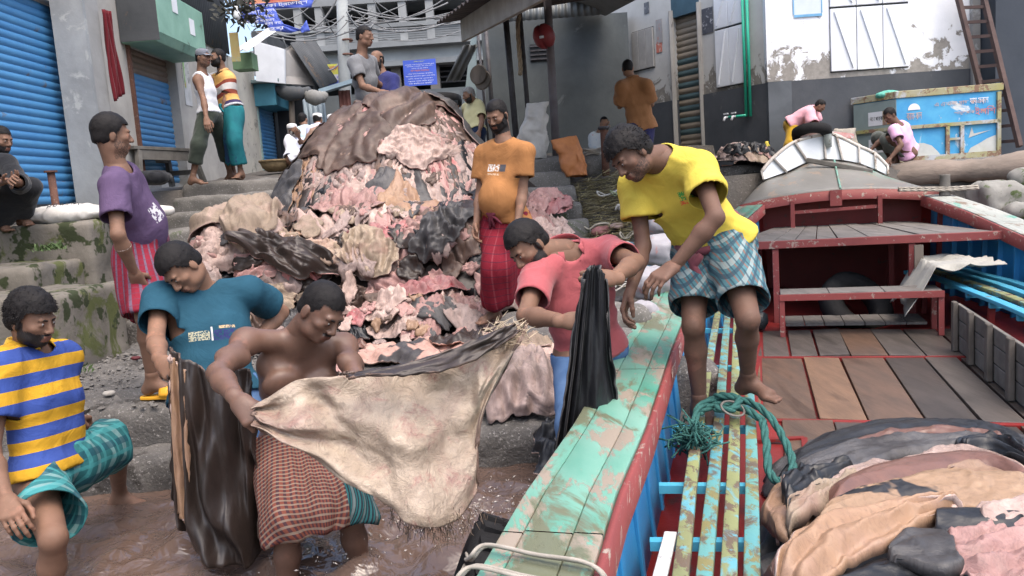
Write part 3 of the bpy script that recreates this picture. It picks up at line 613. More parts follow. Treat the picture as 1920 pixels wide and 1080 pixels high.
m_dark = surf('interior_shade_paint', (.035, .037, .040), (.022, .023, .026), 3, .9, .1); m_rust = surf('rust', (.13, .06, .04), (.085, .045, .035), 9, .8, .4, 60, speck=(.2, .13, .11), pscale=40)  # m_dark: flat dark colour stands in for shade inside openings, lightened for haze
m_wood = surf('old_wood', (.19, .155, .125), (.10, .085, .07), 5, .8, .4, 40, stretch=(1, 1, .25), bdist=.006); m_woodg = surf('grey_wood', (.17, .16, .145), (.095, .09, .08), 6, .85, .4, 40, bdist=.006)
m_sack = surf('sack_white', (.60, .58, .54), (.45, .43, .40), 6, .8, .3, 120, bdist=.006); m_ink = surf('ink_dark', (.05, .055, .06), None, 8, .8, 0)
m_white = surf('paint_white', (.66, .68, .70), (.56, .58, .60), 3, .7, .1); m_black = surf('rubber', (.012, .012, .013), (.022, .022, .023), 12, .75, .3, 60, spec=.12); m_iron = surf('iron', (.09, .09, .10), (.06, .055, .055), 9, .6, .3, 50, metal=.3)
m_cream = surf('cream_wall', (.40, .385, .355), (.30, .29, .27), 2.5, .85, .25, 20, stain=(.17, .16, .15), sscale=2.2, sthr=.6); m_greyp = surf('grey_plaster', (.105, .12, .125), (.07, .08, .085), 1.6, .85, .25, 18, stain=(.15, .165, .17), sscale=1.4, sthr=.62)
m_letter = surf('letter_white', (.75, .76, .8), (.68, .7, .75), 9, .7, 0)
def rock(name, c, half, rnd, amp, freq, h, mat, parent=None, seed=0, rot=0, squash=None):
    """a rough rounded block"""
    c, half = A(*c), A(*half); n = np.ceil((half*2+.14+amp*2)/h).astype(int)+1; lo = -(n-1)*h/2; g = np.stack(np.meshgrid(*[lo[i]+h*np.arange(n[i]) for i in range(3)], indexing='ij'), -1)
    q = np.abs(g)-(half-rnd); d = np.linalg.norm(np.maximum(q, 0), axis=-1)+np.minimum(q.max(-1), 0)-rnd; d = d+fbm((g+c)*freq, seed, 3)*amp
    V, F = surfnet(d, lo, h); ca, sa = math.cos(rot), math.sin(rot); V = V@np.array([[ca, sa, 0], [-sa, ca, 0], [0, 0, 1]]); return mesh(name, V+c, F, mat, parent, smooth=True)
def block(x0, x1, y0, y1, z0, z1): return ((x0+x1)/2, (y0+y1)/2, (z0+z1)/2), ((x1-x0)/2, (y1-y0)/2, (z1-z0)/2)
# ---------------------------------------------------------------- boat plan (needed for the water line too)
BYAW = rad(17.5); BF = A(math.sin(BYAW), math.cos(BYAW), 0); BR = A(math.cos(BYAW), -math.sin(BYAW), 0); BC = A(3.66, 8.8, 0)
def W(u, v, z): return BC+BF*(v-9.2)+BR*u+A(0, 0, z)
HWT = ([-1, 0, 1.8, 2.4, 3.6, 5.4, 7, 8.2, 9.2, 9.8, 10.2, 10.45], [1.3, 1.42, 1.51, 1.51, 1.54, 1.56, 1.45, 1.28, 1.06, .74, .36, .04]); ZGT = ([-1, 0, 2.4, 5.4, 7, 9.2, 10, 10.5], [.58, .58, .60, .67, .79, 1.10, 1.26, 1.42])
def hw(v): return float(np.interp(v, *HWT))
def zg(v): return float(np.interp(v, *ZGT))
# ---------------------------------------------------------------- ground, water
def gh(X, Y):
    t = np.clip((Y-6.2)/3.8, 0, 1); z = .18+t*1.40; z = np.where(Y < 6.2, .30, z); z = np.where(Y < 4.35, .30-(4.35-Y)*2.2, z); z = np.maximum(z, -.55)
    zr = np.interp(Y, [3.2, 4.4, 6.0, 9.4, 10.0], [-.55, -.1, .42, 1.50, 1.62]); w = np.clip((X-.75)/.5, 0, 1); z = z*(1-w)+zr*w
    z = np.where(Y > 10, 1.74+.085*np.minimum(Y-10, 6), z); z = np.where((X > 1.9) & (Y > 9.7) & (Y < 12), np.where(X > 4.7, 1.38, 1.46), z); wr = np.clip((X-2.2)/.5, 0, 1); z = np.where(Y < 9.75, z*(1-wr)+wr*np.where(X > 0, -.55, z), z)
    rx, ry = X-BC[0], Y-BC[1]; uu = rx*BR[0]+ry*BR[1]; vv = rx*BF[0]+ry*BF[1]+9.2; e = np.interp(vv, *HWT)+.25-np.abs(uu); z = np.where(vv < 10.2, np.minimum(z, np.where(e > 0, np.maximum(-.6, z-e*6), 9)), z)
    return z
xs = np.r_[np.linspace(-140, -7, 12), np.linspace(-6, 6.5, 130), np.linspace(8, 140, 12)]; ys = np.r_[np.linspace(-30, 1, 6), np.linspace(2, 14, 130), np.linspace(15, 200, 14)]
gx, gy = np.meshgrid(xs, ys, indexing='ij'); gz = gh(gx, gy)+fbm(np.stack([gx*3, gy*3, gx*0], -1), 3, 3)*.025-.02; v_, f_ = gridmesh(np.stack([gx, gy, gz], -1))
tag(mesh('ground', v_, f_, m_mud, smooth=True, org=(0, 0, 0)), kind='structure')
xs = np.r_[np.linspace(-90, -6, 10), np.linspace(-5, 2.2, 190), np.linspace(2.3, 90, 24)]; ys = np.r_[np.linspace(-40, 1.2, 10), np.linspace(1.3, 5.2, 120), np.linspace(5.3, 12.5, 30)]
gx, gy = np.meshgrid(xs, ys, indexing='ij'); rip = np.zeros_like(gx)
for cx, cy, a_, k_ in ((-1.0, 3.15, .020, 22), (-.5, 3.2, .016, 26), (-1.75, 3.2, .014, 24), (-2.3, 3.2, .014, 25), (-.15, 3.3, .022, 24)):
    r_ = np.hypot(gx-cx, (gy-cy)*1.15); rip += a_*np.sin(r_*k_+2.5*fbm(np.stack([gx*2, gy*2, gx*0], -1), int(k_), 2))*np.exp(-r_*1.6)
chop = 1-np.abs(fbm(np.stack([gx*6.5, gy*9, gx*0], -1), 5, 3))*1.8; near = np.exp(-((gx+.9)/1.6)**2-((gy-3.3)/.8)**2)
gz = rip*1.4+chop*.045*near+fbm(np.stack([gx*4, gy*5, gx*0], -1), 6, 3)*.012; v_, f_ = gridmesh(np.stack([gx, gy, gz], -1))
ce = v_[f_].mean(1)-BC; vv = ce@BF+9.2; uu = ce@BR; f_ = f_[~((np.abs(uu) < np.interp(vv, *HWT)-.12) & (vv < 10.4) & (vv > -1))]
m_water, nt, N, L, B = newmat('muddy_water'); tc = N.new('ShaderNodeTexCoord'); n1 = noise_node(N, L, 1.3, 5, .6, tc.outputs['Object'], .8); r1 = ramp(N, [(.3, (.085, .055, .043)), (.7, (.14, .096, .077))]); L.new(n1.outputs[0], r1.inputs[0]); L.new(r1.outputs[0], B.inputs['Base Color'])
B.inputs['Roughness'].default_value = .04; B.inputs['IOR'].default_value = 1.33; B.inputs['Specular IOR Level'].default_value = 1.0; n2 = noise_node(N, L, 8, 3, .5, tc.outputs['Object'], 1.0); bp = N.new('ShaderNodeBump'); bp.inputs['Strength'].default_value = .7; bp.inputs['Distance'].default_value = .04; L.new(n2.outputs[0], bp.inputs['Height']); L.new(bp.outputs[0], B.inputs['Normal'])
tag(mesh('water', v_, f_, m_water, smooth=True, org=(0, 0, 0)), kind='structure')
# ---------------------------------------------------------------- river steps
st = bpy.data.objects.new('river_steps', None); COL.objects.link(st); ORG[st.name] = A(0, 0, 0); tag(st, 'worn concrete river steps climbing from the landing to the terrace', 'steps', kind='structure')
for k in range(9):
    y = 10-.47*k; z = 1.8-.175*k; xl = [-4.0, -3.95, -3.9, -3.9, -3.85, -3.75, -3.6, -3.3, -3.2][k]; c, h_ = block(xl, .78+.012*k, y, y+.75, z-.34, z); rock('step', c, h_, .045, .035, 5, .032, m_conc if k < 7 else m_gravelc, st, seed=k)
c, h_ = block(-4.1, 1.15, 4.30, 6.5, -.25, .40); rock('landing', c, h_, .07, .06, 3.2, .034, m_gravelc, st, seed=20)
c, h_ = block(-4.3, .95, 4.08, 4.75, -.4, .20); rock('landing_step', c, h_, .06, .07, 4.5, .034, m_gravelc, st, seed=21)
c, h_ = block(-.1, .62, 4.75, 5.7, .1, .56); rock('landing_step', c, h_, .09, .08, 3.5, .034, m_gravelc, st, seed=22)
# loose gravel, uncountable
mb = MB(); g = np.random.default_rng(5)
for k in range(2600):
    x, y = g.uniform(-3.9, .9), g.uniform(4.3, 6.2); z = .40+.0; r_ = g.uniform(.006, .020)*(1 if g.random() < .93 else 1.8); q = A(x, y, z+.008); a = g.uniform(0, 6.3, 3); e = [A(math.cos(a[0]), math.sin(a[0]), 0)*r_*g.uniform(.8, 1.5), A(-math.sin(a[0]), math.cos(a[0]), .2)*r_*g.uniform(.6, 1.1), A(0, 0, r_*.7)]
    mb.add([q+e[0], q-e[0], q+e[1], q-e[1], q+e[2], q-e[2]], [(0, 2, 4), (2, 1, 4), (1, 3, 4), (3, 0, 4), (2, 0, 5), (1, 2, 5), (3, 1, 5), (0, 3, 5)])
tag(mb.build('gravel', surf('pebbles', (.20, .19, .175), (.11, .10, .095), 9, .8, .2, vary=.3)), 'loose gravel strewn over the concrete landing', 'gravel', kind='stuff')
# mossy ledges by the shops
def ledge(x1, y0, y1, z, label, lo=.3, mat=None): c, h_ = block(-5.6, x1, y0, y1, lo, z); return tag(rock('concrete_ledge', c, h_, .04, .035, 4, .034, mat or m_moss, seed=int(y0*10)), label, 'ledge')
ledge(P(186, 405, 6.9)[0], 6.72, 7.75, 1.44, 'tall mossy concrete ledge along the blue shuttered shop')
ledge(P(72, 495, 6.1)[0], 6.0, 6.9, 1.13, 'low mossy ledge with a brick-red top below the tall one')
ledge(P(148, 545, 5.65)[0], 5.35, 6.3, .96, 'small green mossy ledge end beside the landing')
# ---------------------------------------------------------------- shops on the left: wall at x = XW
XW = -4.3
def WX(px, py, x=XW): d = ray(px, py); return CAMP+d*(x/d[0])
sh = thing('shop_building', 'row of shops with concrete wall, pillar and roller shutters', 'building', (XW-2, 9, 1.4))
wy = lambda px, py=200: WX(px, py)[1]
y1a, y1b = 5.2, wy(118, 40); y2a, y2b = wy(253, 200), wy(333, 200); yend = wy(436, 200); zt1 = WX(105, 18)[2]; zt2 = WX(300, 112)[2]
mw = MB(); mw.box(XW-.35, XW-.003, y1b+.02, y2a-.02, 1.2, 5.5); mw.box(XW-.35, XW-.003, y2b+.02, yend, 1.2, 5.5); mw.box(XW-.35, XW-.001, y2a-.02, y2b+.02, zt2+.06, 5.5); mw.box(XW-.35, XW-.002, 1, y1b+.02, zt1+.06, 5.5); mw.box(XW-.35, XW-.004, 1, y1a, 1.2, zt1+.06)
mw.build('wall', m_cream, sh)
MB().box(XW-.34, XW-.12, y1a, y1b+.02, 1.2, 1.62).build('sill', m_conc, sh)
def slats(parent, ya, yb, z0, z1, n, mats, x=XW-.10):
    hgt = (z1-z0)/n; V = np.array([[A(0, yy, hgt*t)+A(.016*math.sin(math.pi*t)**.7, 0, 0) for t in np.linspace(0, 1, 7)] for yy in (ya, yb)]); v, f = gridmesh(V); first = {}
    for k in range(n):
        m = mats[k % len(mats)] if not callable(mats) else mats(k, n)
        if m.name not in first: o = mesh('slat', v+A(x, 0, z0), f, m, parent, smooth=True, org=A(x, 0, z0)); first[m.name] = o; b0 = ORG[o.name]; o.location = tuple(A(x, 0, z0+hgt*k)-ORG[parent.name])
        else: o = first[m.name].copy(); COL.objects.link(o); o.parent = parent; o.location = tuple(A(x, 0, z0+hgt*k)-ORG[parent.name])
s1 = thing('roller_shutter', 'wide bright blue roller shutter behind the squatting man', 'shutter', (XW-.1, (y1a+y1b)/2, 1.62)); slats(s1, y1a, y1b, 1.62, zt1+.05, 26, lambda k, n: m_slat)
mb = MB(); mb.box(XW-.14, XW+.03, y1b, y1b+.055, 1.45, zt1+.06); mb.build('guide_rail', m_cream, s1)
s2 = thing('roller_shutter', 'narrow blue roller shutter with rusty top behind the wooden bench', 'shutter', (XW-.1, (y2a+y2b)/2, 1.85)); slats(s2, y2a, y2b, 1.85, zt2+.05, 22, lambda k, n: m_slat_g if k > n-5 else m_slat)
mb = MB(); mb.box(XW-.12, XW+.035, y2a-.05, y2a, 1.8, zt2+.1); mb.build('guide_rail', m_rust, s2); mb = MB(); mb.box(XW-.12, XW+.035, y2b, y2b+.05, 1.8, zt2+.1); mb.build('guide_rail', m_cream, s2)
py0, py1 = WX(168, 100, XW+.30)[1], WX(212, 200, XW+.30)[1]
pl = thing('concrete_pillar', 'square grey concrete pillar between the two blue shutters', 'pillar', (XW+.2, (py0+py1)/2, 1.3)); mb = MB(); mb.box(XW+.02, XW+.30, py0, py0+.30, 1.3, 5.5); mb.build('shaft', surf('pillar_side', (.32, .32, .31), (.23, .23, .22), 2.5, .85, .3, 20), pl, bevel=.012)
mb = MB(); mb.box(XW+.0, XW+.315, py0-.055, py0-.001, 1.3, 5.5); mb.build('mortar_strip', surf('pillar_render', (.30, .315, .32), (.21, .22, .225), 2.5, .85, .3, 20, stain=(.36, .37, .36), sscale=3, sthr=.6), pl)
# red cloth hung beside the pillar
c0 = WX(196, 20, XW+.34); n_ = 24; V = np.array([[A(c0[0]+.02*math.sin(a*22)+.02*a, c0[1]-.06+a*(.10+.10*t), c0[2]-t*(.92-.1*a))+A(.01*math.sin(7*t+a*9), 0, 0) for t in np.linspace(0, 1, n_)] for a in np.linspace(0, 1, 30)]); v, f = gridmesh(V)
tag(mesh('hanging_cloth', v, f, plain('maroon', (.11, .008, .014)), smooth=True, solid=.006), 'dark red cloth hanging beside the concrete pillar', 'cloth')
# green shutter box above shutter 2
gy0, gy1 = y2a-.16, y2b+.02; z0 = zt2+.02
gb = thing('shutter_box', 'pale green metal shutter housing with paper notices', 'shutter box', (XW+.2, (gy0+gy1)/2, z0)); m_green = surf('mint_paint', (.23, .40, .31), (.17, .31, .24), 3, .55, .1, stain=(.09, .14, .11), sscale=3, sthr=.62)
mb = MB(); mb.prism([A(XW+.002, gy0, z0), A(XW+.40, gy0, z0), A(XW+.46, gy0, z0+.10), A(XW+.46, gy0, z0+.62), A(XW+.002, gy0, z0+.74)], (0, gy1-gy0, 0)); mb.build('housing', m_green, gb, bevel=.01); MB().box(XW+.004, XW+.455, gy0-.012, gy0-.002, z0+.01, z0+.60).build('end_plate', m_tind, gb)
for yy, zz in ((gy0+.45, z0+.42), (gy0+.95, z0+.25)): MB().box(XW+.462, XW+.466, yy, yy+.16, zz, zz+.2).build('paper_notice', m_white, gb)
# posters on the shop wall
def poster(a, b, label, c, c2, speckc, x=XW): 
    p, q = WX(*a, x+.004), WX(*b, x+.004); MBb = MB(); MBb.box(x-.001, x+.006, min(p[1], q[1]), max(p[1], q[1]), min(p[2], q[2]), max(p[2], q[2])); return tag(MBb.build('poster', surf('poster_%d' % len(MATS), c, c2, 5, .8, .1, stain=speckc, sscale=7, sthr=.56)), label, 'poster')
poster((336, 85), (362, 200), 'torn white and grey poster beside the narrow blue shutter', (.52, .53, .54), (.36, .37, .37), (.20, .20, .19)); poster((340, 98), (350, 165), 'green printed poster strip beside the narrow blue shutter', (.16, .38, .10), (.42, .5, .36), (.5, .25, .1), XW+.008)
poster((448, 180), (457, 210), 'small green poster on the cream wall end', (.18, .40, .12), (.4, .48, .36), (.5, .5, .45)); poster((462, 182), (472, 218), 'pale green poster high on the cream wall end', (.25, .45, .2), (.45, .52, .42), (.5, .5, .45))
# corrugated upper wall, drawn proud of the concrete
def corrug(name, a, b, h, mat, parent=None, pitch=.076, amp=.011, label=None, cat=None, up=(0, 0, 1), **k):
    a, b, up = A(*a), A(*b), A(*up); L_ = np.linalg.norm(b-a); n = max(8, int(L_/pitch*6)); d = unit(b-a); nn = unit(np.cross(d, up)); V = np.array([[a+d*s_+nn*amp*math.sin(2*math.pi*s_/pitch)+up*h*t for t in (0, .5, 1)] for s_ in np.linspace(0, L_, n)]); v, f = gridmesh(V); o = mesh(name, v, f, mat, parent, smooth=True, solid=.003, **k)
    return tag(o, label, cat) if label else o
zc = WX(400, 90)[2]; corrug('corrugated_panel', (XW+.03, y2b+.35, zc), (XW+.03, yend+.02, zc), 2.6, m_tind, sh)
mb = MB(); mb.box(XW-.3, XW+.01, yend, wy(482, 200), 1.8, 3.9); mb.build('end_wall', surf('cream_wall_worn', (.44, .42, .36), (.33, .32, .29), 2.5, .85, .25, 20, stain=(.2, .2, .18), sscale=3, sthr=.58), sh)
b0, b1 = P(430, 62, 11.8), P(452, 115, 11.8); mb = MB(); mb.box(b0[0], b1[0], 11.78, 11.80, b1[2], b0[2]); tag(mb.build('hanging_poster', surf('poster_orange', (.52, .34, .13), (.45, .42, .20), 4, .7, .05, stain=(.25, .36, .42), sscale=5, sthr=.55)), 'orange and yellow poster hanging from the tin eave', 'poster')
p0 = P(447, 100, 12.4); p1 = P(492, 52, 12.4); V = [(p0[0], 12.2, p0[2]), (P(470, 98, 12.4)[0], 12.2, p0[2]), (p1[0], 13.6, P(495, 50, 13.6)[2]), (P(440, 52, 13.6)[0], 13.6, P(440, 52, 13.6)[2])]
a_, b_ = A(*V[0]), A(*V[1]); corrug('tin_roof', V[0], V[1], 1, m_tinw, label='bright white corrugated tin roof over the lane shop', cat='roof', up=A(*V[2])-A(*V[1]), pitch=.10, amp=.02)
mb = MB(); q0, q1 = P(434, 100, 12.6), P(474, 128, 12.6); mb.box(q0[0], q1[0], 12.6, 12.9, q1[2], q0[2]); tag(mb.build('fascia_board', surf('fascia_green', (.14, .23, .13), None, 4, .8, .2)), 'faded green fascia board under the white tin roof', 'board')
# far blue shutter with its box
ya, yb = wy(487, 250), wy(516, 250); zb = WX(500, 205)[2]; s3 = thing('roller_shutter', 'far blue roller shutter in the lane beside the basket', 'shutter', (XW, (ya+yb)/2, 2.05)); slats(s3, ya, yb, 2.05, zb, 18, lambda k, n: m_slat, x=XW-.02)
mb = MB(); mb.box(XW-.05, XW+.03, ya-.06, ya, 2.05, zb); mb.build('guide_rail', surf('rail_teal', (.25, .36, .36), None, 4, .7, .1), s3)
mb = MB(); mb.box(XW-.25, XW+.02, yb, yb+4, 2.0, zb+1.5); tag(mb.build('lane_wall', m_tind), 'dark shop front wall further along the lane', 'wall')
bx = thing('shutter_box', 'blue painted shutter housing with pale lettering', 'shutter box', (XW+.1, ya, zb)); mb = MB(); mb.box(XW-.02, XW+.38, ya-.12, yb+.15, zb-.02, zb+.36); mb.build('housing', surf('teal_blue', (.045, .17, .24), (.08, .26, .34), 3, .5, .1), bx, bevel=.01); mb = MB(); mb.box(XW-.1, XW+.50, ya-.25, yb+.3, zb+.362, zb+.42); mb.build('lid', surf('lid_grey', (.17, .24, .25), None, 4, .6, .1), bx, bevel=.008); text('lettering', 'সালাম', m_letter, A(XW+.383, (ya+yb)/2, zb+.2), (0, 1, 0), (0, 0, 1), .14, bx, width=.5)
mb = MB(); a_, b_, c_, d_ = P(476, 76, 14.0), P(533, 92, 14.4), P(534, 157, 14.4), P(480, 152, 14.0); mb.prism([a_, b_, c_, d_], (.0, .08, 0)); tag(mb.build('sign_panel', m_white, bevel=.006), 'blank white metal signboard jutting over the lane', 'signboard')
mb = MB(); a_, b_, c_, d_ = P(533, 93, 14.6), P(552, 80, 15.2), P(588, 160, 15.2), P(534, 157, 14.6); mb.prism([a_, b_, c_, d_], (0, .1, 0)); tag(mb.build('gable_wall', surf('pink_grey', (.36, .345, .33), (.30, .285, .27), 3, .8, .2)), 'pale gable wall under the sloping tin roof', 'wall')
a_, b_ = P(545, 84, 15.0), P(600, 168, 15.0); corrug('tin_roof', a_+A(.05, 1.8, .4), a_+A(.05, -.2, 0), 1, m_tind, label='dark sloping corrugated roof over the pale gable', cat='roof', up=b_-a_, pitch=.12, amp=.02)
# shop mouth as a panel painted dark for its shade, awning bundles, tin fence
mb = MB(); a_ = P(515, 165, 15.4); b_ = P(600, 320, 15.4); mb.box(a_[0], b_[0], 15.4, 15.5, 1.9, a_[2]); tag(mb.build('lane_shop', m_dark), 'open shop at the end of the lane, its shade painted dark', 'shop')
mb = MB(); mb.tube([P(545, 165, 14.6), P(552, 300, 14.6)], .05, 10); tag(mb.build('awning_post', m_wood, smooth=True), 'pale wooden post holding the dark awning', 'post')
g = np.random.default_rng(3)
for nm, a, b, lab, mt in (('awning', (515, 165), (580, 168), 'rolled dark awning sheet sagging over the shop front', m_tind), ('awning', (570, 172), (610, 176), 'rolled grey tarpaulin bundle over the tin fence', surf('tarp', (.24, .24, .23), (.15, .15, .14), 5, .8, .4, 20))):
    p, q = P(*a, 14.5), P(*b, 14.5); pts = [p+(q-p)*t+A(0, .05*math.sin(9*t), -.09*math.sin(math.pi*t)) for t in np.linspace(0, 1, 12)]; mb = MB(); mb.tube(pts, [.05+.07*math.sin(math.pi*t)+.03*g.random() for t in np.linspace(0, 1, 12)], 10); tag(mb.build(nm, mt, smooth=True), lab, 'awning')
p, q = P(578, 300, 14.9), P(640, 300, 14.9); zt = P(600, 178, 14.9)[2]; corrug('tin_fence', (p[0], 14.9, 1.95), (q[0]-.2, 14.9, 1.95), zt-1.95, surf('tin_blue', (.19, .245, .29), (.12, .16, .20), 2, .5, .1, metal=.2), label='blue grey corrugated tin fence behind the men in white', cat='fence', pitch=.09)
p, q = P(634, 170, 14.8), P(668, 300, 14.8); corrug('tin_door', (p[0], 14.8, 1.95), (q[0], 14.8, 1.95), p[2]-1.95, surf('tin_rust_red', (.12, .045, .035), None, 2, .7, .2), label='rust red corrugated tin door beside the blue fence', cat='door', pitch=.07)
mb = MB(); p, q = P(600, 172, 14.7), P(672, 150, 14.7); mb.bar(p, q, .2, .07); tag(mb.build('roof_edge', surf('edge_blue', (.25, .34, .40), None, 3, .6, .1)), 'pale blue roof edge bar over the tin fence', 'beam')
# ---------------------------------------------------------------- far concrete building at the head of the lane
YF = 19.0; fb = thing('concrete_building', 'weathered grey concrete building with pierced balcony panels', 'building', (P(720, 200, YF)[0], YF+2, 2.0)); F_ = lambda px, py, y=YF: P(px, py, y)
m_fb = surf('far_concrete', (.25, .265, .27), (.17, .18, .185), 1.2, .85, .2, 10, stain=(.25, .26, .26), sscale=1, sthr=.6)  # concrete grey lightened to carry the haze of distance
X0, X1 = F_(470, 60)[0], F_(960, 60)[0]; zz = lambda py: F_(720, py)[2]
mb = MB(); mb.box(X0, X1, YF+1.2, YF+5, 1.8, zz(-60)); mb.build('wall', m_dark, fb)  # back wall painted dark for the shade within the openings
for nm, a, b, y0, y1, mt in (('upper_beam', -60, 4, 0, 1.2, m_fb), ('balcony_rail', 44, 52, -.02, .12, m_fb), ('floor_slab', 82, 92, -.25, 1.3, m_fb), ('lintel_band', 92, 116, .0, .4, surf('pale_band', (.40, .42, .42), (.28, .30, .30), 1.5, .85, .2)), ('lintel', 116, 126, -.1, .4, m_fb), ('dado', 172, 300, .1, .5, surf('dado_grey', (.12, .135, .14), (.085, .095, .10), 1.4, .85, .2))):
    mb = MB(); mb.box(X0, X1, YF+y0, YF+y1, zz(b), zz(a)); mb.build(nm, mt, fb)
for px in (560, 600, 700, 757, 808, 905): 
    mb = MB(); x = F_(px, 60)[0]; mb.box(x-.09, x+.09, YF+.03, YF+.33, zz(82), zz(4)); mb.build('column', surf('col_grey', (.30, .31, .31), None, 2, .85, .2), fb)
for px in (706, 742, 765, 815, 900): mb = MB(); x = F_(px, 150)[0]; mb.box(x-.11, x+.11, YF+.12, YF+.42, zz(176), zz(124)); mb.build('lower_column', surf('col_brown', (.20, .185, .17), None, 2, .85, .2), fb)
for a, b in ((566, 640), (655, 692), (697, 750), (757, 800), (808, 862)):
    xa, xb = F_(a, 65)[0], F_(b, 65)[0]; za, zb2 = zz(81), zz(52); mb = MB(); nx, nz = max(4, int((xb-xa)/.11)), 7
    for i in range(nx+1): x = xa+(xb-xa)*i/nx; mb.box(x-.028, x+.028, YF+.04, YF+.075, za, zb2)
    for j in range(nz+1): z = za+(zb2-za)*j/nz; mb.box(xa, xb, YF+.038, YF+.078, z-.03, z+.03)
    mb.build('pierced_panel', m_fb, fb)
for py in (132, 142, 152, 162): mb = MB(); mb.tube([F_(690, py, YF+.3), F_(900, py-12, YF+.3)], .02, 6); mb.build('window_bar', m_iron, fb)
a_, b_ = F_(755, 114, 17.5), F_(820, 158, 17.5); nt_ = thing('notice_board', 'bright blue notice board with white and orange lettering', 'notice', (a_[0], 17.5, b_[2])); mb = MB(); mb.box(a_[0], b_[0], 17.5, 17.53, b_[2], a_[2]); mb.build('board', surf('notice_blue', (.055, .10, .48), (.07, .13, .56), 2, .5, .03), nt_)
w_, h_ = b_[0]-a_[0], a_[2]-b_[2]; cx = (a_[0]+b_[0])/2; m_or = surf('letter_orange', (.72, .24, .06), None, 9, .6, 0); m_ye = surf('letter_yellow', (.6, .66, .2), None, 9, .6, 0)
for t, body, mt, hh_, wf in ((.93, 'বিজ্ঞপ্তি', m_ye, .055, .34), (.82, 'এতদ্বারা সর্বসাধারণের অবগতির জন্য', m_letter, .05, .9), (.75, 'জানানো যাচ্ছে যে এই ঘাটে', m_letter, .045, .8), (.67, 'চামড়া ধোয়া নিষেধ', m_letter, .045, .5), (.57, 'আদেশক্রমে কর্তৃপক্ষ', m_or, .075, .58), (.46, 'নির্দেশ অমান্য করিলে', m_letter, .05, .78), (.37, 'আইনানুগ ব্যবস্থা গ্রহণ করা হইবে', m_letter, .05, .92), (.27, 'নদী বন্দর এলাকা', m_letter, .05, .75), (.18, 'সকলের সহযোগিতা কামনা', m_letter, .05, .8), (.09, 'ঘাট পরিচালনা কমিটি', m_letter, .05, .74)):
    text('lettering', body, mt, A(cx, 17.5, b_[2]+h_*t), (1, 0, 0), (0, 0, 1), hh_*h_/.5*.55, nt_, width=w_*wf)
a_, b_ = P(596, 122, 16.5), P(650, 158, 16.5); bn = thing('banner', 'yellow and white shop banner beside the utility pole', 'banner', (a_[0], 16.5, b_[2])); hz = a_[2]-b_[2]
for k, (t0, t1, cc) in enumerate(((0, .22, (.10, .14, .5)), (.222, .5, (.6, .6, .68)), (.502, 1, (.62, .62, .12)))): mb = MB(); mb.box(a_[0], b_[0], 16.5, 16.52, b_[2]+hz*t0, b_[2]+hz*t1); mb.build('cloth_band', surf('banner_%d' % k, cc, None, 2, .7, .03), bn)
text('lettering', 'হাওলাদার', surf('letter_red', (.55, .06, .12), None, 9, .7, 0), A((a_[0]+b_[0])/2, 16.5, b_[2]+hz*.76), (1, 0, 0), (0, 0, 1), hz*.3, bn, width=(b_[0]-a_[0])*.75); text('lettering', 'স্টোর', surf('letter_blue', (.1, .1, .5), None, 9, .7, 0), A((a_[0]+b_[0])/2, 16.5, b_[2]+hz*.36), (1, 0, 0), (0, 0, 1), hz*.14, bn, width=(b_[0]-a_[0])*.8)
# utility pole and wires
mb = MB(); mb.tube([P(652, 330, 15.6), P(640, -40, 15.6)], [.13, .10], 14); up_ = thing('utility_pole', 'grey concrete utility pole tangled in wires', 'pole', P(652, 330, 15.6)); mb.build('shaft', surf('pole_grey', (.30, .32, .32), (.22, .235, .235), 3, .8, .2), up_, smooth=True)
for py in (76, 103): mb = MB(); c_ = P(648+py*.02, py, 15.6); mb.lathe(c_, [(.118, -.02), (.13, 0), (.118, .02)], 14); mb.build('strap', m_rust, up_)
wires = [((520, 38), (600, -10)), ((500, 55), (645, 30)), ((560, 62), (640, -20)), ((590, 72), (660, 28)), ((480, 60), (700, 35)), ((650, 22), (700, 45)), ((650, 30), (880, 12)), ((648, 38), (870, -30)), ((655, 40), (860, 32)), ((645, 60), (900, 20)), ((560, 45), (880, 40)), ((650, 15), (900, 8)), ((700, 0), (760, 60)), ((520, 58), (760, 8)), ((575, 100), (640, 112)), ((690, -10), (830, 45)), ((600, 10), (640, 70)), ((530, 70), (560, 100)), ((470, 48), (660, 18)), ((640, 5), (870, 28)), ((650, 48), (840, 5)), ((600, 30), (700, 12)), ((660, 15), (780, 55)), ((510, 20), (640, 60)), ((655, 55), (880, 50)), ((560, 15), (650, 45))]
for k, (a, b) in enumerate(wires):
    p, q = P(*a, 14.5+.1*k), P(*b, 14.8+.12*k); sag = .12+.18*((k*37) % 10)/10; mb = MB(); mb.tube([p+(q-p)*t-A(0, 0, sag*4*t*(1-t)) for t in np.linspace(0, 1, 14)], .009+.004*(k % 3), 5); tag(mb.build('overhead_wire', surf('wire', (.20, .21, .22), (.12, .12, .12), 3, .6, 0), smooth=True), 'thin sagging overhead wire strung by the utility pole', 'wire', 'overhead wires tangled around the utility pole')
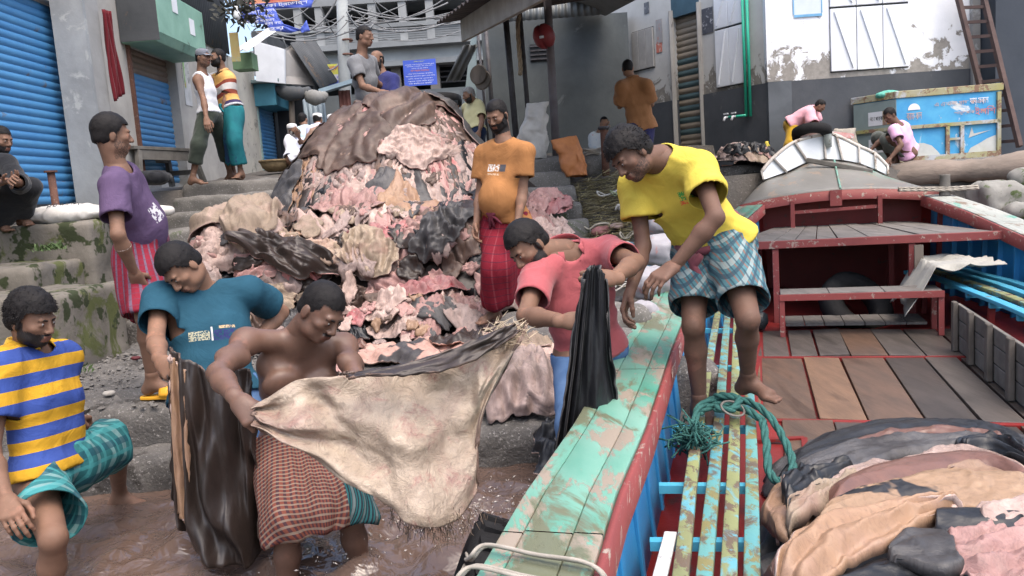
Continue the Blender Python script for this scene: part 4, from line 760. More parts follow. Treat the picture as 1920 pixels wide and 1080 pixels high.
# torn blue banner
def sheetq(a, b, c, d, nu, nv, wob, seed): 
    a, b, c, d = map(np.asarray, (a, b, c, d)); U, Vv = np.meshgrid(np.linspace(0, 1, nu), np.linspace(0, 1, nv), indexing='ij'); q = ((1-U)*(1-Vv))[..., None]*a+(U*(1-Vv))[..., None]*b+(U*Vv)[..., None]*c+((1-U)*Vv)[..., None]*d
    n = unit(np.cross(b-a, d-a)); return q+n*(fbm(np.stack([U*4, Vv*3, U*0], -1), seed, 2)*wob)[..., None]
m_ban = surf('banner_blue', (.07, .11, .48), (.10, .16, .58), 4, .6, .03); bb = thing('torn_banner', 'torn blue banner with white lettering sagging over the lane', 'banner', P(500, 60, 12.8))
for q in (sheetq(P(452, 8, 12.8), P(590, -8, 12.8), P(584, 14, 12.8), P(470, 17, 12.8), 16, 6, .04, 1), sheetq(P(446, 18, 12.8), P(516, 15, 12.8), P(528, 48, 12.8), P(450, 42, 12.8), 14, 8, .05, 2), sheetq(P(496, 34, 12.78), P(522, 32, 12.78), P(545, 62, 12.78), P(505, 57, 12.78), 10, 6, .05, 3), sheetq(P(522, 44, 12.76), P(534, 46, 12.76), P(566, 56, 12.76), P(545, 62, 12.76), 10, 5, .03, 4), sheetq(P(562, 56, 12.7), P(575, 38, 12.7), P(581, 58, 12.7), P(566, 62, 12.7), 8, 5, .03, 5)):
    v, f = gridmesh(q); mesh('cloth', v, f, m_ban, bb, smooth=True, solid=.004)
v, f = gridmesh(sheetq(P(455, 0, 12.77), P(562, -6, 12.77), P(562, 1, 12.77), P(464, 8, 12.77), 10, 4, .01, 6)); mesh('red_band', v, f, surf('banner_red', (.58, .10, .09), (.62, .35, .2), 5, .6, .03), bb, smooth=True)
for (px, py, wpx, hpx, body) in ((520, 9, 110, 9, 'নিউ ঢাকা ট্রেডার্স'), (490, 22, 52, 7, 'চামড়ার আড়ৎ'), (492, 31, 44, 6, 'এখানে সকল'), (484, 41, 60, 7, 'প্রকার চামড়া'), (512, 44, 30, 6, 'ক্রয় করা'), (518, 54, 30, 6, 'হয়')):
    c_ = P(px, py, 12.68); text('lettering', body, m_letter, c_, (1, 0, .03), (0, 0, 1), hpx/1500*12.7, bb, width=wpx/1500*12.7)
# dark leafy clump and bulb at the eave
p = P(455, 15, 11.6); mb = MB(); g = np.random.default_rng(8)
for k in range(260): q = p+g.normal(size=3)*A(.16, .2, .12); a = unit(g.normal(size=3))*.06; b = unit(g.normal(size=3))*.035; mb.add([q-a, q+b, q+a, q-b], [(0, 1, 2, 3)])
tag(mb.build('thatch_clump', surf('thatch', (.035, .037, .035), (.06, .06, .05), 9, .9, 0)), 'dark ragged thatch hanging from the eave', 'thatch', kind='stuff')
mb = MB(); mb.lathe(P(444, 26, 11.3), [(.001, -.09), (.035, -.075), (.05, -.03), (.04, .02), (.022, .05), (.022, .10), (.001, .10)], 14); tag(mb.build('light_bulb', m_white, smooth=True), 'white light bulb hanging under the eave', 'bulb')
# ---------------------------------------------------------------- centre right: grey-blue wall, canopy, posts
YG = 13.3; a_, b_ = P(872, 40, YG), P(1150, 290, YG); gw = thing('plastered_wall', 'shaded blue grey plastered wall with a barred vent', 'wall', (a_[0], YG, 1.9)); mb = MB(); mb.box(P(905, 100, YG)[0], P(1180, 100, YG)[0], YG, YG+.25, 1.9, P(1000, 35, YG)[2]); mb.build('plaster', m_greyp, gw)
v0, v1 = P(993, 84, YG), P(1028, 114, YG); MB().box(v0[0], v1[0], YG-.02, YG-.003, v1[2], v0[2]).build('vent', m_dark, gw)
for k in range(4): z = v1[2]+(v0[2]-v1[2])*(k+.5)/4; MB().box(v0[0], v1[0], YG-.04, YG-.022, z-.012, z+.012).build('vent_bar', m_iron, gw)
mb = MB(); x = P(885, 150, 12.9)[0]; mb.prism([P(858, 300, 12.9), P(893, 300, 12.9), P(893, 62, 12.9), P(883, 70, 12.9)], (0, .2, 0)); tag(mb.build('buttress_wall', surf('pale_teal_wall', (.30, .37, .38), (.22, .28, .29), 2, .85, .2)), 'pale teal wall edge beside the canopy', 'wall')
corrug('corrugated_awning', P(836, 152, 12.5), P(862, 152, 12.5), 1, m_tin, label='tilted grey corrugated sheet leaning under the canopy', cat='sheet', up=P(884, 84, 12.2)-P(850, 152, 12.5), pitch=.1, amp=.02)
mb = MB(); a_, b_ = P(640, 200, 16.0), P(860, 165, 16.0); mb.box(a_[0], b_[0], 16.0, 16.2, 1.9, b_[2]-.05); tag(mb.build('low_wall', surf('low_wall_grey', (.16, .18, .185), (.11, .12, .125), 1.5, .85, .2)), 'low grey wall beyond the heap', 'wall')
# canopy
cn = thing('tin_canopy', 'rusty tin canopy with a pale plank edge on thin poles', 'canopy', P(1000, 290, 11.5)); e0, e1 = P(868, 58, 11.8), P(992, -14, 8.6); d_ = e1-e0
mb = MB(); mb.bar(e0, e1+d_*.8, .06, .30); mb.build('fascia_plank', surf('plank_pale', (.36, .32, .27), (.25, .225, .19), 4, .8, .3, 30), cn, bevel=.006)
V = np.array([[e0+d_*t*1.9+A(s_*3.2-.32, 1.9*s_*0, .16+s_*.28+.022*math.sin(2*math.pi*t*26)) for s_ in np.linspace(0, 1, 6)] for t in np.linspace(-.04, 1, 160)]); v, f = gridmesh(V); mesh('tin_sheet', v, f, surf('tin_rusty', (.085, .065, .055), (.05, .042, .04), 3, .8, .3, 30), cn, smooth=True, solid=.01)
mb = MB(); p, q = P(912, 44, YG-.35), P(1125, 28, YG-.35); corrug('back_sheet', (p[0], YG-.35, p[2]), (q[0], YG-.35, q[2]), .22, m_tin, cn, pitch=.1, amp=.02)
for (a, b, r_, y) in (((910, 55), (924, 200), .035, 12.6), ((946, 18), (968, 250), .045, 11.6), ((972, 0), (992, 220), .035, 11.9), ((1026, -10), (1044, 300), .055, 10.9), ((896, 72), (912, 210), .022, 12.8)):
    p, q = P(*b, y), P(*a, y); mb = MB(); mb.tube([A(p[0], p[1], 1.86), q+A(0, 0, .3)], r_, 10); mb.build('pole', m_iron if r_ != .055 else surf('pole_mauve', (.20, .185, .20), (.14, .125, .13), 5, .7, .2), cn, smooth=True)
def rope(name, pts, r, mat, label=None, cat='rope', parent=None, twist=True, n=None, group=None):
    pts = spline(pts, n or max(24, int(sum(np.linalg.norm(np.diff(np.asarray(pts), axis=0), axis=1))/(r*1.6)))); m = len(pts); mb = MB()
    t_ = np.gradient(pts, axis=0); t_ /= np.linalg.norm(t_, axis=1, keepdims=True)+1e-9; ref = unit(A(.3, .2, .93)); a = np.cross(t_, ref); a /= np.linalg.norm(a, axis=1, keepdims=True)+1e-9; b = np.cross(t_, a)
    if twist:
        for s_ in range(3): ph = np.arange(m)*.75+s_*2.094; mb.tube(list(pts+(a*np.cos(ph)[:, None]+b*np.sin(ph)[:, None])*r*.5), r*.58, 6)
    else: mb.tube(list(pts), r, 7)
    o = mb.build(name, mat, parent, smooth=True); return tag(o, label, cat, group) if label else o
m_hemp = surf('hemp', (.36, .29, .20), (.24, .19, .13), 30, .85, .4, 90)
rope('hanging_rope', [P(974, 28, 10.8), P(971, 50, 10.75), P(973, 90, 10.75), P(976, 125, 10.75), P(975, 140, 10.75)], .03, m_hemp, 'frayed tan rope hanging from a canopy pole')
rd = thing('red_drum', 'red round plastic float hung on the mauve pole', 'float', P(1022, 90, 10.8)); ax = unit(A(.9, -.40, .25)); mb = MB(); mb.lathe(P(1020, 68, 10.75), [(.001, -.13), (.09, -.12), (.15, -.07), (.16, -.02), (.13, 0), (.16, .02), (.15, .07), (.09, .12), (.001, .13)], 22, ax); mb.build('shell', surf('red_plastic', (.30, .045, .05), (.22, .035, .04), 5, .45, .1), rd, smooth=True); mb = MB(); mb.bar(P(1012, 70, 10.58), P(1019, 69, 10.60), .02, .03); mb.build('white_mark', m_white, rd)
for (px, py, lab) in ((897, 140, 'round slatted wooden reel disc hung by the pole'), (905, 150, 'second wooden reel disc behind the slatted one')):
    mb = MB(); mb.lathe(P(px, py, 12.3-.0*px), [(.001, -.02), (.14, -.02), (.15, 0), (.14, .02), (.001, .02)], 20, A(-.5, -.85, .1)); tag(mb.build('wooden_reel', m_wood, smooth=False), lab, 'reel')
# tyre on wall top beyond heap
def tyre(name, c, ax, R_, r_, label=None, parent=None, treads=28, mat=None):
    t = thing(name, label, 'tyre', A(*c)-A(0, 0, R_*.9)) if not parent else None; par = t or parent; ax = unit(ax); mb = MB(); prof = [(R_-r_*1.1+0, -r_*.75), (R_-r_*.35, -r_*.98), (R_+r_*.35, -r_*.92), (R_+r_*.78, -r_*.72), (R_+r_*.86, 0), (R_+r_*.78, r_*.72), (R_+r_*.35, r_*.92), (R_-r_*.35, r_*.98), (R_-r_*1.1, r_*.75), (R_-r_*.95, 0)]
    mb.lathe(c, prof, 40, ax, closed=True); o = mb.build('carcass', mat or m_black, par, smooth=True)
    if treads:
        a = unit(np.cross(ax, (0, .2, 1))); b = np.cross(ax, a); first = None
        for k in range(treads):
            w = 2*math.pi*k/treads; d = a*math.cos(w)+b*math.sin(w); tg = np.cross(ax, d)
            for sgn in (-1, 1):
                mb = MB(); mb.obox(A(*c)+d*(R_+r_*.86)+ax*sgn*r_*.40+tg*sgn*.01, d*r_*.13, unit(tg+ax*.35*sgn)*math.pi*R_/treads*.62, ax*r_*.34); mb.build('tread_block', mat or m_black, par)
    return t or o
tyre('old_tyre', P(828, 191, 13.5), (0, .15, 1), .26, .09, 'old tyre lying on the low wall beyond the heap', treads=0)
# overhang slab, cable box
mb = MB(); a_, b_ = P(1055, -30, 12.4), P(1250, 20, 12.4); mb.prism([P(1060, 4, 13.2), P(1135, 30, 13.2), P(1230, -20, 11.0), P(1130, -60, 11.0)], (0, 0, .15)); tag(mb.build('eave_slab', surf('eave_grey', (.22, .22, .21), None, 2, .85, .2)), 'grey concrete eave slab above the terrace corner', 'eave')
# ---------------------------------------------------------------- white building on the right
YR = 11.2; CX = P(1440, 200, YR)[0]; DL = unit(A(-.53, .85, 0)); wb = thing('white_building', 'white washed building with black plinth and boarded windows', 'building', (CX+2, YR+2, 1.6))
def LW(px, py, off=0): d = ray(px, py); nn = A(DL[1], -DL[0], 0); c_ = A(CX, YR, 0)-nn*off*-1; t = ((c_-CAMP)@nn)/(d@nn); return CAMP+d*t
nL = unit(A(-DL[1], DL[0], 0)); nL = -nL if nL@A(-1, -1, 0) < 0 else nL
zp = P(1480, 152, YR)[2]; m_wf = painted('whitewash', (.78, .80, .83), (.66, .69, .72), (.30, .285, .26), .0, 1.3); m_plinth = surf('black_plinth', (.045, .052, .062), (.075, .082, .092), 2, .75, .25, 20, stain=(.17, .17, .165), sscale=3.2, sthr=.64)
def wallbox(name, p, q, z0, z1, nrm, th, mat, off=0, **k):
    p, q = A(p[0], p[1], 0), A(q[0], q[1], 0); mb = MB(); mb.prism([p+nrm*off+A(0, 0, z0), q+nrm*off+A(0, 0, z0), q+nrm*off+A(0, 0, z1), p+nrm*off+A(0, 0, z1)], -nrm*th); return mb.build(name, mat, wb, org=A(p[0], p[1], zp), **k)
nF = A(0, -1, 0); cF = A(CX+.0, YR, 0); xr = P(1830, 100, YR)[0]
wallbox('front_wall', cF+A(.28, 0, 0), A(xr, YR, 0), zp, 6.0, nF, .3, m_wf); wallbox('front_plinth', cF+A(.28, 0, 0), A(xr, YR, 0), 1.4, zp-.004, nF, .32, m_plinth, .02)
wallbox('corner_pier', cF-A(.02, 0, 0), cF+A(.30, 0, 0), zp, 6.0, nF, .3, m_wf, .07); wallbox('pier_plinth', cF-A(.02, 0, 0), cF+A(.30, 0, 0), 1.4, zp-.004, nF, .34, surf('plinth_grey', (.105, .12, .135), (.07, .08, .09), 2, .8, .2), .09)
# side wall pieces along DL
sd = lambda px: (LW(px, 200)-A(CX, YR, 0))@DL
sL = lambda s_: A(CX, YR, 0)+DL*s_
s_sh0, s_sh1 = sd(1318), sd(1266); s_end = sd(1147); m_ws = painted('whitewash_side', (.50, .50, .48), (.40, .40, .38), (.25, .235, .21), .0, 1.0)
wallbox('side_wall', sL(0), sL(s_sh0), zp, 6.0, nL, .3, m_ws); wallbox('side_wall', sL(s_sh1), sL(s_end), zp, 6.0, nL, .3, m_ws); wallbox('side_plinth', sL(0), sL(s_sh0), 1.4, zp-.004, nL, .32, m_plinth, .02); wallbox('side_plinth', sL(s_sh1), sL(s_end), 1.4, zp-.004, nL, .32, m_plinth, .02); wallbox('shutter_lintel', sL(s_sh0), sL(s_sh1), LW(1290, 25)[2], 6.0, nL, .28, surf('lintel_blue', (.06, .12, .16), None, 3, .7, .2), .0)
ss = thing('roller_shutter', 'tan and teal striped roller shutter in the white building', 'shutter', sL((s_sh0+s_sh1)/2)+A(0, 0, 1.75)); hh_ = (LW(1290, 25)[2]-1.75)/24
for k in range(24):
    V = np.array([[sL(s_)-nL*(.10-.02*math.sin(math.pi*t))+A(0, 0, 1.75+hh_*(k+t)) for t in np.linspace(0, 1, 6)] for s_ in (s_sh0, s_sh1)]); v, f = gridmesh(V); mesh('slat', v, f, (m_slat_t if k % 2 else m_slat_b) if 2 < k < 17 else m_slat_t, ss, smooth=True)
mb = MB(); mb.tube([sL(s_sh0)+nL*.01+A(0, 0, 1.7), sL(s_sh0)+nL*.01+A(0, 0, 4)], .04, 6); mb.build('guide_rail', m_cream, ss); mb = MB(); mb.tube([sL(s_sh1)+nL*.01+A(0, 0, 1.7), sL(s_sh1)+nL*.01+A(0, 0, 4)], .04, 6); mb.build('guide_rail', m_cream, ss)
m_board = surf('window_board', (.74, .77, .80), (.64, .67, .70), 3, .7, .08, 20); m_boardd = surf('window_board_old', (.34, .335, .32), (.26, .255, .245), 4, .8, .1, 20)
def window(label, pts, cols, rows, face, mat, diag=True):
    """boarded window: each leaf its own panel with a diagonal brace"""
    p, q, z0, z1, nn = pts; t = thing('boarded_window', label, 'window', A(p[0], p[1], z0)); d = q-p; zz_ = [z0, z0+(z1-z0)*.62, z1] if rows == 2 else [z0, z1]
    for j in range(rows):
        for i in range(cols):
            a, b = p+d*(i+.015)/cols, p+d*(i+.985)/cols; za, zb_ = zz_[j]+.014, zz_[j+1]-.014; mb = MB(); mb.prism([a+A(0, 0, za), b+A(0, 0, za), b+A(0, 0, zb_), a+A(0, 0, zb_)], nn*.035); pn = mb.build('leaf', mat, t, bevel=.006)
            if diag: mb = MB(); e = unit(d); s0 = a+e*.05+A(0, 0, zb_-.04)+nn*.04; s1 = b-e*.05+A(0, 0, za+.04)+nn*.04; mb.bar(s0, s1, .016, .035, nn); mb.build('brace', mat, pn)
    mb = MB(); mb.prism([p+A(0, 0, z0)-nn*.01, q+A(0, 0, z0)-nn*.01, q+A(0, 0, z1)-nn*.01, p+A(0, 0, z1)-nn*.01], nn*.016); mb.build('backing', m_ink, t); return t
zw0, zw1 = P(1560, 138, YR)[2]+.01, P(1560, -60, YR)[2]; window('large white boarded window with three braced leaves a row', (A(P(1556, 100, YR)[0], YR, 0), A(P(1703, 100, YR)[0], YR, 0), zw0, zw1, nF), 3, 2, nF, m_board)
pa, pb = LW(1346, 160), LW(1398, 160); window('narrow white boarded window beside the green pipe', (A(pb[0], pb[1], 0), A(pa[0], pa[1], 0), LW(1370, 162)[2], LW(1370, -20)[2], nL), 2, 2, nL, m_board)
pa, pb = LW(1188, 110), LW(1228, 110); window('old grey boarded window above the boy in brown', (A(pb[0], pb[1], 0), A(pa[0], pa[1], 0), LW(1205, 132)[2], LW(1205, 55)[2], nL), 3, 1, nL, m_boardd, False)
def sidepost(a, b, label, c, c2, st_): 
    p, q = LW(*a), LW(*b); mb = MB(); mb.prism([A(p[0], p[1], p[2])+nL*.004, A(q[0], q[1], p[2])+nL*.004, A(q[0], q[1], q[2])+nL*.004, A(p[0], p[1], q[2])+nL*.004], nL*.006); return tag(mb.build('poster', surf('spost_%d' % len(MATS), c, c2, 6, .8, .05, stain=st_, sscale=9, sthr=.55)), label, 'poster')
sidepost((1316, 18), (1338, 60), 'dark lettered plaque on the white side wall', (.05, .055, .07), (.10, .105, .12), (.4, .4, .42)); sidepost((1230, 38), (1243, 80), 'faded grey poster left of the striped shutter', (.34, .34, .34), (.27, .26, .26), (.4, .2, .18)); sidepost((1231, 82), (1242, 97), 'small red poster left of the striped shutter', (.42, .10, .07), (.5, .2, .15), (.6, .5, .45)); sidepost((1260, 148), (1268, 160), 'small grey notice near the striped shutter', (.3, .3, .31), (.22, .22, .23), (.5, .5, .5)); sidepost((1358, 80), (1366, 100), 'small printed notice on the narrow white window', (.22, .2, .24), (.45, .43, .45), (.1, .05, .08)); sidepost((1208, 6), (1218, 24), 'small dark plaque high on the side wall', (.13, .14, .16), (.09, .10, .11), (.25, .26, .28))
pa, pb = P(1487, -20, YR), P(1541, 30, YR); mb = MB(); mb.box(pa[0], pb[0], YR-.012, YR-.004, pb[2], pa[2]); pp = mb.build('wall_notice', surf('notice_paper', (.58, .64, .70), (.5, .57, .64), 4, .8, .03)); tag(pp, 'pale notice with blue ruled lines on the white wall', 'notice'); mb = MB(); mb.box(pa[0], pb[0], YR-.016, YR-.0125, pb[2]+.0, pb[2]+.035); mb.build('blue_rule', surf('rule_blue', (.18, .42, .66), None, 4, .8, 0), pp)
for k, (x, z) in enumerate(((1487, 0), (1540, 0))): p = P(x, 10, YR); mb = MB(); mb.box(p[0]-.008, p[0]+.008, YR-.016, YR-.0125, pb[2]+.04, pa[2]); mb.build('blue_rule', surf('rule_blue', (.18, .42, .66)), pp)
gp = thing('water_pipe', 'bright green water pipe with white taps on the corner', 'pipe', LW(1408, 220)); m_gp = surf('pipe_green', (.03, .42, .27), (.02, .34, .22), 5, .4, .05)
for dx in (0, 11): p, q = LW(1398+dx*.7, -20)+nL*.06, LW(1405+dx*.7, 218)+nL*.06; mb = MB(); mb.tube([A(q[0], q[1], q[2]), A(q[0], q[1], p[2])], .022, 10); mb.build('riser', m_gp, gp, smooth=True)
q = LW(1406, 216)+nL*.07; r_ = LW(1374, 220)+nL*.12; mb = MB(); mb.tube([q, r_], .018, 8); mb.build('branch', m_gp, gp, smooth=True)
for t in (0.05, .45):
    e = r_+(q-r_)*t; mb = MB(); mb.tube([e, e+nL*.06, e+nL*.09-A(0, 0, .05)], .017, 8); tp_ = mb.build('tap', m_white, gp, smooth=True); mb = MB(); mb.bar(e+nL*.04+A(0, 0, .05)-DL*.04, e+nL*.04+A(0, 0, .05)+DL*.04, .018, .02); mb.build('tap_handle', m_white, tp_)
# dark pier at far right and ladder
mb = MB(); xa = P(1858, 100, 10.9)[0]; mb.box(xa, xa+1.6, 10.8, 11.6, 1.2, 6.0); tag(mb.build('dark_pier', surf('blueblack_pier', (.035, .045, .058), (.05, .06, .075), 2, .75, .2)), 'blue black pier at the end of the white wall', 'pier'); mb = MB(); mb.box(P(1822, 60, 11.15)[0], xa-.01, 11.12, 11.4, 1.4, 6); tag(mb.build('grey_pier', surf('pier_grey', (.30, .30, .29), (.2, .2, .2), 2.5, .85, .2, stain=(.45, .46, .47), sscale=3, sthr=.56)), 'peeling grey pier beside the dark one', 'pier')
ld = thing('ladder', 'long rusty ladder leaning on the wall beside the painted box', 'ladder', P(1900, 280, 10.3)); l0, l1 = P(1835, 150, 10.75), P(1790, -30, 11.0); r0, r1 = P(1912, 275, 10.2), P(1838, -30, 10.95); l0 = l1+(l0-l1)*((r0[2]-l1[2])/(l0[2]-l1[2])); m_lad = surf('ladder_wood', (.095, .062, .055), (.065, .045, .042), 6, .8, .3, 30)
for a, b in ((l0, l1), (r0, r1)): mb = MB(); mb.bar(a, b, .055, .075, (0, 1, 0)); mb.build('rail', m_lad, ld, bevel=.004)
for k in range(11): t = (k+.4)/11; a, b = l0+(l1-l0)*t, r0+(r1-r0)*t; mb = MB(); mb.bar(a, b, .03, .04); mb.build('rung', m_lad, ld)
# ---------------------------------------------------------------- the boat
def chipped(name, c, c2, under, scale=9, thr=.56, rough=.45, under2=None, stretch=(1, 1, 1), bump=.35):
    """layers of paint worn through to what lies below"""
    m, nt, N, L, B = newmat(name); tc = N.new('ShaderNodeTexCoord'); mp = N.new('ShaderNodeMapping'); mp.inputs['Scale'].default_value = stretch; mp.inputs['Rotation'].default_value = (0, 0, BYAW); L.new(tc.outputs['Object'], mp.inputs[0]); v = mp.outputs[0]
    n1 = noise_node(N, L, 2.2, 5, .6, v); r1 = ramp(N, [(.32, c), (.68, c2)]); L.new(n1.outputs[0], r1.inputs[0]); n2 = noise_node(N, L, scale, 9, .72, v, .4); r2 = ramp(N, [(thr, (0, 0, 0)), (thr+.03, (1, 1, 1))]); L.new(n2.outputs[0], r2.inputs[0]); col = mix(N, L, r2.outputs[0], r1.outputs[0], under)
    if under2: n3 = noise_node(N, L, scale*.55, 8, .7, v, .8); r3 = ramp(N, [(thr+.02, (0, 0, 0)), (thr+.09, (1, 1, 1))]); L.new(n3.outputs[0], r3.inputs[0]); col = mix(N, L, r3.outputs[0], col, under2)
    L.new(col, B.inputs['Base Color']); B.inputs['Roughness'].default_value = rough; B.inputs['Specular IOR Level'].default_value = .4
    bp = N.new('ShaderNodeBump'); bp.inputs['Strength'].default_value = bump; bp.inputs['Distance'].default_value = .004; bp.invert = True; L.new(r2.outputs[0], bp.inputs['Height']); b2 = N.new('ShaderNodeBump'); b2.inputs['Strength'].default_value = .25; b2.inputs['Distance'].default_value = .006; n4 = noise_node(N, L, 34, 5, .6, v); L.new(n4.outputs[0], b2.inputs['Height']); L.new(bp.outputs[0], b2.inputs['Normal']); L.new(b2.outputs[0], B.inputs['Normal']); return m
m_gun = chipped('gunwale_green', (.045, .225, .16), (.22, .38, .31), (.27, .225, .18), 9, .52, .33, (.13, .14, .09), (1, .35, 1)); m_gunw = chipped('gunwale_worn', (.37, .38, .35), (.29, .31, .285), (.20, .155, .12), 9, .56, .6, (.12, .30, .24), (1, .4, 1))
m_trim = chipped('trim_red', (.235, .05, .046), (.18, .04, .038), (.30, .24, .20), 14, .58, .55); m_red = chipped('hull_red', (.20, .014, .012), (.135, .012, .011), (.085, .03, .025), 6, .60, .5); m_blue = chipped('hull_blue', (.035, .25, .50), (.028, .20, .43), (.12, .10, .09), 11, .68, .42)
m_bslat = chipped('slat_paint', (.07, .26, .33), (.12, .27, .20), (.18, .165, .07), 17, .50, .5, (.10, .08, .06), (1, .5, 1)); m_bslat2 = chipped('slat_paint_worn', (.23, .25, .10), (.15, .17, .09), (.115, .085, .06), 18, .51, .6, (.10, .30, .36), (1, .5, 1)); m_bslatb = chipped('slat_paint_blue', (.05, .30, .48), (.07, .34, .47), (.15, .14, .12), 12, .62, .5)
def deckwood(name, c, c2, wet): return surf(name, c, c2, 3.2, wet, .35, 26, spec=.45, stretch=(3, .6, 1), stain=tuple(x*.45 for x in c), sscale=2.0, sthr=.55, sband=.12, bdist=.006, rvar=.2)
m_deck = [deckwood('deck_brown', (.125, .075, .050), (.07, .048, .037), .42), deckwood('deck_grey', (.105, .09, .08), (.055, .047, .042), .40), deckwood('deck_dark', (.062, .05, .043), (.035, .029, .026), .36), deckwood('deck_tan', (.185, .108, .065), (.115, .07, .045), .46)]
m_plat = deckwood('platform_grey', (.185, .17, .155), (.125, .115, .105), .65)
boat = thing('wooden_boat', 'open wooden river boat with green gunwale and blue ribbed sides', 'boat', W(0, 4, -.4))
vs_ = np.linspace(-.8, 10.4, 70)
def strip(name, f, mat, vlist=vs_, nt_=5, parent=boat, **k):
    V = np.array([[f(v, t) for t in np.linspace(0, 1, nt_)] for v in vlist]); v, q = gridmesh(V); return mesh(name, v, q, mat, parent, **k)
zin = lambda v: float(np.interp(v, [0, 7, 9.2, 11], [-.22, -.18, .15, 1.0]))
for sgn in (-1, 1):
    strip('hull_side', lambda v, t: W(sgn*((hw(v)-.03)*(1-.10*t)), v, zg(v)-.03-t*(zg(v)+.55)), m_red, parent=boat, nt_=6, smooth=True, solid=.04)
    strip('inner_side', lambda v, t: W(sgn*((max(.02, hw(v)-.20))*(1-.03*t)), v, zg(v)-.06-t*(zg(v)-.06-.10)), m_blue, np.linspace(-.8, 9.1, 60), 4, solid=.02)
    strip('bilge', lambda v, t: W(sgn*((max(.02, hw(v)-.23))*(1-t)), v, .10*(1-t)**2+(-.02 if v < 8 else .0)*t), m_red, np.linspace(-.8, 9.6, 50), 8, smooth=True, solid=.02)
    # gunwale boards laid end to end, a narrow outer and a broad inner one
    for a, b in ((-.8, 1.55), (1.55, 3.2), (3.2, 5.6), (5.6, 7.6), (7.6, 9.15)):
        vl = np.linspace(a+.003, b-.003, 14)
        for e0, e1, dz in ((0, .055, -.006), (.06, .185, .0), (.188, .262, .003)):
            def prof(v, t, e0=e0, e1=e1, dz=dz):
                q = [(e0, -.05), (e0, 0), (e1, 0), (e1, -.05)][int(round(t*3))]; n_ = .003*fbm(A(v*3, q[0]*9, sgn), 4, 2); return W(sgn*(hw(v)-q[0]), v, zg(v)+dz+q[1]+n_)
            mt = m_gun if sgn < 0 else m_gunw; strip('gunwale_board', prof, mt, vl, 4, bevel=.004)
    strip('inner_trim', lambda v, t: W(sgn*(hw(v)-[.266, .266, .285, .285][int(round(t*3))]), v, zg(v)+[-.115, -.004, -.004, -.115][int(round(t*3))]), m_trim, np.linspace(-.8, 9.15, 50), 4)
    first = None
    for k in range(31):
        v = -.6+.315*k; a = W(sgn*(hw(v)-.215), v, zg(v)-.06); b = W(sgn*(hw(v)-.245), v, .06); mb = MB(); mb.bar(a, b, .05, .045, BF); mb.build('rib', m_blue if v < 8.6 else m_red, boat, bevel=.004)
# end walls
mb = MB(); mb.prism([W(-1.15, -.82, -.4), W(1.15, -.82, -.4), W(1.15, -.82, .56), W(-1.15, -.82, .56)], BF*-.05); mb.build('stern_board', m_red, boat)
# floor planks
g = np.random.default_rng(6)
for (va, vb, edges, seed) in ((4.35, 5.92, [-1.06, -.87, -.57, -.31, -.02, .24, .46, .78, 1.02], 0), (5.97, 7.0, [-1.05, -.86, -.66, -.46, -.24, .02, .27, .52, .78, 1.02], 1), (2.95, 4.30, [-.78, -.50, -.22, .1, .4, .7, 1.0], 2), (1.4, 2.92, [-.78, -.5, -.2, .1, .4, .7, 1.0], 3), (-.6, 1.37, [-.7, -.4, 0, .4, .8], 4)):
    for i, (u0, u1) in enumerate(zip(edges[:-1], edges[1:])):
        dz = g.uniform(-.006, .008); gp_ = g.uniform(.004, .014); tw = g.uniform(-.01, .01); mb = MB(); c = [W(u0+gp_, va+g.uniform(0, .012), .03+dz), W(u1-.003, va+g.uniform(0, .012), .03+dz+tw), W(u1-.003+tw, vb-g.uniform(0, .012), .03+dz+tw), W(u0+gp_+tw, vb-g.uniform(0, .012), .03+dz)]; mb.prism(c, (0, 0, .03)); mb.build('floor_plank', m_deck[int([3, 0, 3, 0, 2, 1, 2, 2, 1][i % 9] if seed == 0 else g.choice([0, 1, 2, 1, 2, 0]))], boat, bevel=.004)
for v in (4.325, 5.945, 7.03): mb = MB(); mb.bar(W(-1.05, v, .042), W(1.05, v, .042), .05, .03); mb.build('floor_beam', m_red, boat)
mb = MB(); mb.bar(G(1418, 826, .07), G(1508, 822, .07), .035, .016); mb.build('hatch_edge', m_red, boat); mb = MB(); mb.bar(G(1508, 822, .07), G(1513, 885, .07), .03, .014); mb.build('hatch_edge', m_red, boat)
# slatted side benches
def bench(sgn, va, vb, offs, mats, z=.38, nm='bench_slat'):
    for i, (o, mt) in enumerate(zip(offs, mats)):
        def prof(v, t): q = [(-.034, -.028), (-.034, 0), (.034, 0), (.034, -.028)][int(round(t*3))]; return W(sgn*(hw(v)-o+q[0]), v, z+q[1]+.004*math.sin(v*3+i))
        strip(nm, prof, mt, np.linspace(va, vb-.05*i, 24), 4, bevel=.005)
    for v in np.arange(va+.25, vb, .52): mb = MB(); mb.bar(W(sgn*(hw(v)-.24), v, z-.05), W(sgn*(hw(v)-max(offs)-.03), v, z-.05), .04, .035); mb.build('bench_bearer', m_bslatb, boat)
    for v in np.arange(va+.3, vb, 1.55): mb = MB(); mb.bar(W(sgn*(hw(v)-max(offs)), v, z-.06), W(sgn*(hw(v)-max(offs)-.02), v, .07), .04, .05, BF); mb.build('bench_leg', m_red, boat)
zb0 = .38
LB = [[G(x, y, zb0) for x, y in q] for q in (((1275, 1080), (1308, 806), (1343, 599)), ((1320, 1080), (1346, 806), (1363, 599)), ((1366, 1080), (1377, 806), (1381, 599)), ((1410, 1080), (1408, 806), (1399, 599)))]
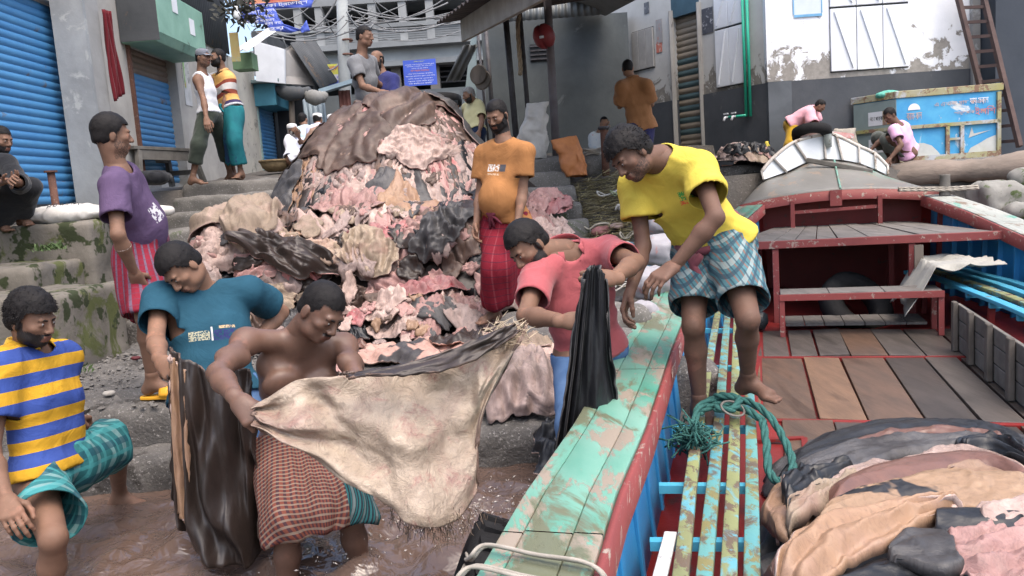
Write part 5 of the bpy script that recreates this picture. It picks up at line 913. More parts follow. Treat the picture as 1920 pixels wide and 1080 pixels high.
for i, q in enumerate(LB):
    a0 = q[0]+(q[0]-q[1])*1.1; a3 = q[2]+(q[2]-q[1])*.35; ps = spline([a0]+q+[a3], 30); tg = np.gradient(ps, axis=0); tg /= np.linalg.norm(tg, axis=1, keepdims=True); sd2 = np.cross(tg, A(0, 0, 1)); w_ = .0225
    V = np.array([[ps[k]-sd2[k]*w_-A(0, 0, .026), ps[k]-sd2[k]*w_+A(0, 0, .003*math.sin(k*.7+i)), ps[k]+sd2[k]*w_+A(0, 0, .003*math.sin(k*.7+i)), ps[k]+sd2[k]*w_-A(0, 0, .026)] for k in range(30)]); v, f = gridmesh(V); mesh('bench_slat', v, f, (m_bslat2, m_bslat, m_bslat2, m_bslat)[i], boat, bevel=.004); LB[i] = ps
for k in range(3, 29, 3): mb = MB(); a, b = LB[0][k]-A(0, 0, .045), LB[3][k]-A(0, 0, .045); mb.bar(a-(b-a)*.55, b+(b-a)*.04, .035, .03); mb.build('bench_bearer', m_bslatb, boat)
for k in (6, 14, 22): mb = MB(); mb.bar(LB[3][k]-A(0, 0, .06), A(LB[3][k][0], LB[3][k][1], .07), .04, .05, BF); mb.build('bench_leg', m_red, boat)
bench(1, 4.3, 8.2, [.36, .50, .64, .78], [m_bslatb, m_bslatb, m_bslat2, m_bslatb], .44)
# board fence on the right of the floor
fc = [G(1797, 655, .06), G(1935, 775, .06)]; fd = fc[1]-fc[0]
for j in range(3): mb = MB(); mb.bar(fc[0]+A(0, 0, .06+.115*j), fc[1]+A(0, 0, .06+.115*j), .025, .108); mb.build('side_board', m_woodg, boat, bevel=.005)
for t in (.03, .3, .57, .84): p = fc[0]+fd*t-BR*.035; mb = MB(); mb.bar(p+A(0, 0, .0), p+A(0, 0, .365), .07, .035, BR); mb.build('board_cleat', surf('cleat_wood', (.13, .115, .10), (.08, .07, .06), 6, .8, .3, 30), boat, bevel=.008)
# raised platform under the foredeck, its posts and the little step
zp_ = .78; hwp = lambda v: hw(v)-.27
edges = np.r_[np.linspace(-1.2, -.2, 6), np.linspace(.08, 1.2, 6)]
for u0, u1 in zip(edges[:-1], edges[1:]):
    dz = g.uniform(-.004, .006); va, vb = 7.45, 9.35; s0, s1 = hwp(va)/1.22, hwp(vb)/1.22; mb = MB(); mb.prism([W(u0*s0+.005, va, zp_+dz), W(u1*s0-.004, va, zp_+dz), W(u1*s1-.003, vb, zp_+dz), W(u0*s1+.003, vb, zp_+dz)], (0, 0, .03)); mb.build('platform_plank', m_plat, boat, bevel=.004)
mb = MB(); mb.bar(W(-hwp(7.4), 7.42, zp_+.0), W(hwp(7.4), 7.42, zp_+.0), .05, .07); mb.build('platform_beam', m_trim, boat, bevel=.004)
for u in (-.72, .42): mb = MB(); mb.bar(W(u, 7.44, .02), W(u, 7.44, zp_-.04), .055, .05, BF); mb.build('platform_leg', m_trim, boat, bevel=.004)
for u in (-.86, .36): mb = MB(); mb.bar(W(u, 8.2, .02), W(u, 8.2, zp_-.03), .05, .05, BF); mb.build('platform_leg', m_red, boat)
mb = MB(); mb.bar(W(.46, 7.35, .52), W(.46, 7.35, zp_-.05), .07, .03, BF); mb.build('hanging_batten', m_wood, boat)
for u0, u1 in ((-.70, -.32), (-.315, .10), (.105, .52)): mb = MB(); mb.prism([W(u0, 6.72, .40), W(u1, 6.72, .40), W(u1, 7.02, .40), W(u0, 7.02, .40)], (0, 0, .025)); mb.build('step_plank', m_plat, boat, bevel=.003)
mb = MB(); mb.bar(W(-.71, 6.70, .395), W(.53, 6.70, .395), .03, .05); mb.build('step_rail', m_trim, boat)
for u in (-.69, .51):
    for v in (6.72, 7.0): mb = MB(); mb.bar(W(u, v, .06), W(u, v, .39), .04, .045, BF); mb.build('step_leg', m_trim, boat)
for u0, u1 in zip(np.linspace(-.66, .46, 8)[:-1], np.linspace(-.66, .46, 8)[1:]): mb = MB(); mb.prism([W(u0+.004, 6.98, .10), W(u1-.004, 6.98, .10), W(u1-.004, 7.4, .10), W(u0+.004, 7.4, .10)], (0, 0, .02)); mb.build('low_plank', m_plat, boat)
# foredeck: curved red beam, crowned deck, posts
vb0 = 9.15; crown = lambda u, h_=.10: h_*(1-(u/1.06)**2); us = np.linspace(-1.06, 1.06, 30)
V = np.array([[W(u, vb0-.02, zg(vb0)-.10+crown(u)), W(u, vb0-.02, zg(vb0)+.005+crown(u)), W(u, vb0+.07, zg(vb0)+.005+crown(u)), W(u, vb0+.07, zg(vb0)-.10+crown(u))] for u in us]); v, q = gridmesh(V); mesh('deck_beam', v, q, m_trim, boat, smooth=False)
m_fdeck = chipped('foredeck_paint', (.20, .195, .18), (.14, .135, .125), (.24, .19, .15), 5, .57, .42, (.09, .26, .20), (1, .6, 1))
low = [(1432, 337), (1475, 322), (1515, 303), (1548, 298), (1580, 300), (1612, 306), (1642, 318), (1664, 328)]; yb = lambda px: 9.55+.40*math.cos((px-1552)/125.0*1.45); LO = [P(*q, yb(q[0])) for q in low]
LOs = spline([W(-1.02, 9.4, 1.14)]+LO+[W(1.02, 9.3, 1.12)], 30)
V = np.array([[(W(u, vb0, zg(vb0)+.012+crown(u)))*(1-t)+(LOs[i]-A(0, 0, .02))*t for t in np.linspace(0, 1, 12)] for i, u in enumerate(us)]); v, q = gridmesh(V); mesh('foredeck', v, q, m_fdeck, boat, smooth=True, solid=.03)
mb = MB(); c_ = (us[14]+us[15])/2; mb.tube([W(c_, vb0, zg(vb0)+.02+crown(c_))*(1-t)+(LOs[14]+LOs[15])/2*t for t in np.linspace(0, .95, 8)], .012, 6); mb.build('deck_seam', chipped('seam_green', (.12, .32, .25), (.2, .36, .3), (.2, .17, .14)), boat)
mb = MB(); mb.prism([W(-.98, 9.5, .0), W(.98, 9.5, .0), W(.98, 9.5, 1.05), W(.5, 9.5, 1.15), W(-.5, 9.5, 1.15), W(-.98, 9.5, 1.05)], BF*.03); mb.build('bulkhead', m_red, boat)
for u in (-.50, .39): mb = MB(); mb.bar(W(u, vb0, zp_+.03), W(u, vb0, zg(vb0)-.06+crown(u)), .045, .07, BF); mb.build('deck_post', m_trim, boat, bevel=.004)
mb = MB(); mb.bar(W(-.48, vb0, .98), W(.37, vb0, 1.0), .03, .035); mb.build('post_rail', m_trim, boat); mb = MB(); mb.bar(W(-.05, vb0-.03, 1.03), W(-.05, vb0-.03, 1.20), .12, .02, BF); mb.build('beam_plate', m_trim, boat)
# white bow bulwark: leaves between ribs on either side of the stem
m_bul = chipped('bulwark_white', (.66, .70, .73), (.58, .62, .65), (.24, .20, .17), 8, .70, .5); m_brim = chipped('bulwark_rim', (.42, .38, .34), (.5, .48, .45), (.18, .14, .11), 9, .56, .7)
top_ = [(1428, 322), (1450, 296), (1490, 266), (1546, 252), (1568, 254), (1610, 274), (1640, 288), (1664, 312)]
TO = [P(*q, yb(q[0])+.06) for q in top_]
for i in range(7): mb = MB(); a, b, c, d = LO[i], LO[i+1], TO[i+1], TO[i]; k_ = .02; mb.prism([a+(b-a)*k_, b-(b-a)*k_, c-(c-d)*k_, d+(c-d)*k_], BF*.035); mb.build('bulwark_panel', m_bul, boat, bevel=.004)
for i in range(8): mb = MB(); mb.bar(LO[i]-BF*.02, TO[i]-BF*.02, .022, .05, BF); mb.build('bulwark_rib', m_brim, boat, bevel=.003)
mb = MB(); mb.tube(list(spline(TO, 30)), .022, 8); mb.build('bulwark_rim', m_brim, boat, smooth=True); mb = MB(); mb.bar(P(1512, 300, 9.72), P(1636, 322, 9.5), .06, .06); mb.build('bulwark_batten', m_woodg, boat, bevel=.012)
mb = MB(); s0, s1 = P(1553, 276, 9.95), P(1551, 238, 9.95); mb.tube([s0, s0+(s1-s0)*.7, s1], [.045, .05, .03], 8); mb.build('stem_post', chipped('stem_paint', (.36, .40, .38), (.3, .33, .31), (.2, .17, .14)), boat, smooth=True)
for e in (-1, 1): mb = MB(); c = P(1551+e*28, 253, 10.02); mb.obox(c, A(.14, 0, -.025*e), A(0, .02, 0), A(0, 0, .03)); mb.build('bow_name_board', chipped('name_board', (.62, .60, .58), (.5, .1, .09), (.55, .5, .48), 14, .5), boat)
# bollard and lettering on the trim
mb = MB(); p = W(1.0, 9.05, zg(9.05)); mb.lathe(p, [(.055, 0), (.05, .2), (.052, .215), (.0005, .215)], 14); mb.build('bollard', m_woodg, boat, smooth=True)
def trimtext(body, v, w): c = W(hw(v)-.287, v, zg(v)-.06); text('trim_lettering', body, surf('trim_letter', (.62, .50, .44), (.55, .42, .38), 9, .7, 0), c, -BF+A(0, 0, -.03), (0, 0, 1), .085, boat, width=w)
trimtext('“নিমে', 6.62, .24); trimtext('বসুন', 6.28, .20); trimtext('রাখুন', 5.95, .22)
def gtext(body, v, w): c = W(-(hw(v)-.287), v, zg(v)-.055); text('trim_lettering', body, surf('trim_letter', (.62, .50, .44)), c, BF, (0, 0, 1), .08, boat, width=w)
gtext('পদ্মা', 3.35, .2); gtext('নং', 3.75, .14)
# ---------------------------------------------------------------- things in and on the boat
tyre('boat_tyre', W(-.02, 7.65, .16), (.25, -.75, .62), .27, .09, 'black tyre stowed under the grey platform', treads=0)
fc_ = G(893, 1003, .40)+A(-.02, .0, -.24); tyre('rubber_tyre', fc_, BR*-.82+A(0, 0, .35)-BF*.25, .20, .085, 'treaded rubber tyre fender tied to the green gunwale', treads=20)
m_ropew = surf('rope_white', (.36, .33, .285), (.25, .225, .19), 14, .8, .3, 60); VT = float((G(1000, 1030, .6)-BC)@BF+9.2); rp = thing('fender_rope', 'doubled white strap tying the tyre round the gunwale', 'rope', W(-1.5, 1.7, .5))
for k, (v0, dz) in enumerate(((VT, 0), (VT-.02, .012), (VT-.10, .0), (VT-.13, .012))): 
    v = v0; pts = [fc_+A(-.02, .05-.04*k, .16), W(-hw(v)-.05, v, zg(v)-.03+dz), W(-hw(v)-.0, v-.01, zg(v)+.014+dz), W(-hw(v)+.13, v-.04, zg(v)+.014+dz), W(-hw(v)+.27, v-.075, zg(v)+.016+dz), W(-hw(v)+.305, v-.08, zg(v)-.04), W(-hw(v)+.30, v-.08, zg(v)-.16)]; mb = MB(); mb.tube(list(spline(pts, 40)), .0050, 7); mb.build('strap', m_ropew, rp, smooth=True)
m_ropeg = surf('rope_green', (.022, .085, .075), (.035, .125, .11), 26, .85, .5, 90); gr = thing('green_rope', 'thick dark green mooring rope knotted over the bench slats', 'rope', W(-.9, 3.2, .38))
B_ = lambda px, py, z: G(px, py, z); z_ = .43
for pts in ([B_(1302, 800, .41), B_(1310, 765, .45), B_(1345, 748, .46), B_(1400, 752, .45), B_(1440, 778, .43), B_(1468, 820, .36), B_(1486, 865, .31), B_(1480, 898, .30), B_(1457, 902, .30), B_(1441, 880, .32), B_(1437, 830, .37), B_(1430, 790, .42)], [B_(1310, 775, .43), B_(1340, 760, .44), B_(1390, 765, .44), B_(1425, 785, .42), B_(1432, 800, .36)], [B_(1330, 752, .44), B_(1350, 742, .48), B_(1385, 748, .47), B_(1372, 768, .45), B_(1340, 765, .45)]): rope('strand', pts, .017, m_ropeg, parent=gr)
mb = MB(); g2 = np.random.default_rng(2); kc = B_(1300, 815, .42)
for k in range(90): a = kc+g2.normal(size=3)*A(.03, .04, .022); mb.tube(spline([a, a+g2.normal(size=3)*.03, a+g2.normal(size=3)*.045], 5), .004, 4)
mb.build('frayed_end', m_ropeg, gr, smooth=True)
tag(gr.children[-1], kind='stuff')
mb = MB(); c = B_(1374, 766, .45); mb.lathe(c, [(.050, -.006), (.056, 0), (.050, .006), (.044, 0)], 20, (.2, -.4, .9), closed=True); tag(mb.build('iron_ring', m_woodg, smooth=True), 'small iron ring lying on the green rope', 'ring')
rc = thing('rope_coil', 'pale rope coiled on the foredeck beside the bollard', 'rope', W(1.05, 9.0, zg(9)))
for k in range(5): pts = [W(.55+.10*t*10+.0, 9.02-.02*k+.05*math.sin(3*t), zg(9)+.06+.022*(k % 2)+.10*(1-t)*0+crown(.7)*max(0, .5-t)) for t in np.linspace(0, .75, 8)]; rope('coil', pts, .014, m_ropew, parent=rc)
# grey cloth over the right bench
U, Vv = np.meshgrid(np.linspace(0, 1, 36), np.linspace(0, 1, 30), indexing='ij'); c0 = G(1812, 512, .50); n1 = fbm(np.stack([U*3, Vv*3, U*0], -1), 31, 3); n2 = 1-np.abs(fbm(np.stack([U*2.2+5, Vv*5, U*0], -1), 32, 2))*2
du = -.52+U*.72+.05*n1; dv = -.42+Vv*.85+.06*np.roll(n1, 7); zz2 = .02+np.clip(n2, 0, 1)*.11*(1-.4*np.abs(U-.5))+.05*np.clip(U-.5, 0, 1)+np.where(du < -.30, (du+.30)*1.5, 0)
V = c0+BR*du[..., None]+BF*dv[..., None]+A(0, 0, 1)*zz2[..., None]; v, q = gridmesh(V); tag(mesh('grey_cloth', v, q, plain('canvas', (.36, .35, .31)), smooth=True, solid=.006), 'crumpled grey canvas cloth on the blue bench', 'cloth')
# pale board leaning at the left bench, plastic bundle under the platform
mb = MB(); a = B_(1238, 1078, .36); b = B_(1258, 1000, .36); mb.bar(a-BF*.2, b, .04, .015); tag(mb.build('white_plank', surf('plank_white', (.52, .54, .54), (.44, .45, .45), 5, .6, .1, stain=(.08, .08, .09), sscale=4, sthr=.62), bevel=.004), 'short white plank end beside the left bench', 'plank')
mb = MB(); c = W(-.88, 6.95, .16); mb.lathe(c, [(.001, -.09), (.06, -.07), (.085, 0), (.06, .07), (.001, .09)], 12, (.3, .2, 1)); tag(mb.build('plastic_bundle', surf('plastic_dark', (.02, .025, .03), None, 9, .3, .3), smooth=True), 'small dark plastic bundle by the red hull', 'bundle')
# ---------------------------------------------------------------- hides
def hidemat(name, c, c2, red=None, rthr=.58, patch=None, pthr=.55, pscale=3, rough=.5, vein=.25, streak=3.0, spec=.4, dirt=None, mot=.8):
    m, nt, N, L, B = newmat('hide_'+name); tc = N.new('ShaderNodeTexCoord'); oi = N.new('ShaderNodeObjectInfo'); ad = N.new('ShaderNodeVectorMath'); sc_ = N.new('ShaderNodeVectorMath'); sc_.operation = 'SCALE'; sc_.inputs[0].default_value = (17, 9, 5); L.new(oi.outputs['Random'], sc_.inputs['Scale']); L.new(tc.outputs['Object'], ad.inputs[0]); L.new(sc_.outputs[0], ad.inputs[1]); v = ad.outputs[0]
    mp = N.new('ShaderNodeMapping'); mp.inputs['Scale'].default_value = (1, 1, 1/streak); L.new(v, mp.inputs[0]); n1 = noise_node(N, L, 6, 7, .65, mp.outputs[0], 1.2); r1 = ramp(N, [(.30, c), (.70, c2)]); L.new(n1.outputs[0], r1.inputs[0]); col = r1.outputs[0]
    if dirt: n5 = noise_node(N, L, 2.6, 6, .66, v, .8); r5 = ramp(N, [(.50, (0, 0, 0)), (.64, (1, 1, 1))]); L.new(n5.outputs[0], r5.inputs[0]); col = mix(N, L, r5.outputs[0], col, dirt)
    if red: n2 = noise_node(N, L, 4.5, 7, .7, mp.outputs[0], 1.6); r2 = ramp(N, [(rthr, (0, 0, 0)), (rthr+.12, (1, 1, 1))]); L.new(n2.outputs[0], r2.inputs[0]); col = mix(N, L, r2.outputs[0], col, red)
    if patch: n3 = noise_node(N, L, pscale, 4, .5, v, .3); r3 = ramp(N, [(pthr, (0, 0, 0)), (pthr+.02, (1, 1, 1))]); L.new(n3.outputs[0], r3.inputs[0]); col = mix(N, L, r3.outputs[0], col, patch)
    hv = N.new('ShaderNodeHueSaturation'); mr = N.new('ShaderNodeMapRange'); mr.inputs[3].default_value = .72; mr.inputs[4].default_value = 1.22; L.new(oi.outputs['Random'], mr.inputs[0]); L.new(mr.outputs[0], hv.inputs['Value']); L.new(col, hv.inputs['Color']); L.new(hv.outputs[0], B.inputs['Base Color'])
    rr = N.new('ShaderNodeMapRange'); rr.inputs[3].default_value = max(.1, rough-.2); rr.inputs[4].default_value = rough+.15; L.new(n1.outputs[0], rr.inputs[0]); L.new(rr.outputs[0], B.inputs['Roughness']); B.inputs['Specular IOR Level'].default_value = spec
    n6 = noise_node(N, L, 30, 6, .75, mp.outputs[0], 1.5); r6 = ramp(N, [(.30, (.62, .60, .60)), (.48, (1, 1, 1)), (.70, (1.12, 1.10, 1.08))]); L.new(n6.outputs[0], r6.inputs[0]); L.new(mix(N, L, mot, hv.outputs[0], r6.outputs[0], 'MULTIPLY'), B.inputs['Base Color'])
    n4 = noise_node(N, L, 18, 6, .7, mp.outputs[0], 1.0); bp = N.new('ShaderNodeBump'); bp.inputs['Strength'].default_value = vein; bp.inputs['Distance'].default_value = .02; L.new(n4.outputs[0], bp.inputs['Height']); L.new(bp.outputs[0], B.inputs['Normal']); return m
H = dict(pink=hidemat('pink', (.42, .25, .225), (.31, .17, .155), (.33, .085, .085), .62, vein=.7, dirt=(.27, .17, .15)), pale=hidemat('pale', (.46, .345, .30), (.33, .235, .205), (.36, .15, .14), .66, vein=.7, dirt=(.28, .20, .17)), raw=hidemat('raw', (.34, .11, .11), (.40, .22, .21), (.26, .025, .035), .55, vein=.5),
    greyp=hidemat('grey_pink', (.34, .255, .23), (.24, .18, .165), None, vein=.6, dirt=(.15, .115, .10)), brown=hidemat('brown', (.105, .066, .050), (.060, .040, .033), None, rough=.55, vein=.2, dirt=(.16, .105, .08)), dkbrown=hidemat('dark_brown', (.036, .025, .021), (.02, .015, .013), None, rough=.42, vein=.2),
    black=hidemat('black', (.008, .0085, .010), (.016, .017, .020), None, rough=.42, vein=.2), slate=hidemat('slate', (.045, .045, .049), (.075, .071, .070), None, rough=.5, vein=.4, dirt=(.032, .029, .029)), tan=hidemat('tan', (.28, .175, .108), (.21, .125, .078), None, rough=.5, vein=.3, dirt=(.25, .155, .11)),
    khaki=hidemat('khaki', (.26, .20, .145), (.185, .14, .105), None, rough=.7, vein=.5, dirt=(.32, .235, .19)), cream=hidemat('cream', (.36, .285, .21), (.27, .205, .15), (.36, .19, .155), .62, rough=.6, vein=.5, dirt=(.33, .22, .17)), pied=hidemat('pied', (.36, .235, .145), (.29, .185, .115), None, patch=(.016, .016, .019), pthr=.56, pscale=3.4, rough=.5, vein=.25), rust=hidemat('rust', (.15, .075, .055), (.095, .05, .04), None, rough=.36, vein=.15), piedp=hidemat('pied_pink', (.42, .27, .22), (.36, .21, .17), None, patch=(.05, .045, .045), pthr=.54, pscale=3.2, rough=.5, vein=.3))
class Heap:
    """a surface z=B(x,y) on which sheets are laid one over another along its normal"""
    def __init__(s, x0, x1, y0, y1, f, d=.03):
        s.x0, s.y0, s.d = x0, y0, d; s.nx, s.ny = int((x1-x0)/d)+1, int((y1-y0)/d)+1; X, Y = np.meshgrid(x0+d*np.arange(s.nx), y0+d*np.arange(s.ny), indexing='ij'); s.B = f(X, Y); s.O = np.zeros_like(s.B)
        gx, gy = np.gradient(s.blur(s.B, 4), d); n = np.stack([-gx, -gy, np.ones_like(gx)], -1); s.N = n/np.linalg.norm(n, axis=-1, keepdims=True); s.gx, s.gy = gx, gy
    def blur(s, a, k):
        for _ in range(k): p = np.pad(a, 1, mode='edge'); a = (p[:-2, 1:-1]+p[2:, 1:-1]+p[1:-1, :-2]+p[1:-1, 2:]+2*p[1:-1, 1:-1])/6
        return a
    def dil(s, a, k):
        for _ in range(k): p = np.pad(a, 1, mode='edge'); a = np.maximum.reduce([p[:-2, 1:-1], p[2:, 1:-1], p[1:-1, :-2], p[1:-1, 2:], a])
        return a
    def samp(s, a, x, y):
        fx = np.clip((x-s.x0)/s.d, 0, s.nx-1.001); fy = np.clip((y-s.y0)/s.d, 0, s.ny-1.001); i, j = fx.astype(int), fy.astype(int); u, v = fx-i, fy-j
        if a.ndim == 3: u, v = u[..., None], v[..., None]
        return a[i, j]*(1-u)*(1-v)+a[i+1, j]*u*(1-v)+a[i, j+1]*(1-u)*v+a[i+1, j+1]*u*v
    def lay(s, cx, cy, la, lb, ang, seed, mats, fold=.05, nf=3.0, n=34, label=None, group=None, collect=None, lift=.012, rag=.28, name='raw_hide', crump=.6, rel=None, blurk=1, lobes=True, cap_=.16, wr_=.011, flat=False, along=False, dil=0):
        g = np.random.default_rng(seed); U, V = np.meshgrid(np.linspace(-1, 1, n), np.linspace(-1, 1, n), indexing='ij'); a = U*np.sqrt(1-V*V/2); b = V*np.sqrt(1-U*U/2); th = np.arctan2(b, a); ph = g.uniform(0, 6.3, 4)
        rr = 1+rag*(.45*np.sin(2*th+ph[0])+.35*np.sin(4*th+ph[1])+.28*np.sin(5*th+ph[2])+.18*np.sin(9*th+ph[3])) if lobes else 1+.10*np.sin(3*th+ph[0])+.06*np.sin(7*th+ph[1])
        a, b = a*rr, b*rr; q = np.stack([a*2.2+g.uniform(0, 99), b*2.2, a*0], -1); a = a+.10*fbm(q, seed, 2); b = b+.10*fbm(q+31, seed, 2); er = np.clip((np.maximum(np.abs(U), np.abs(V))-.8)*5, 0, 1)*.10; a = a*(1+er*fbm(np.stack([np.cos(th)*6, np.sin(th)*6, th*0], -1), seed+13, 2)*1.6); b = b*(1+er*fbm(np.stack([np.cos(th)*6+9, np.sin(th)*6, th*0], -1), seed+14, 2)*1.6); ea = a*la/2; eb = b*lb/2; edge = np.clip(1-np.maximum(np.abs(U), np.abs(V)), 0, 1)
        ga, gb = float(s.samp(s.gx, A(cx), A(cy))[0]), float(s.samp(s.gy, A(cx), A(cy))[0]); sl = math.hypot(ga, gb); cs = 1/math.sqrt(1+sl*sl); dn = A(-ga, -gb)/max(sl, 1e-6) if sl > .05 and not flat else A(0, -1); cs = 1.0 if flat else cs; sd_ = A(-dn[1], dn[0]); ca, sa = math.cos(ang), math.sin(ang)
        e1 = ea*ca-eb*sa; e2 = ea*sa+eb*ca; X = cx+sd_[0]*e1+dn[0]*e2*cs; Y = cy+sd_[1]*e1+dn[1]*e2*cs
        fl = ((b if along else a)*nf+1.3*fbm(np.stack([a*1.3, b*1.1, a*0], -1), seed+5, 2)*1.2+g.uniform(0, 6))*math.pi; f1 = np.abs(np.sin(fl))**1.4; f2 = 1-np.abs(fbm(np.stack([a*3.2, b*2.6, a*0], -1), seed+9, 3))*2; ff = (f1*(1-crump)+np.clip(f2, 0, 1)**1.5*crump)
        ob = s.samp(s.blur(s.dil(s.O, dil), blurk), X, Y); ob = cap_*np.tanh(ob/cap_); f3 = 1-np.abs(fbm(np.stack([ea*10+seed, eb*8, a*0], -1), seed+4, 3))*2; O = ob+lift+fold*ff*np.clip(edge*5, .25, 1)+wr_*np.clip(f3, 0, 1)**2+.008*fbm(np.stack([ea*34, eb*34, a*0], -1), seed+2, 2)
        base = np.stack([X, Y, s.samp(s.B, X, Y)], -1); P_ = base+s.samp(s.N, X, Y)*O[..., None]; v, f = gridmesh(P_)
        i = np.clip(np.rint((X-s.x0)/s.d).astype(int), 0, s.nx-1); j = np.clip(np.rint((Y-s.y0)/s.d).astype(int), 0, s.ny-1); np.maximum.at(s.O, (i.ravel(), j.ravel()), (O-(0 if dil else .3)*fold*ff).ravel())
        fn = np.cross(v[f[:, 2]]-v[f[:, 0]], v[f[:, 3]]-v[f[:, 1]]).sum(0); nn = s.samp(s.N, A(cx), A(cy))[0]; 
        if collect is not None: collect.append((v, f[:, ::-1] if fn@nn < 0 else f, mats[0])); return
        o = mesh(name, v, f[:, ::-1] if fn@nn < 0 else f, list(mats), smooth=True, solid=.009); return tag(o, label, 'hide', group)
# ---- the great heap on the steps
def heapf(X, Y):
    t = np.clip((Y-6.2)/3.8, 0, 1); z = .40+t*1.42; z = np.where(Y < 6.2, .40, z); z = np.where(Y < 4.3, .40-(4.3-Y)*1.6, z)
    r = np.sqrt(((X+1.12)/1.27)**2+((Y-8.45)/1.32)**2); m = 1.12*np.clip(1-r**1.9, 0, 1)**.80
    a = .50*np.exp(-(np.maximum(0, np.abs(X+1.35)-1.0)/.45)**2)*np.exp(-((Y-6.95)/.55)**2); b = .16*np.exp(-((X+.75)/.60)**2-((Y-6.2)/.45)**2); c = .28*np.exp(-((X+2.25)/.5)**2-((Y-7.35)/.4)**2); return z+np.maximum(m, np.maximum(a, np.maximum(b, c)))+.06*fbm(np.stack([X*2.2, Y*2.2, X*0], -1), 77, 3)*np.clip(m*4+a*3, 0, 1)
hp = Heap(-3.5, 1.3, 3.8, 10.2, heapf)
X, Y = np.meshgrid(np.linspace(-2.75, .45, 90), np.linspace(6.0, 9.95, 100), indexing='ij'); Z = hp.samp(hp.B, X, Y)-.02; stp = np.where(Y < 6.2, .40, .40+(Y-6.2)/3.8*1.42); e_ = np.clip(np.minimum(np.minimum(X+2.75, .45-X), np.minimum(Y-6.0, 9.95-Y))*4, 0, 1); Z = np.where(e_ < 1, Z*e_+(stp-.25)*(1-e_), Z); v, f = gridmesh(np.stack([X, Y, Z], -1))
tag(mesh('hide_heap', v, f, [H['dkbrown']], smooth=True), 'great mound of piled raw hides on the steps, its dark core', 'heap')
GRP = dict(pink='pink flesh-side hides in the great heap', pale='pale flesh-side hides in the great heap', raw='bloody hides in the great heap', greyp='dirty grey pink hides in the great heap', brown='brown haired hides in the great heap', dkbrown='dark brown hides in the great heap', black='black hides in the great heap', slate='slate grey hides in the great heap', tan='tan hides in the great heap', khaki='khaki hides in the great heap', cream='cream hides in the great heap', piedp='patched hides in the great heap')
LAB = dict(pink='crumpled pink flesh-side hide in the great heap', pale='pale veined flesh-side hide in the great heap', raw='bloody red streaked hide in the great heap', greyp='dirty grey pink hide in the great heap', brown='brown haired hide folded in the great heap', dkbrown='dark brown hide folded in the great heap', black='black haired hide crumpled in the great heap', slate='slate grey hide slumped in the great heap', tan='smooth tan hide showing in the great heap', khaki='khaki haired hide bundled in the great heap', cream='cream coloured hide in the great heap', piedp='pink and black patched hide in the great heap')
BACK = dict(pink='brown', pale='slate', raw='black', greyp='brown', brown='pink', dkbrown='pale', black='pink', slate='greyp', tan='pale', khaki='pink', cream='brown', piedp='pale')
def zone(ky, x, y, ar):
    w = {'pink': 'pink flesh-side', 'pale': 'pale veined flesh-side', 'raw': 'bloody red', 'greyp': 'dirty grey pink', 'brown': 'brown haired', 'dkbrown': 'dark brown', 'black': 'black haired', 'slate': 'slate grey', 'tan': 'smooth tan', 'khaki': 'khaki haired', 'cream': 'cream', 'piedp': 'pink and black patched'}[ky]; sz = 'broad ' if ar > .42 else 'small ' if ar < .2 else ''
    if y > 7.15: z = 'near the crest of the heap' if y > 8.35 else 'on the heap flank facing the shops' if x < -1.85 else 'on the heap flank behind the bearded man' if x > -.55 else 'halfway down the front of the heap' if y > 7.6 else 'hanging at the foot of the heap cone'
    else: z = ('in the heap apron behind the teal tee' if x < -1.7 else 'in the heap apron behind the bare-chested man' if x < -.75 else 'in the heap apron at the bearded man\'s feet')+(', front edge' if y < 6.25 else '')
    return sz+w+' hide '+z
def pick(g, x, y):
    if y > 7.15:
        if x < -1.75: w = dict(slate=4, dkbrown=3, brown=2, greyp=3, pink=2, tan=1, black=1)
        elif x > -.55: w = dict(pink=4, pale=4, slate=2, black=2, greyp=3)
        else: w = dict(pink=6, pale=5, greyp=4, tan=1.5, black=1.2, brown=2.5, slate=1.6, raw=.8)
    else:
        w = dict(khaki=3.5, brown=3, dkbrown=1.6, pink=3.2, pale=3, raw=1.2, greyp=4, black=1.1, slate=1.4, tan=1.6, piedp=1, cream=1.2) if x < -.9 else dict(black=2, slate=2, pink=3.5, raw=1.6, pale=3, greyp=3.5, tan=1.4, dkbrown=1.4, brown=1.5)
    k = list(w); p = np.array([w[q] for q in k], float); return k[g.choice(len(k), p=p/p.sum())]
g = np.random.default_rng(41); todo = []
for k in range(125):                                               # apron and skirts
    x = g.uniform(-2.55, .42); y = g.uniform(5.75, 7.5)
    if x > .0 and y < 6.4: y = g.uniform(6.6, 8.2)
    if y < 6.1 and (x < -1.9 or x > -.05): y += .7
    if x > -.28 and y < 6.35: x -= .45
    todo.append((y*-.2+g.random()*.8, x, y, g.uniform(.26, .58), g.uniform(.22, .46), g.uniform(0, 3.1), pick(g, x, y), g.uniform(.045, .095), g.uniform(1.5, 3.2), .5))
for k in range(100):                                               # the steep cone
    a = g.uniform(-2.7, -.4); r = g.uniform(.25, 1.12); x = -1.12+1.27*r*math.cos(a); y = 8.45+1.3*r*math.sin(a); big = g.random() < .25
    todo.append((1.5+(1-r)*1.2+g.random()*.5, x, y, g.uniform(.42, .8)*(1.15 if big else .74), g.uniform(.5, .95)*(1.2 if big else .82), g.normal()*.3, pick(g, x, y), g.uniform(.035, .07), g.uniform(1.5, 3.0), .25))
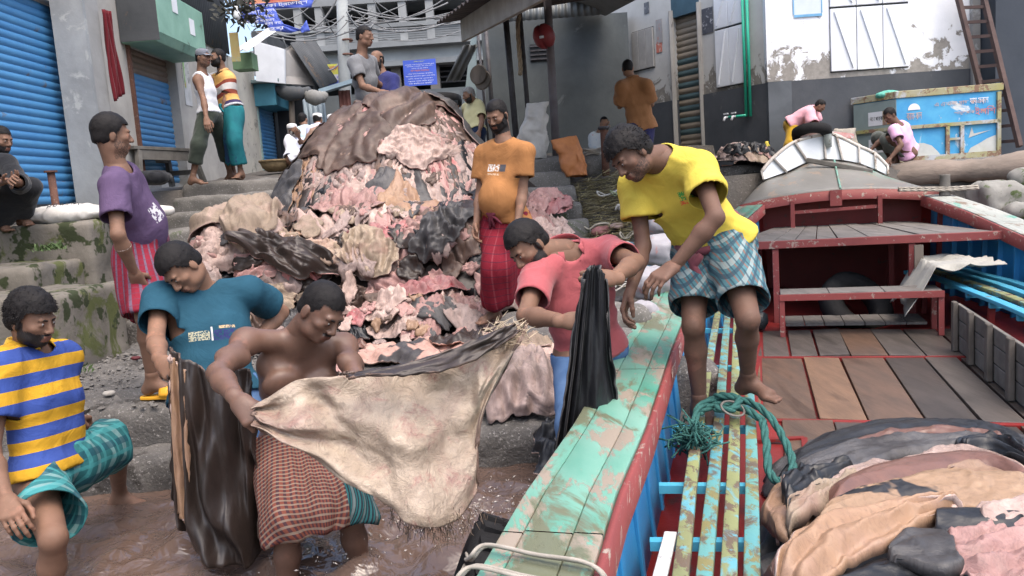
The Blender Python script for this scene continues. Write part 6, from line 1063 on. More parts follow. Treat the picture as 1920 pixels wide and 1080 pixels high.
for k in range(85):                                                # flaps hanging loose
    a = g.uniform(-2.6, -.5); r = g.uniform(.45, 1.08); x = -1.12+1.27*r*math.cos(a); y = 8.45+1.3*r*math.sin(a)
    todo.append((2.6+(1-r)*.8+g.random()*.3, x, y, g.uniform(.18, .40), g.uniform(.40, .85), g.normal()*.2, pick(g, x, y), g.uniform(.03, .055), g.uniform(.8, 1.8), .25))
todo.sort(key=lambda t: t[0])
for k, (_, x, y, la, lb, an, ky, fo, nf, cr) in enumerate(todo): hp.lay(x, y, la, lb, an, 100+k, (H[ky], H[BACK[ky]]), fo, nf, 34, zone(ky, x, y, la*lb), GRP[ky], crump=cr)
# the ones that stand out
hp.lay(-1.08, 8.5, 1.2, .95, .1, 501, (H['brown'], H['pink']), .07, 3.6, 80, 'broad dark brown hide draped over the top of the heap', blurk=5, crump=.25, lift=.03, cap_=.4, wr_=.010, dil=1)
hp.lay(-1.45, 7.95, .75, .85, .15, 502, (H['brown'], H['pink']), .05, 2.2, 44, 'brown haired hide sliding down the middle of the heap', blurk=4, crump=.3, lift=.03, cap_=.4, wr_=.010, dil=1)
hp.lay(-.30, 8.55, .7, 1.5, -.35, 503, (H['slate'], H['pale']), .03, 1.5, 44, 'long smooth slate grey hide down the right shoulder of the heap', blurk=5, crump=.2, lift=.03, cap_=.4, wr_=.010, dil=1)
hp.lay(-2.10, 7.85, .55, 1.15, .25, 504, (H['slate'], H['tan']), .05, 2.5, 44, 'long dark grey hide down the left flank of the heap', blurk=4, crump=.3, lift=.03, cap_=.4, wr_=.010, dil=1)
hp.lay(-1.95, 8.35, .6, .8, .35, 505, (H['tan'], H['dkbrown']), .05, 1.6, 40, 'orange tan hide on the left shoulder of the heap', blurk=4, crump=.4, lift=.03, cap_=.4, wr_=.010, dil=1)
hp.lay(-1.40, 7.22, .6, .62, .0, 506, (H['pink'], H['pale']), .06, 3.2, 50, 'wide hanging pink hide with upright folds at the foot of the cone', blurk=3, crump=.3, lift=.03, cap_=.4, wr_=.010, dil=1)
hp.lay(-.98, 7.35, .26, .75, .05, 507, (H['tan'], H['pale']), .03, 1.2, 36, 'narrow orange strip of hide hanging between pink ones', blurk=3, crump=.3, lift=.035, cap_=.4, wr_=.010, dil=1)
hp.lay(-.85, 7.78, .6, .4, .1, 508, (H['pale'], H['pink']), .06, 3.0, 50, 'pale pink veined hide across the middle of the heap', blurk=3, crump=.6, lift=.02, cap_=.4, wr_=.010, dil=1)
hp.lay(-2.28, 7.0, .70, .55, .6, 509, (H['khaki'], H['pale']), .13, 1.8, 46, 'thick khaki hide bundled at the left end of the apron', crump=.35, lift=.05, cap_=.4, wr_=.010, dil=1)
hp.lay(-1.78, 6.62, .95, .28, .45, 510, (H['dkbrown'], H['pink']), .11, 1.5, 46, 'long twisted dark brown hide across the apron', crump=.3, lift=.05, cap_=.4, wr_=.010, dil=1)
hp.lay(-1.15, 6.62, .5, .42, .0, 511, (H['cream'], H['pale']), .08, 3.5, 44, 'pleated cream hide in the middle of the apron', crump=.3, lift=.04, cap_=.4, wr_=.010, dil=1)
hp.lay(-.62, 6.15, .62, .38, .2, 512, (H['raw'], H['black']), .08, 3.0, 44, 'bloody red hide spread on the front of the apron', crump=.5, lift=.03, cap_=.4, wr_=.010, dil=1)
hp.lay(-.55, 6.72, .5, .34, -.5, 513, (H['slate'], H['black']), .10, 1.6, 44, 'folded slate hide arched over the apron', crump=.3, lift=.05, cap_=.4, wr_=.010, dil=1)
hp.lay(-1.02, 5.95, .6, .28, .25, 514, (H['pale'], H['brown']), .10, 2.0, 44, 'pale pink hide rolled at the front edge of the apron', crump=.3, lift=.04, cap_=.4, wr_=.010, dil=1)
hp.lay(-.10, 7.05, .42, .55, -.1, 515, (H['black'], H['slate']), .09, 2.0, 40, 'black hide slumped behind the bearded man', crump=.4, lift=.04, cap_=.4, wr_=.010, dil=1)
scr = []; g3 = np.random.default_rng(88)
for k in range(150):
    if g3.random() < .62: x, y = g3.uniform(-2.5, .35), g3.uniform(5.7, 7.4)
    else: a = g3.uniform(-2.7, -.4); r = g3.uniform(.3, 1.1); x, y = -1.12+1.27*r*math.cos(a), 8.45+1.3*r*math.sin(a)
    if y < 6.1 and (x < -1.8 or x > 0): continue
    ky = pick(g3, x, y); hp.lay(x, y, g3.uniform(.10, .30), g3.uniform(.10, .26), g3.uniform(0, 3.1), 900+k, (H[ky], H[BACK[ky]]), g3.uniform(.02, .045), g3.uniform(1, 2.5), 14, collect=scr, lift=.015, cap_=.22)
for k in range(60): x, y = g3.uniform(-1.3, .6), g3.uniform(4.4, 5.8); ky = pick(g3, x, 6); hp.lay(x, y, g3.uniform(.05, .16), g3.uniform(.05, .12), g3.uniform(0, 3.1), 1200+k, (H[ky],), g3.uniform(.015, .035), 1.5, 10, collect=scr, lift=.005)
mats_ = list({m.name: m for _, _, m in scr}.values()); ix = {m.name: i for i, m in enumerate(mats_)}; vs = np.concatenate([v for v, _, _ in scr]); off = 0; fs = []; mi = []
for v, f, m in scr: fs.append(f+off); off += len(v); mi += [ix[m.name]]*len(f)
o = mesh('hide_scraps', vs, np.concatenate(fs), mats_, smooth=True); o.data.polygons.foreach_set('material_index', np.array(mi, np.int32)); sm = o.modifiers.new('thickness', 'SOLIDIFY'); sm.thickness = .007; sm.offset = -1
tag(o, 'small torn scraps of hide strewn over the great heap and landing', 'scraps', kind='stuff')
# ---- stray hides on the landing and at the water
hp.lay(-.62, 5.05, .95, .55, .2, 520, (H['piedp'], H['brown']), .08, 1.6, 46, 'pink hide with dark patches lying alone on the landing', crump=.3, lift=.03)
hp.lay(-.30, 5.2, .55, .4, -.3, 521, (H['dkbrown'], H['piedp']), .08, 2.0, 36, 'dark brown fold of hide on the landing gravel', crump=.4, lift=.02)
hp.lay(-1.12, 5.25, .32, .26, .3, 522, (H['rust'], H['pale']), .07, 1.6, 26, 'small reddish scrap of hide on the gravel', lift=.02); hp.lay(-1.30, 5.35, .28, .22, .8, 523, (H['pale'], H['pink']), .06, 1.6, 26, 'small pale scrap of hide on the gravel', lift=.02)
hp.lay(-.02, 4.62, .70, .55, .1, 524, (H['pale'], H['slate']), .09, 3.2, 46, 'pale pink hide crumpled at the lip of the landing', lift=.03, crump=.5); hp.lay(.08, 4.85, .55, .35, -.4, 525, (H['khaki'], H['pale']), .09, 2.4, 40, 'khaki hide behind the pale one at the lip of the landing', lift=.03)
hp.lay(-.05, 4.36, .5, .4, .4, 526, (H['greyp'], H['black']), .08, 2.4, 40, 'dirty grey pink hide sliding off the landing', lift=.03); hp.lay(-.22, 4.5, .3, .35, .4, 527, (H['black'], H['pale']), .06, 2.4, 30, 'small black scrap under the pale pink hide', lift=.02)
g2 = np.random.default_rng(9)
for k in range(12): x, y = g2.uniform(.0, .75), g2.uniform(6.2, 8.6); ky = ('pink', 'pale', 'raw')[k % 3]; hp.lay(x*.5+.15, y, .35, .45, g2.normal(), 540+k, (H[ky], H['slate']), .08, 2.4, 28, LAB[ky], GRP[ky])
# black wet hide at the water's edge
wt = Heap(-.6, 1.1, 3.0, 4.8, lambda X, Y: np.clip((Y-3.5)*.28, -.05, .35)); wt.lay(.26, 3.98, .62, .36, -.9, 530, (H['black'], H['pale']), .10, 1.8, 50, 'wet black hide slumped at the waterline beside the boat', crump=.35); wt.lay(.42, 3.75, .4, .25, .5, 531, (H['pink'], H['black']), .05, 2, 30, 'wet pink scrap of hide below the black one')
# ---- hides stacked in the boat
def bsheet(k1, k2, top, bot, zt, zb, label, bulge=.03, folds=1.6, amp=.014, seed=0, n=80, m=26, wr=.010):
    T = spline([G(x, y, zt) for x, y in top], n); Bt = spline([G(x, y, zb) for x, y in bot], n); U, Vv = np.meshgrid(np.linspace(0, 1, n), np.linspace(0, 1, m), indexing='ij'); V = T[:, None]*(1-Vv[..., None])+Bt[:, None]*Vv[..., None]
    ln = np.linalg.norm(T[-1]-T[0]); wd = np.linalg.norm(T-Bt, axis=1).mean(); w = fbm(np.stack([U*ln*2.5, Vv*wd*4, U*0], -1), seed, 3); en = np.clip(np.minimum(U, 1-U)*14, 0, 1)
    f1 = np.abs(np.sin((Vv*folds*1.7+.5*w+.3*U)*math.pi+seed))**1.3; f3 = 1-np.abs(fbm(np.stack([U*ln*7+w, Vv*wd*16, U*0+seed], -1), seed+4, 3))*2
    z = bulge*.55*np.sin(math.pi*np.clip(Vv, .02, 1)**.8)*en+amp*1.2*f1*(.3+.7*en)+(wr*1.5)*np.clip(f3, 0, 1)**2+.004*fbm(np.stack([U*ln*24, Vv*wd*24, U*0], -1), seed+6, 2); z = z-.03*np.clip((.04-U)/.04, 0, 1)-.03*np.clip((U-.96)/.04, 0, 1)-.03*np.clip((Vv-.95)/.05, 0, 1)**2
    jag = fbm(np.stack([U*ln*9, Vv*0, U*0], -1), seed+8, 2)*.035*Vv**4+fbm(np.stack([U*ln*7, Vv*0+3, U*0], -1), seed+9, 2)*.03*(1-Vv)**4; jx = fbm(np.stack([U*0, Vv*wd*12, U*0+7], -1), seed+11, 2)*.05*(np.abs(U-.5)*2)**5; V = V+A(0, 0, 1)*z[..., None]+A(0, -1, 0)*jag[..., None]+A(1, 0, 0)*jx[..., None]; v, f = gridmesh(V); fn = np.cross(v[f[:, 2]]-v[f[:, 0]], v[f[:, 3]]-v[f[:, 1]]).sum(0); return tag(mesh('raw_hide', v, f[:, ::-1] if fn[2] < 0 else f, [H[k1], H[k2]], smooth=True, solid=.010), label, 'hide')
bsheet('slate', 'pale', [(1440, 900), (1550, 830), (1700, 805), (1850, 810), (1990, 860)], [(1400, 1130), (1550, 1150), (1700, 1150), (1850, 1150), (2000, 1150)], .07, .16, 'broad slate hide at the bottom of the stack in the boat', .05, 5, .03, 1, 90, 60)
bsheet('black', 'pink', [(1475, 868), (1560, 818), (1690, 792), (1800, 794), (1880, 812), (1925, 842)], [(1470, 886), (1570, 852), (1700, 832), (1810, 832), (1890, 846), (1930, 868)], .20, .26, 'long dark grey hide along the back of the stack in the boat', .03, 1.4, .016, 2)
bsheet('rust', 'pale', [(1590, 838), (1660, 818), (1740, 808), (1830, 818), (1880, 826)], [(1580, 850), (1660, 836), (1740, 828), (1830, 834), (1890, 842)], .27, .28, 'thin brown fold between the dark hides in the boat', .035, .8, .012, 3)
bsheet('slate', 'pale', [(1490, 880), (1580, 842), (1680, 824), (1770, 822), (1840, 828), (1925, 862)], [(1500, 905), (1590, 880), (1690, 862), (1780, 850), (1850, 852), (1930, 892)], .28, .32, 'glossy dark hide folded lengthwise in the boat stack', .035, 1.6, .018, 4)
bsheet('black', 'pink', [(1790, 838), (1840, 828), (1890, 838), (1930, 868)], [(1800, 862), (1850, 856), (1890, 868), (1935, 900)], .33, .34, 'crumpled black hide end at the right of the boat stack', .03, 1.6, .022, 5, 50, 24, .02)
bsheet('pale', 'black', [(1560, 905), (1650, 876), (1740, 858), (1820, 856), (1925, 895)], [(1550, 930), (1650, 898), (1740, 876), (1820, 868), (1930, 912)], .34, .35, 'pale crinkled hide edge showing under the black folds', .02, 1.2, .012, 6, 80, 20, .02)
bsheet('black', 'pale', [(1455, 925), (1490, 896), (1540, 888), (1590, 882)], [(1480, 950), (1530, 930), (1560, 918), (1610, 900)], .34, .34, 'twisted black strips of hide at the left of the boat stack', .04, 1.8, .022, 7, 50, 24, .02)
bsheet('cream', 'black', [(1470, 960), (1520, 925), (1570, 908), (1610, 905)], [(1490, 985), (1540, 955), (1590, 932), (1630, 915)], .35, .35, 'pale wrinkled flank under the black strips', .03, 1.4, .016, 8, 50, 24, .022)
bsheet('rust', 'black', [(1548, 930), (1600, 893), (1690, 868), (1790, 856), (1860, 866), (1930, 900)], [(1556, 950), (1620, 930), (1710, 908), (1800, 890), (1870, 894), (1935, 925)], .38, .38, 'smooth reddish brown hide rolled across the boat stack', .06, .5, .008, 9, wr=.004)
bsheet('tan', 'pale', [(1438, 965), (1448, 928), (1475, 918), (1505, 940)], [(1448, 1000), (1475, 1008), (1512, 1000), (1545, 985)], .28, .30, 'tan hide curled round the left end of the boat stack', .06, 1.0, .015, 10, 50, 30)
bsheet('tan', 'pale', [(1770, 884), (1810, 876), (1850, 878), (1890, 892)], [(1770, 892), (1815, 892), (1860, 896), (1892, 902)], .44, .43, 'tan rolled leg of hide on the reddish brown one', .03, .4, .006, 11, 40, 18)
bsheet('pied', 'pale', [(1535, 955), (1620, 922), (1700, 900), (1770, 886), (1850, 892), (1935, 902)], [(1525, 992), (1620, 970), (1700, 958), (1790, 958), (1860, 950), (1935, 942)], .42, .42, 'golden tan hide with black patches on top of the boat stack', .05, .7, .010, 12, 110, 40, .006)
bsheet('black', 'pale', [(1740, 972), (1790, 962), (1850, 966), (1915, 978)], [(1745, 1000), (1800, 1012), (1855, 1008), (1910, 992)], .44, .43, 'black roll of hide between the tan and pink ones', .05, .5, .006, 13, 50, 22, .004)
bsheet('pale', 'tan', [(1830, 962), (1880, 945), (1940, 930)], [(1850, 985), (1890, 980), (1940, 975)], .45, .45, 'pale hairless flank at the edge of the golden hide', .03, 1.0, .010, 14, 40, 22)
bsheet('pink', 'black', [(1770, 1010), (1830, 1004), (1890, 990), (1945, 980)], [(1795, 1095), (1850, 1110), (1900, 1110), (1950, 1105)], .42, .40, 'pink flesh-side hide at the right front of the boat stack', .03, 2.2, .016, 15, 60, 40, .016)
bsheet('black', 'pale', [(1545, 1092), (1640, 1062), (1720, 1058), (1810, 1070)], [(1540, 1150), (1640, 1150), (1730, 1150), (1830, 1140)], .40, .38, 'black hide sheet at the near edge of the boat stack', .02, 1.2, .008, 16, 60, 34, .005)
bsheet('slate', 'black', [(1662, 1030), (1700, 1002), (1745, 996), (1790, 1008)], [(1680, 1048), (1720, 1060), (1770, 1068), (1812, 1058)], .44, .43, 'grey hide flap with a pale rim over the tan folds', .012, 1.2, .008, 17, 50, 26, .005)
bsheet('tan', 'pale', [(1452, 1072), (1500, 1014), (1570, 975), (1660, 958), (1740, 955), (1810, 958)], [(1520, 1110), (1575, 1080), (1640, 1045), (1690, 1016), (1750, 992), (1815, 968)], .44, .42, 'folded golden hide across the front of the boat stack', .06, 1.5, .020, 18, 100, 40, .012)
bsheet('rust', 'pale', [(1440, 1085), (1462, 1046), (1505, 1014), (1550, 994)], [(1450, 1110), (1482, 1072), (1525, 1034), (1560, 1010)], .33, .36, 'tan leg of hide hanging to the bench side of the stack', .05, .5, .006, 19, 50, 22)
# ---------------------------------------------------------------- the people
WHITE = (.62, .63, .66)
GRIP = dict(curl=(1.0, 1.25, .9), thumb=.9, spread=0)
m_redcheck = plaid('red_check', (.25, .02, .04), (.13, .14, .20), (.17, .05, .08), .034, .30, .12)
m_redlungi = plaid('red_lungi', (.18, .010, .022), (.26, .05, .065), (.07, .015, .03), .05, .10, .12)
m_teallungi = surf('cloth_teal_lungi', (.012, .10, .125), (.02, .16, .18), 6, .85, .2, 400, spec=.15, bdist=.0015, stain=(.02, .05, .11), sscale=3, sthr=.58)
m_tealplaid = plaid('teal_plaid', (.03, .15, .16), (.20, .33, .33), (.015, .07, .10), .11, .28, .28, l3=(.06, .28, .29), w3=.15, mode='attr')
m_gingham = plaid('brown_gingham', (.20, .062, .042), (.028, .024, .04), (.30, .235, .18), .018, .45, .35, split=(-.10, (.02, .025, .035), (.03, .17, .18), (.20, .24, .24)))
m_bluestripe = plaid('teal_black_stripe', (.02, .025, .035), (.03, .20, .22), (.18, .22, .22), .022, .35, .08)
m_shortsplaid = plaid('plaid_shorts', (.07, .17, .20), (.22, .10, .07), (.28, .34, .34), .048, .22, .28, mode='attr', l3=(.03, .06, .09), w3=.2)
m_yellow = printed('yellow', (.60, .47, .075), [(-.135, -.055, .305, .345, (.06, .30, .07), 70), (-.125, -.05, .285, .305, (.65, .13, .05), 70)])
m_tealtee = printed('teal_tee', (.018, .070, .108), [(-.10, -.005, .20, .245, (.03, .035, .12), 60), (-.10, -.03, .25, .262, (.5, .35, .2), 90), (.012, .10, .205, .245, (.42, .40, .28), 90), (-.002, .006, .20, .26, (.5, .5, .5), 0)])
m_coral = plain('coral', (.37, .09, .10)); m_purple = printed('purple', (.10, .066, .13), [(.0, .09, .18, .27, (.5, .5, .52), 30)])
m_orange = printed('orange_tee', (.35, .16, .06), [(-.02, .075, .335, .385, (.60, .58, .55), 45), (-.075, -.025, .335, .385, (.07, .07, .08), 0), (-.03, .07, .31, .322, (.55, .4, .28), 80)])
m_jeans = surf('cloth_jeans', (.06, .125, .26), (.11, .19, .34), 9, .85, .3, 300, spec=.15, bdist=.0015)
m_polo = attr_stripes('polo_stripe', [(0, (.54, .30, .025)), (.48, (.04, .075, .28))], .105, off=.02)
m_polo2 = attr_stripes('polo_band', [(0, (.5, .5, .52)), (.14, (.04, .03, .08)), (.22, (.62, .36, .12)), (.36, (.24, .06, .04)), (.46, (.52, .50, .48)), (.60, (.24, .06, .04)), (.68, (.62, .36, .12))], .56, off=.06)

def wristband(side, mat):
    def f(root, K, at, rv, fw, up, s, hd, R):
        a, b = K['el'+side], K['wr'+side]; mb = MB(); mb.lathe(a+(b-a)*.3, [(.041, -.004), (.043, 0), (.041, .004), (.039, 0)], 20, b-a, closed=True); mb.build('armband', mat, root, smooth=True)
    return f
def skullcap(root, K, at, rv, fw, up, s, hd, R):
    mb = MB(); c = pt(hd, R, 0, -.014, .052); mb.lathe(c, [(r_*.9, z_*.9) for r_, z_ in ((.086, -.016), (.089, .0), (.087, .030), (.074, .052), (.040, .062), (.0005, .064))], 22, R[:, 2]); mb.build('skullcap', plain('cap_white', (.72, .72, .72)), root, smooth=True)
def peaked(root, K, at, rv, fw, up, s, hd, R):
    m = plain('cap_grey', (.16, .17, .20)); mb = MB(); c = pt(hd, R, 0, -.010, .045); mb.lathe(c, [(r_*.9, z_*.9) for r_, z_ in ((.087, -.02), (.090, .0), (.088, .035), (.072, .062), (.035, .074), (.0005, .077))], 22, R[:, 2]); cp = mb.build('cap', m, root, smooth=True)
    V = np.array([[pt(hd, R, .088*math.sin(a)*(1-.06*t), (.075+.075*t)*math.cos(a*.8)+.0, .032+.012*math.cos(a)-.02*t) for t in np.linspace(0, 1, 6)] for a in np.linspace(-1.0, 1.0, 12)]); v, f = gridmesh(V); mesh('visor', v, f, m, cp, smooth=True, solid=.004)
def sandals(sides, mat, toes):
    def f(root, K, at, rv, fw, up, s, hd, R):
        for e in sides:
            an = K['an'+e]; d = unit(A(*toes[e])*A(1, 1, 0)); sd = np.cross(d, A(0, 0, 1)); z = an[2]-.079
            pts = [(-.030, -.07), (-.036, -.02), (-.034, .05), (-.043, .11), (-.034, .17), (0, .185), (.034, .17), (.043, .11), (.034, .05), (.036, -.02), (.030, -.07), (0, -.083)]
            mb = MB(); mb.prism([A(an[0], an[1], z-.018)+sd*x+d*y for x, y in pts], (0, 0, .018)); so_ = mb.build('sandal', mat, root, bevel=.004)
            V = np.array([[A(an[0], an[1], z)+sd*.046*math.cos(a)+d*(.055+.055*t)+A(0, 0, .055*math.sin(a)) for t in np.linspace(0, 1, 4)] for a in np.linspace(0, math.pi, 12)]); v, q = gridmesh(V); mesh('strap', v, q, mat, so_, smooth=True, solid=.006)
    return f
# bare-chested man swinging the cream hide
person('person', 'bare-chested man in brown checked lungi swinging a pale hide', 3.30,
    dict(pel=(562, 812), nb=(556, 640, -1), head=(603, 583, -1), shR=(462, 640, -1), shL=(645, 648, 1), elR=(408, 700, -1), wrR=(448, 752, -1), elL=(668, 712, -1), wrL=(612, 732, -1),
         knR=(540, 985, -1), knL=(655, 960, -1), anR=(540, 1160, 1), anL=(688, 1120, 1)), (.62, -.50, -.60), 1.04, 'dark',
    [('lungi', m_gingham, dict(top=.06, hem=1.18, folds=9, famp=.020, flare=.002))], 'crop', None, .85, bare=True, wet=1, build=.92, hup=(.2, .1, 1), mous=True, seed=3,
    hands=dict(R=dict(GRIP, dir=(.6, -.45, -.45), back=(-.3, -.6, .7)), L=dict(GRIP, dir=(-.4, -.4, -.3), back=(.3, -.5, .7))), feet=False)
# man in teal tee
person('person', 'man in teal printed tee lifting a dark wet hide from the water', 3.55,
    dict(pel=(405, 730), nb=(380, 548, 1), head=(340, 502, -1), shR=(300, 560, -1), shL=(466, 548, 1), elR=(292, 638, -1), wrR=(302, 678, -1), elL=(528, 585, 1), wrL=(478, 640, -1),
         knR=(395, 900, -1), knL=(455, 900, -1), anR=(395, 1040, 1), anL=(450, 1040, 1)), (-.28, -.60, -.75), 1.02, 'mid',
    [('shirt', m_tealtee, dict(hem=-.10, sleeve=.62, inf=.02, neck=.070, amp=.010)), ('pants', m_jeans, dict(len=1.5))], 'thick', None, .9, seed=5, hup=(-.1, .2, 1),
    hands=dict(R=dict(GRIP, dir=(.55, -.5, -.3), back=(-.5, -.6, .4)), L=dict(GRIP)), feet=False)
# striped polo
person('person', 'man in yellow and blue striped polo stepping out of the water', 3.25,
    dict(pel=(100, 872), nb=(58, 660, 1), head=(60, 598, -1), shR=(2, 692, -1), shL=(118, 672, 1), elR=(-18, 850, 1), wrR=(12, 935, -1), elL=(92, 790, 1), wrL=(140, 785, 1),
         knR=(100, 1010, -1), knL=(222, 822, 1), anR=(96, 1170, 1), anL=(224, 930, 1)), (.88, -.22, -.28), 1.0, 'brown',
    [('shirt', m_polo, dict(hem=-.03, sleeve=.58, inf=.024, neck=.068, vneck=.045, amp=.010, collar=plain('collar_yellow', (.62, .36, .02)))), ('shorts', m_tealplaid, dict(top=.06, len=.70, loose=.045, inf=.020, amp=.016))], 'curly', 'short', .85, seed=8,
    toes=dict(L=(.95, -.15, 0), R=(.8, -.3, 0)), hips=(-.35, -.9, 0), hands=dict(R=dict(curl=(.5, .5, .4), thumb=.3), L=dict(GRIP)))
# purple tee
SANDT = dict(R=(.9, -.1, 0), L=(.9, .1, 0))
person('person', 'man in purple tee and red checked lungi wearing yellow sandals', 4.66,
    dict(pel=(258, 462, 0), nb=(222, 322, -1), head=(210, 253, 1), shR=(214, 350, -1), shL=(242, 340, 1), elR=(221, 440, -1), wrR=(252, 512, 1), elL=(285, 430, 1), wrL=(300, 470, 1),
         knR=(272, 595, -1), knL=(292, 598, 1), anR=(286, 716, 1), anL=(300, 694, 1)), (.80, .58, -.06), 1.02, 'brown',
    [('shirt', m_purple, dict(hem=-.06, sleeve=.66, inf=.02, neck=.068, amp=.008)), ('lungi', m_redcheck, dict(top=.14, hem=.98, folds=10, famp=.014, flare=.012))], 'thick', 'stubble', 1.0, seed=12, belly=.015,
    toes=SANDT, rings=[sandals('RL', surf('sandal_yellow', (.72, .36, .03), (.62, .30, .02), 20, .5, .1), SANDT), wristband('R', plain('thread', (.5, .4, .35)))])
# orange tee with beard
person('person', 'bearded man in orange tee and red lungi standing barefoot beside the hide heap', 5.85,
    dict(pel=(947, 408), nb=(946, 268, 1), head=(932, 216, -1), shR=(908, 290, 1), shL=(984, 286, -1), elR=(900, 366, -1), wrR=(893, 420, -1), elL=(980, 360, -1), wrL=(970, 418, -1),
         knR=(932, 500, -1), knL=(962, 500, 1), anR=(926, 584, 1), anL=(982, 578, 1)), (-.45, -.75, -.42), .99, 'brown',
    [('shirt', m_orange, dict(hem=-.06, sleeve=.62, inf=.018, neck=.066, amp=.008)), ('lungi', m_redlungi, dict(top=.13, hem=1.58, folds=9, famp=.020, flare=.02))], 'short', 'full', 1.1, seed=14, belly=.05, build=1.05,
    toes=dict(R=(-.75, -.65, 0), L=(.2, -.9, 0)))
# coral polo
person('person', 'man in coral polo and jeans gathering up a black hide', 3.78,
    dict(pel=(1105, 650), nb=(1062, 478, -1), head=(990, 462, -1), shR=(1008, 520, -1), shL=(1142, 472, 1), elR=(985, 592, -1), wrR=(1062, 602, -1), elL=(1192, 492, -1), wrL=(1148, 522, -1),
         knR=(1075, 800, -1), knL=(1145, 800, 1), anR=(1070, 960, 1), anL=(1140, 950, 1)), (-.60, -.52, -.60), 1.05, 'brown',
    [('shirt', m_coral, dict(hem=-.10, sleeve=.62, inf=.014, neck=.064, vneck=.045, amp=.012, flare=-.012, collar=m_coral)), ('pants', m_jeans, dict(len=2.0, top=.0, inf=.008))], 'thick', 'short', .9, seed=17, hup=(-.35, .1, 1),
    hands=dict(R=dict(GRIP, dir=(.8, -.25, 0), back=(.1, -.9, .3)), L=dict(GRIP, dir=(-.75, -.4, .1), back=(.2, -.85, .35))), toes=dict(R=(-.4, -.9, 0), L=(0, -1, 0)))
# yellow tee
def gamcha(root, K, at, rv, fw, up, s, hd, R):
    m = plaid('gamcha', (.16, .045, .06), (.30, .22, .15), (.05, .03, .06), .03, .2, .2, mode='attr'); mb = MB(); n = 40
    pts = [at(.10)+rv*.155*math.cos(a)+fw*.135*math.sin(a)+up*.015*math.sin(a*2) for a in np.linspace(0, 2*math.pi, n)]; mb.tube(pts, .020, 8)
    k = at(.08, .15); g = np.random.default_rng(4)
    for q_ in range(8): e = k-A(0, 0, .16+.06*g.random())+rv*g.normal()*.03+fw*.0; mb.tube(spline([k+rv*g.normal()*.02, k+fw*.03-A(0, 0, .03), (k+e)/2+fw*.02+rv*g.normal()*.012, e], 8), [.016, .02, .018, .017, .018, .018, .016, .01], 7)
    mb.build('waist_scarf', plain('gamcha', (.17, .05, .065), vary=.5), root, smooth=True)
person('person', 'man in yellow tee and plaid shorts standing on the slatted boat bench', 3.72,
    dict(pel=(1336, 452), nb=(1243, 300, -1), head=(1182, 290, -1), shR=(1192, 348, 1), shL=(1312, 322, -1), elR=(1206, 462, -1), wrR=(1182, 546, -1), elL=(1342, 408, -1), wrL=(1264, 498, -1),
         knR=(1300, 612, -1), knL=(1402, 598, -1), anR=(1312, 762, 1), anL=(1402, 712, 1)), (-.66, -.42, -.62), 1.02, 'dark',
    [('shirt', m_yellow, dict(hem=-.05, sleeve=.55, inf=.024, neck=.078, vneck=.03, amp=.010)), ('shorts', m_shortsplaid, dict(len=.78, loose=.025, inf=.018, amp=.012, top=.12))], 'curly', 'stubble', .85, seed=21, hup=(-.45, .1, 1),
    hands=dict(R=dict(curl=(.5, .6, .4), thumb=.5, dir=(-.35, -.2, -.8)), L=dict(curl=(.35, .55, .4), thumb=.4, dir=(-.75, -.3, -.45), back=(-.2, -.5, .8))), toes=dict(R=(.15, -.98, 0), L=(.55, -.8, 0)), rings=[gamcha])
# --- people further off
person('person', 'man in black squatting on the mossy ledge with hands clasped', 6.75,
    dict(pel=(-18, 395), nb=(-14, 300, -1), head=(2, 262, -1), shR=(-42, 312, 0), shL=(12, 308, -1), elR=(-28, 350, -1), wrR=(10, 340, -1), elL=(38, 345, -1), wrL=(26, 338, -1),
         knR=(8, 352, -1), knL=(58, 352, -1), anR=(0, 418, 1), anL=(40, 408, 1)), (.9, -.3, -.25), 1.0, 'brown',
    [('shirt', plain('black', (.014, .015, .018)), dict(hem=.0, sleeve=1.5, inf=.022, amp=.012)), ('pants', plain('black', (.014, .015, .018)), dict(len=1.85))], 'short', 'short', 1.3, seed=23, toes=dict(R=(.8, -.6, 0), L=(.8, -.6, 0)))
person('person', 'man in grey cap and white vest with rolled green trousers', 10.0,
    dict(pel=(393, 212), nb=(378, 140, 1), head=(381, 108, -1), shR=(370, 150, -1), shL=(392, 148, 1), elR=(382, 188, -1), wrR=(387, 222, -1), elL=(402, 185, 1), wrL=(405, 218, -1),
         knR=(372, 272, -1), knL=(418, 270, 1), anR=(361, 335, 1), anL=(432, 328, 1)), (.92, -.35, -.05), 1.03, 'brown',
    [('shirt', plain('vest_white', WHITE), dict(hem=-.05, sleeve=0, inf=.012, neck=.085, amp=.005)), ('pants', plain('olive', (.035, .045, .035)), dict(len=1.55, loose=.02))], 'cap', 'stubble', 1.5, seed=25, rings=[peaked], toes=dict(R=(.9, -.2, 0), L=(.9, 0, 0)))
person('person', 'bearded man in banded polo and teal lungi beside the shop wall', 10.3,
    dict(pel=(432, 205), nb=(418, 140, 1), head=(408, 108, -1), shR=(402, 148, 1), shL=(432, 150, -1), elR=(410, 190, 1), wrR=(410, 222, 1), elL=(422, 190, -1), wrL=(420, 228, -1),
         knR=(428, 262, 1), knL=(440, 265, -1), anR=(438, 326, 1), anL=(452, 324, 1)), (-.72, -.55, 0), 1.0, 'brown',
    [('shirt', m_polo2, dict(hem=-.04, sleeve=.62, inf=.018, collar=plain('ochre', (.55, .32, .12)))), ('lungi', m_teallungi, dict(top=.08, hem=1.72, folds=8, famp=.02))], 'short', 'full', 1.5, seed=27, toes=dict(R=(-.4, -.8, 0), L=(-.2, -.9, 0)))
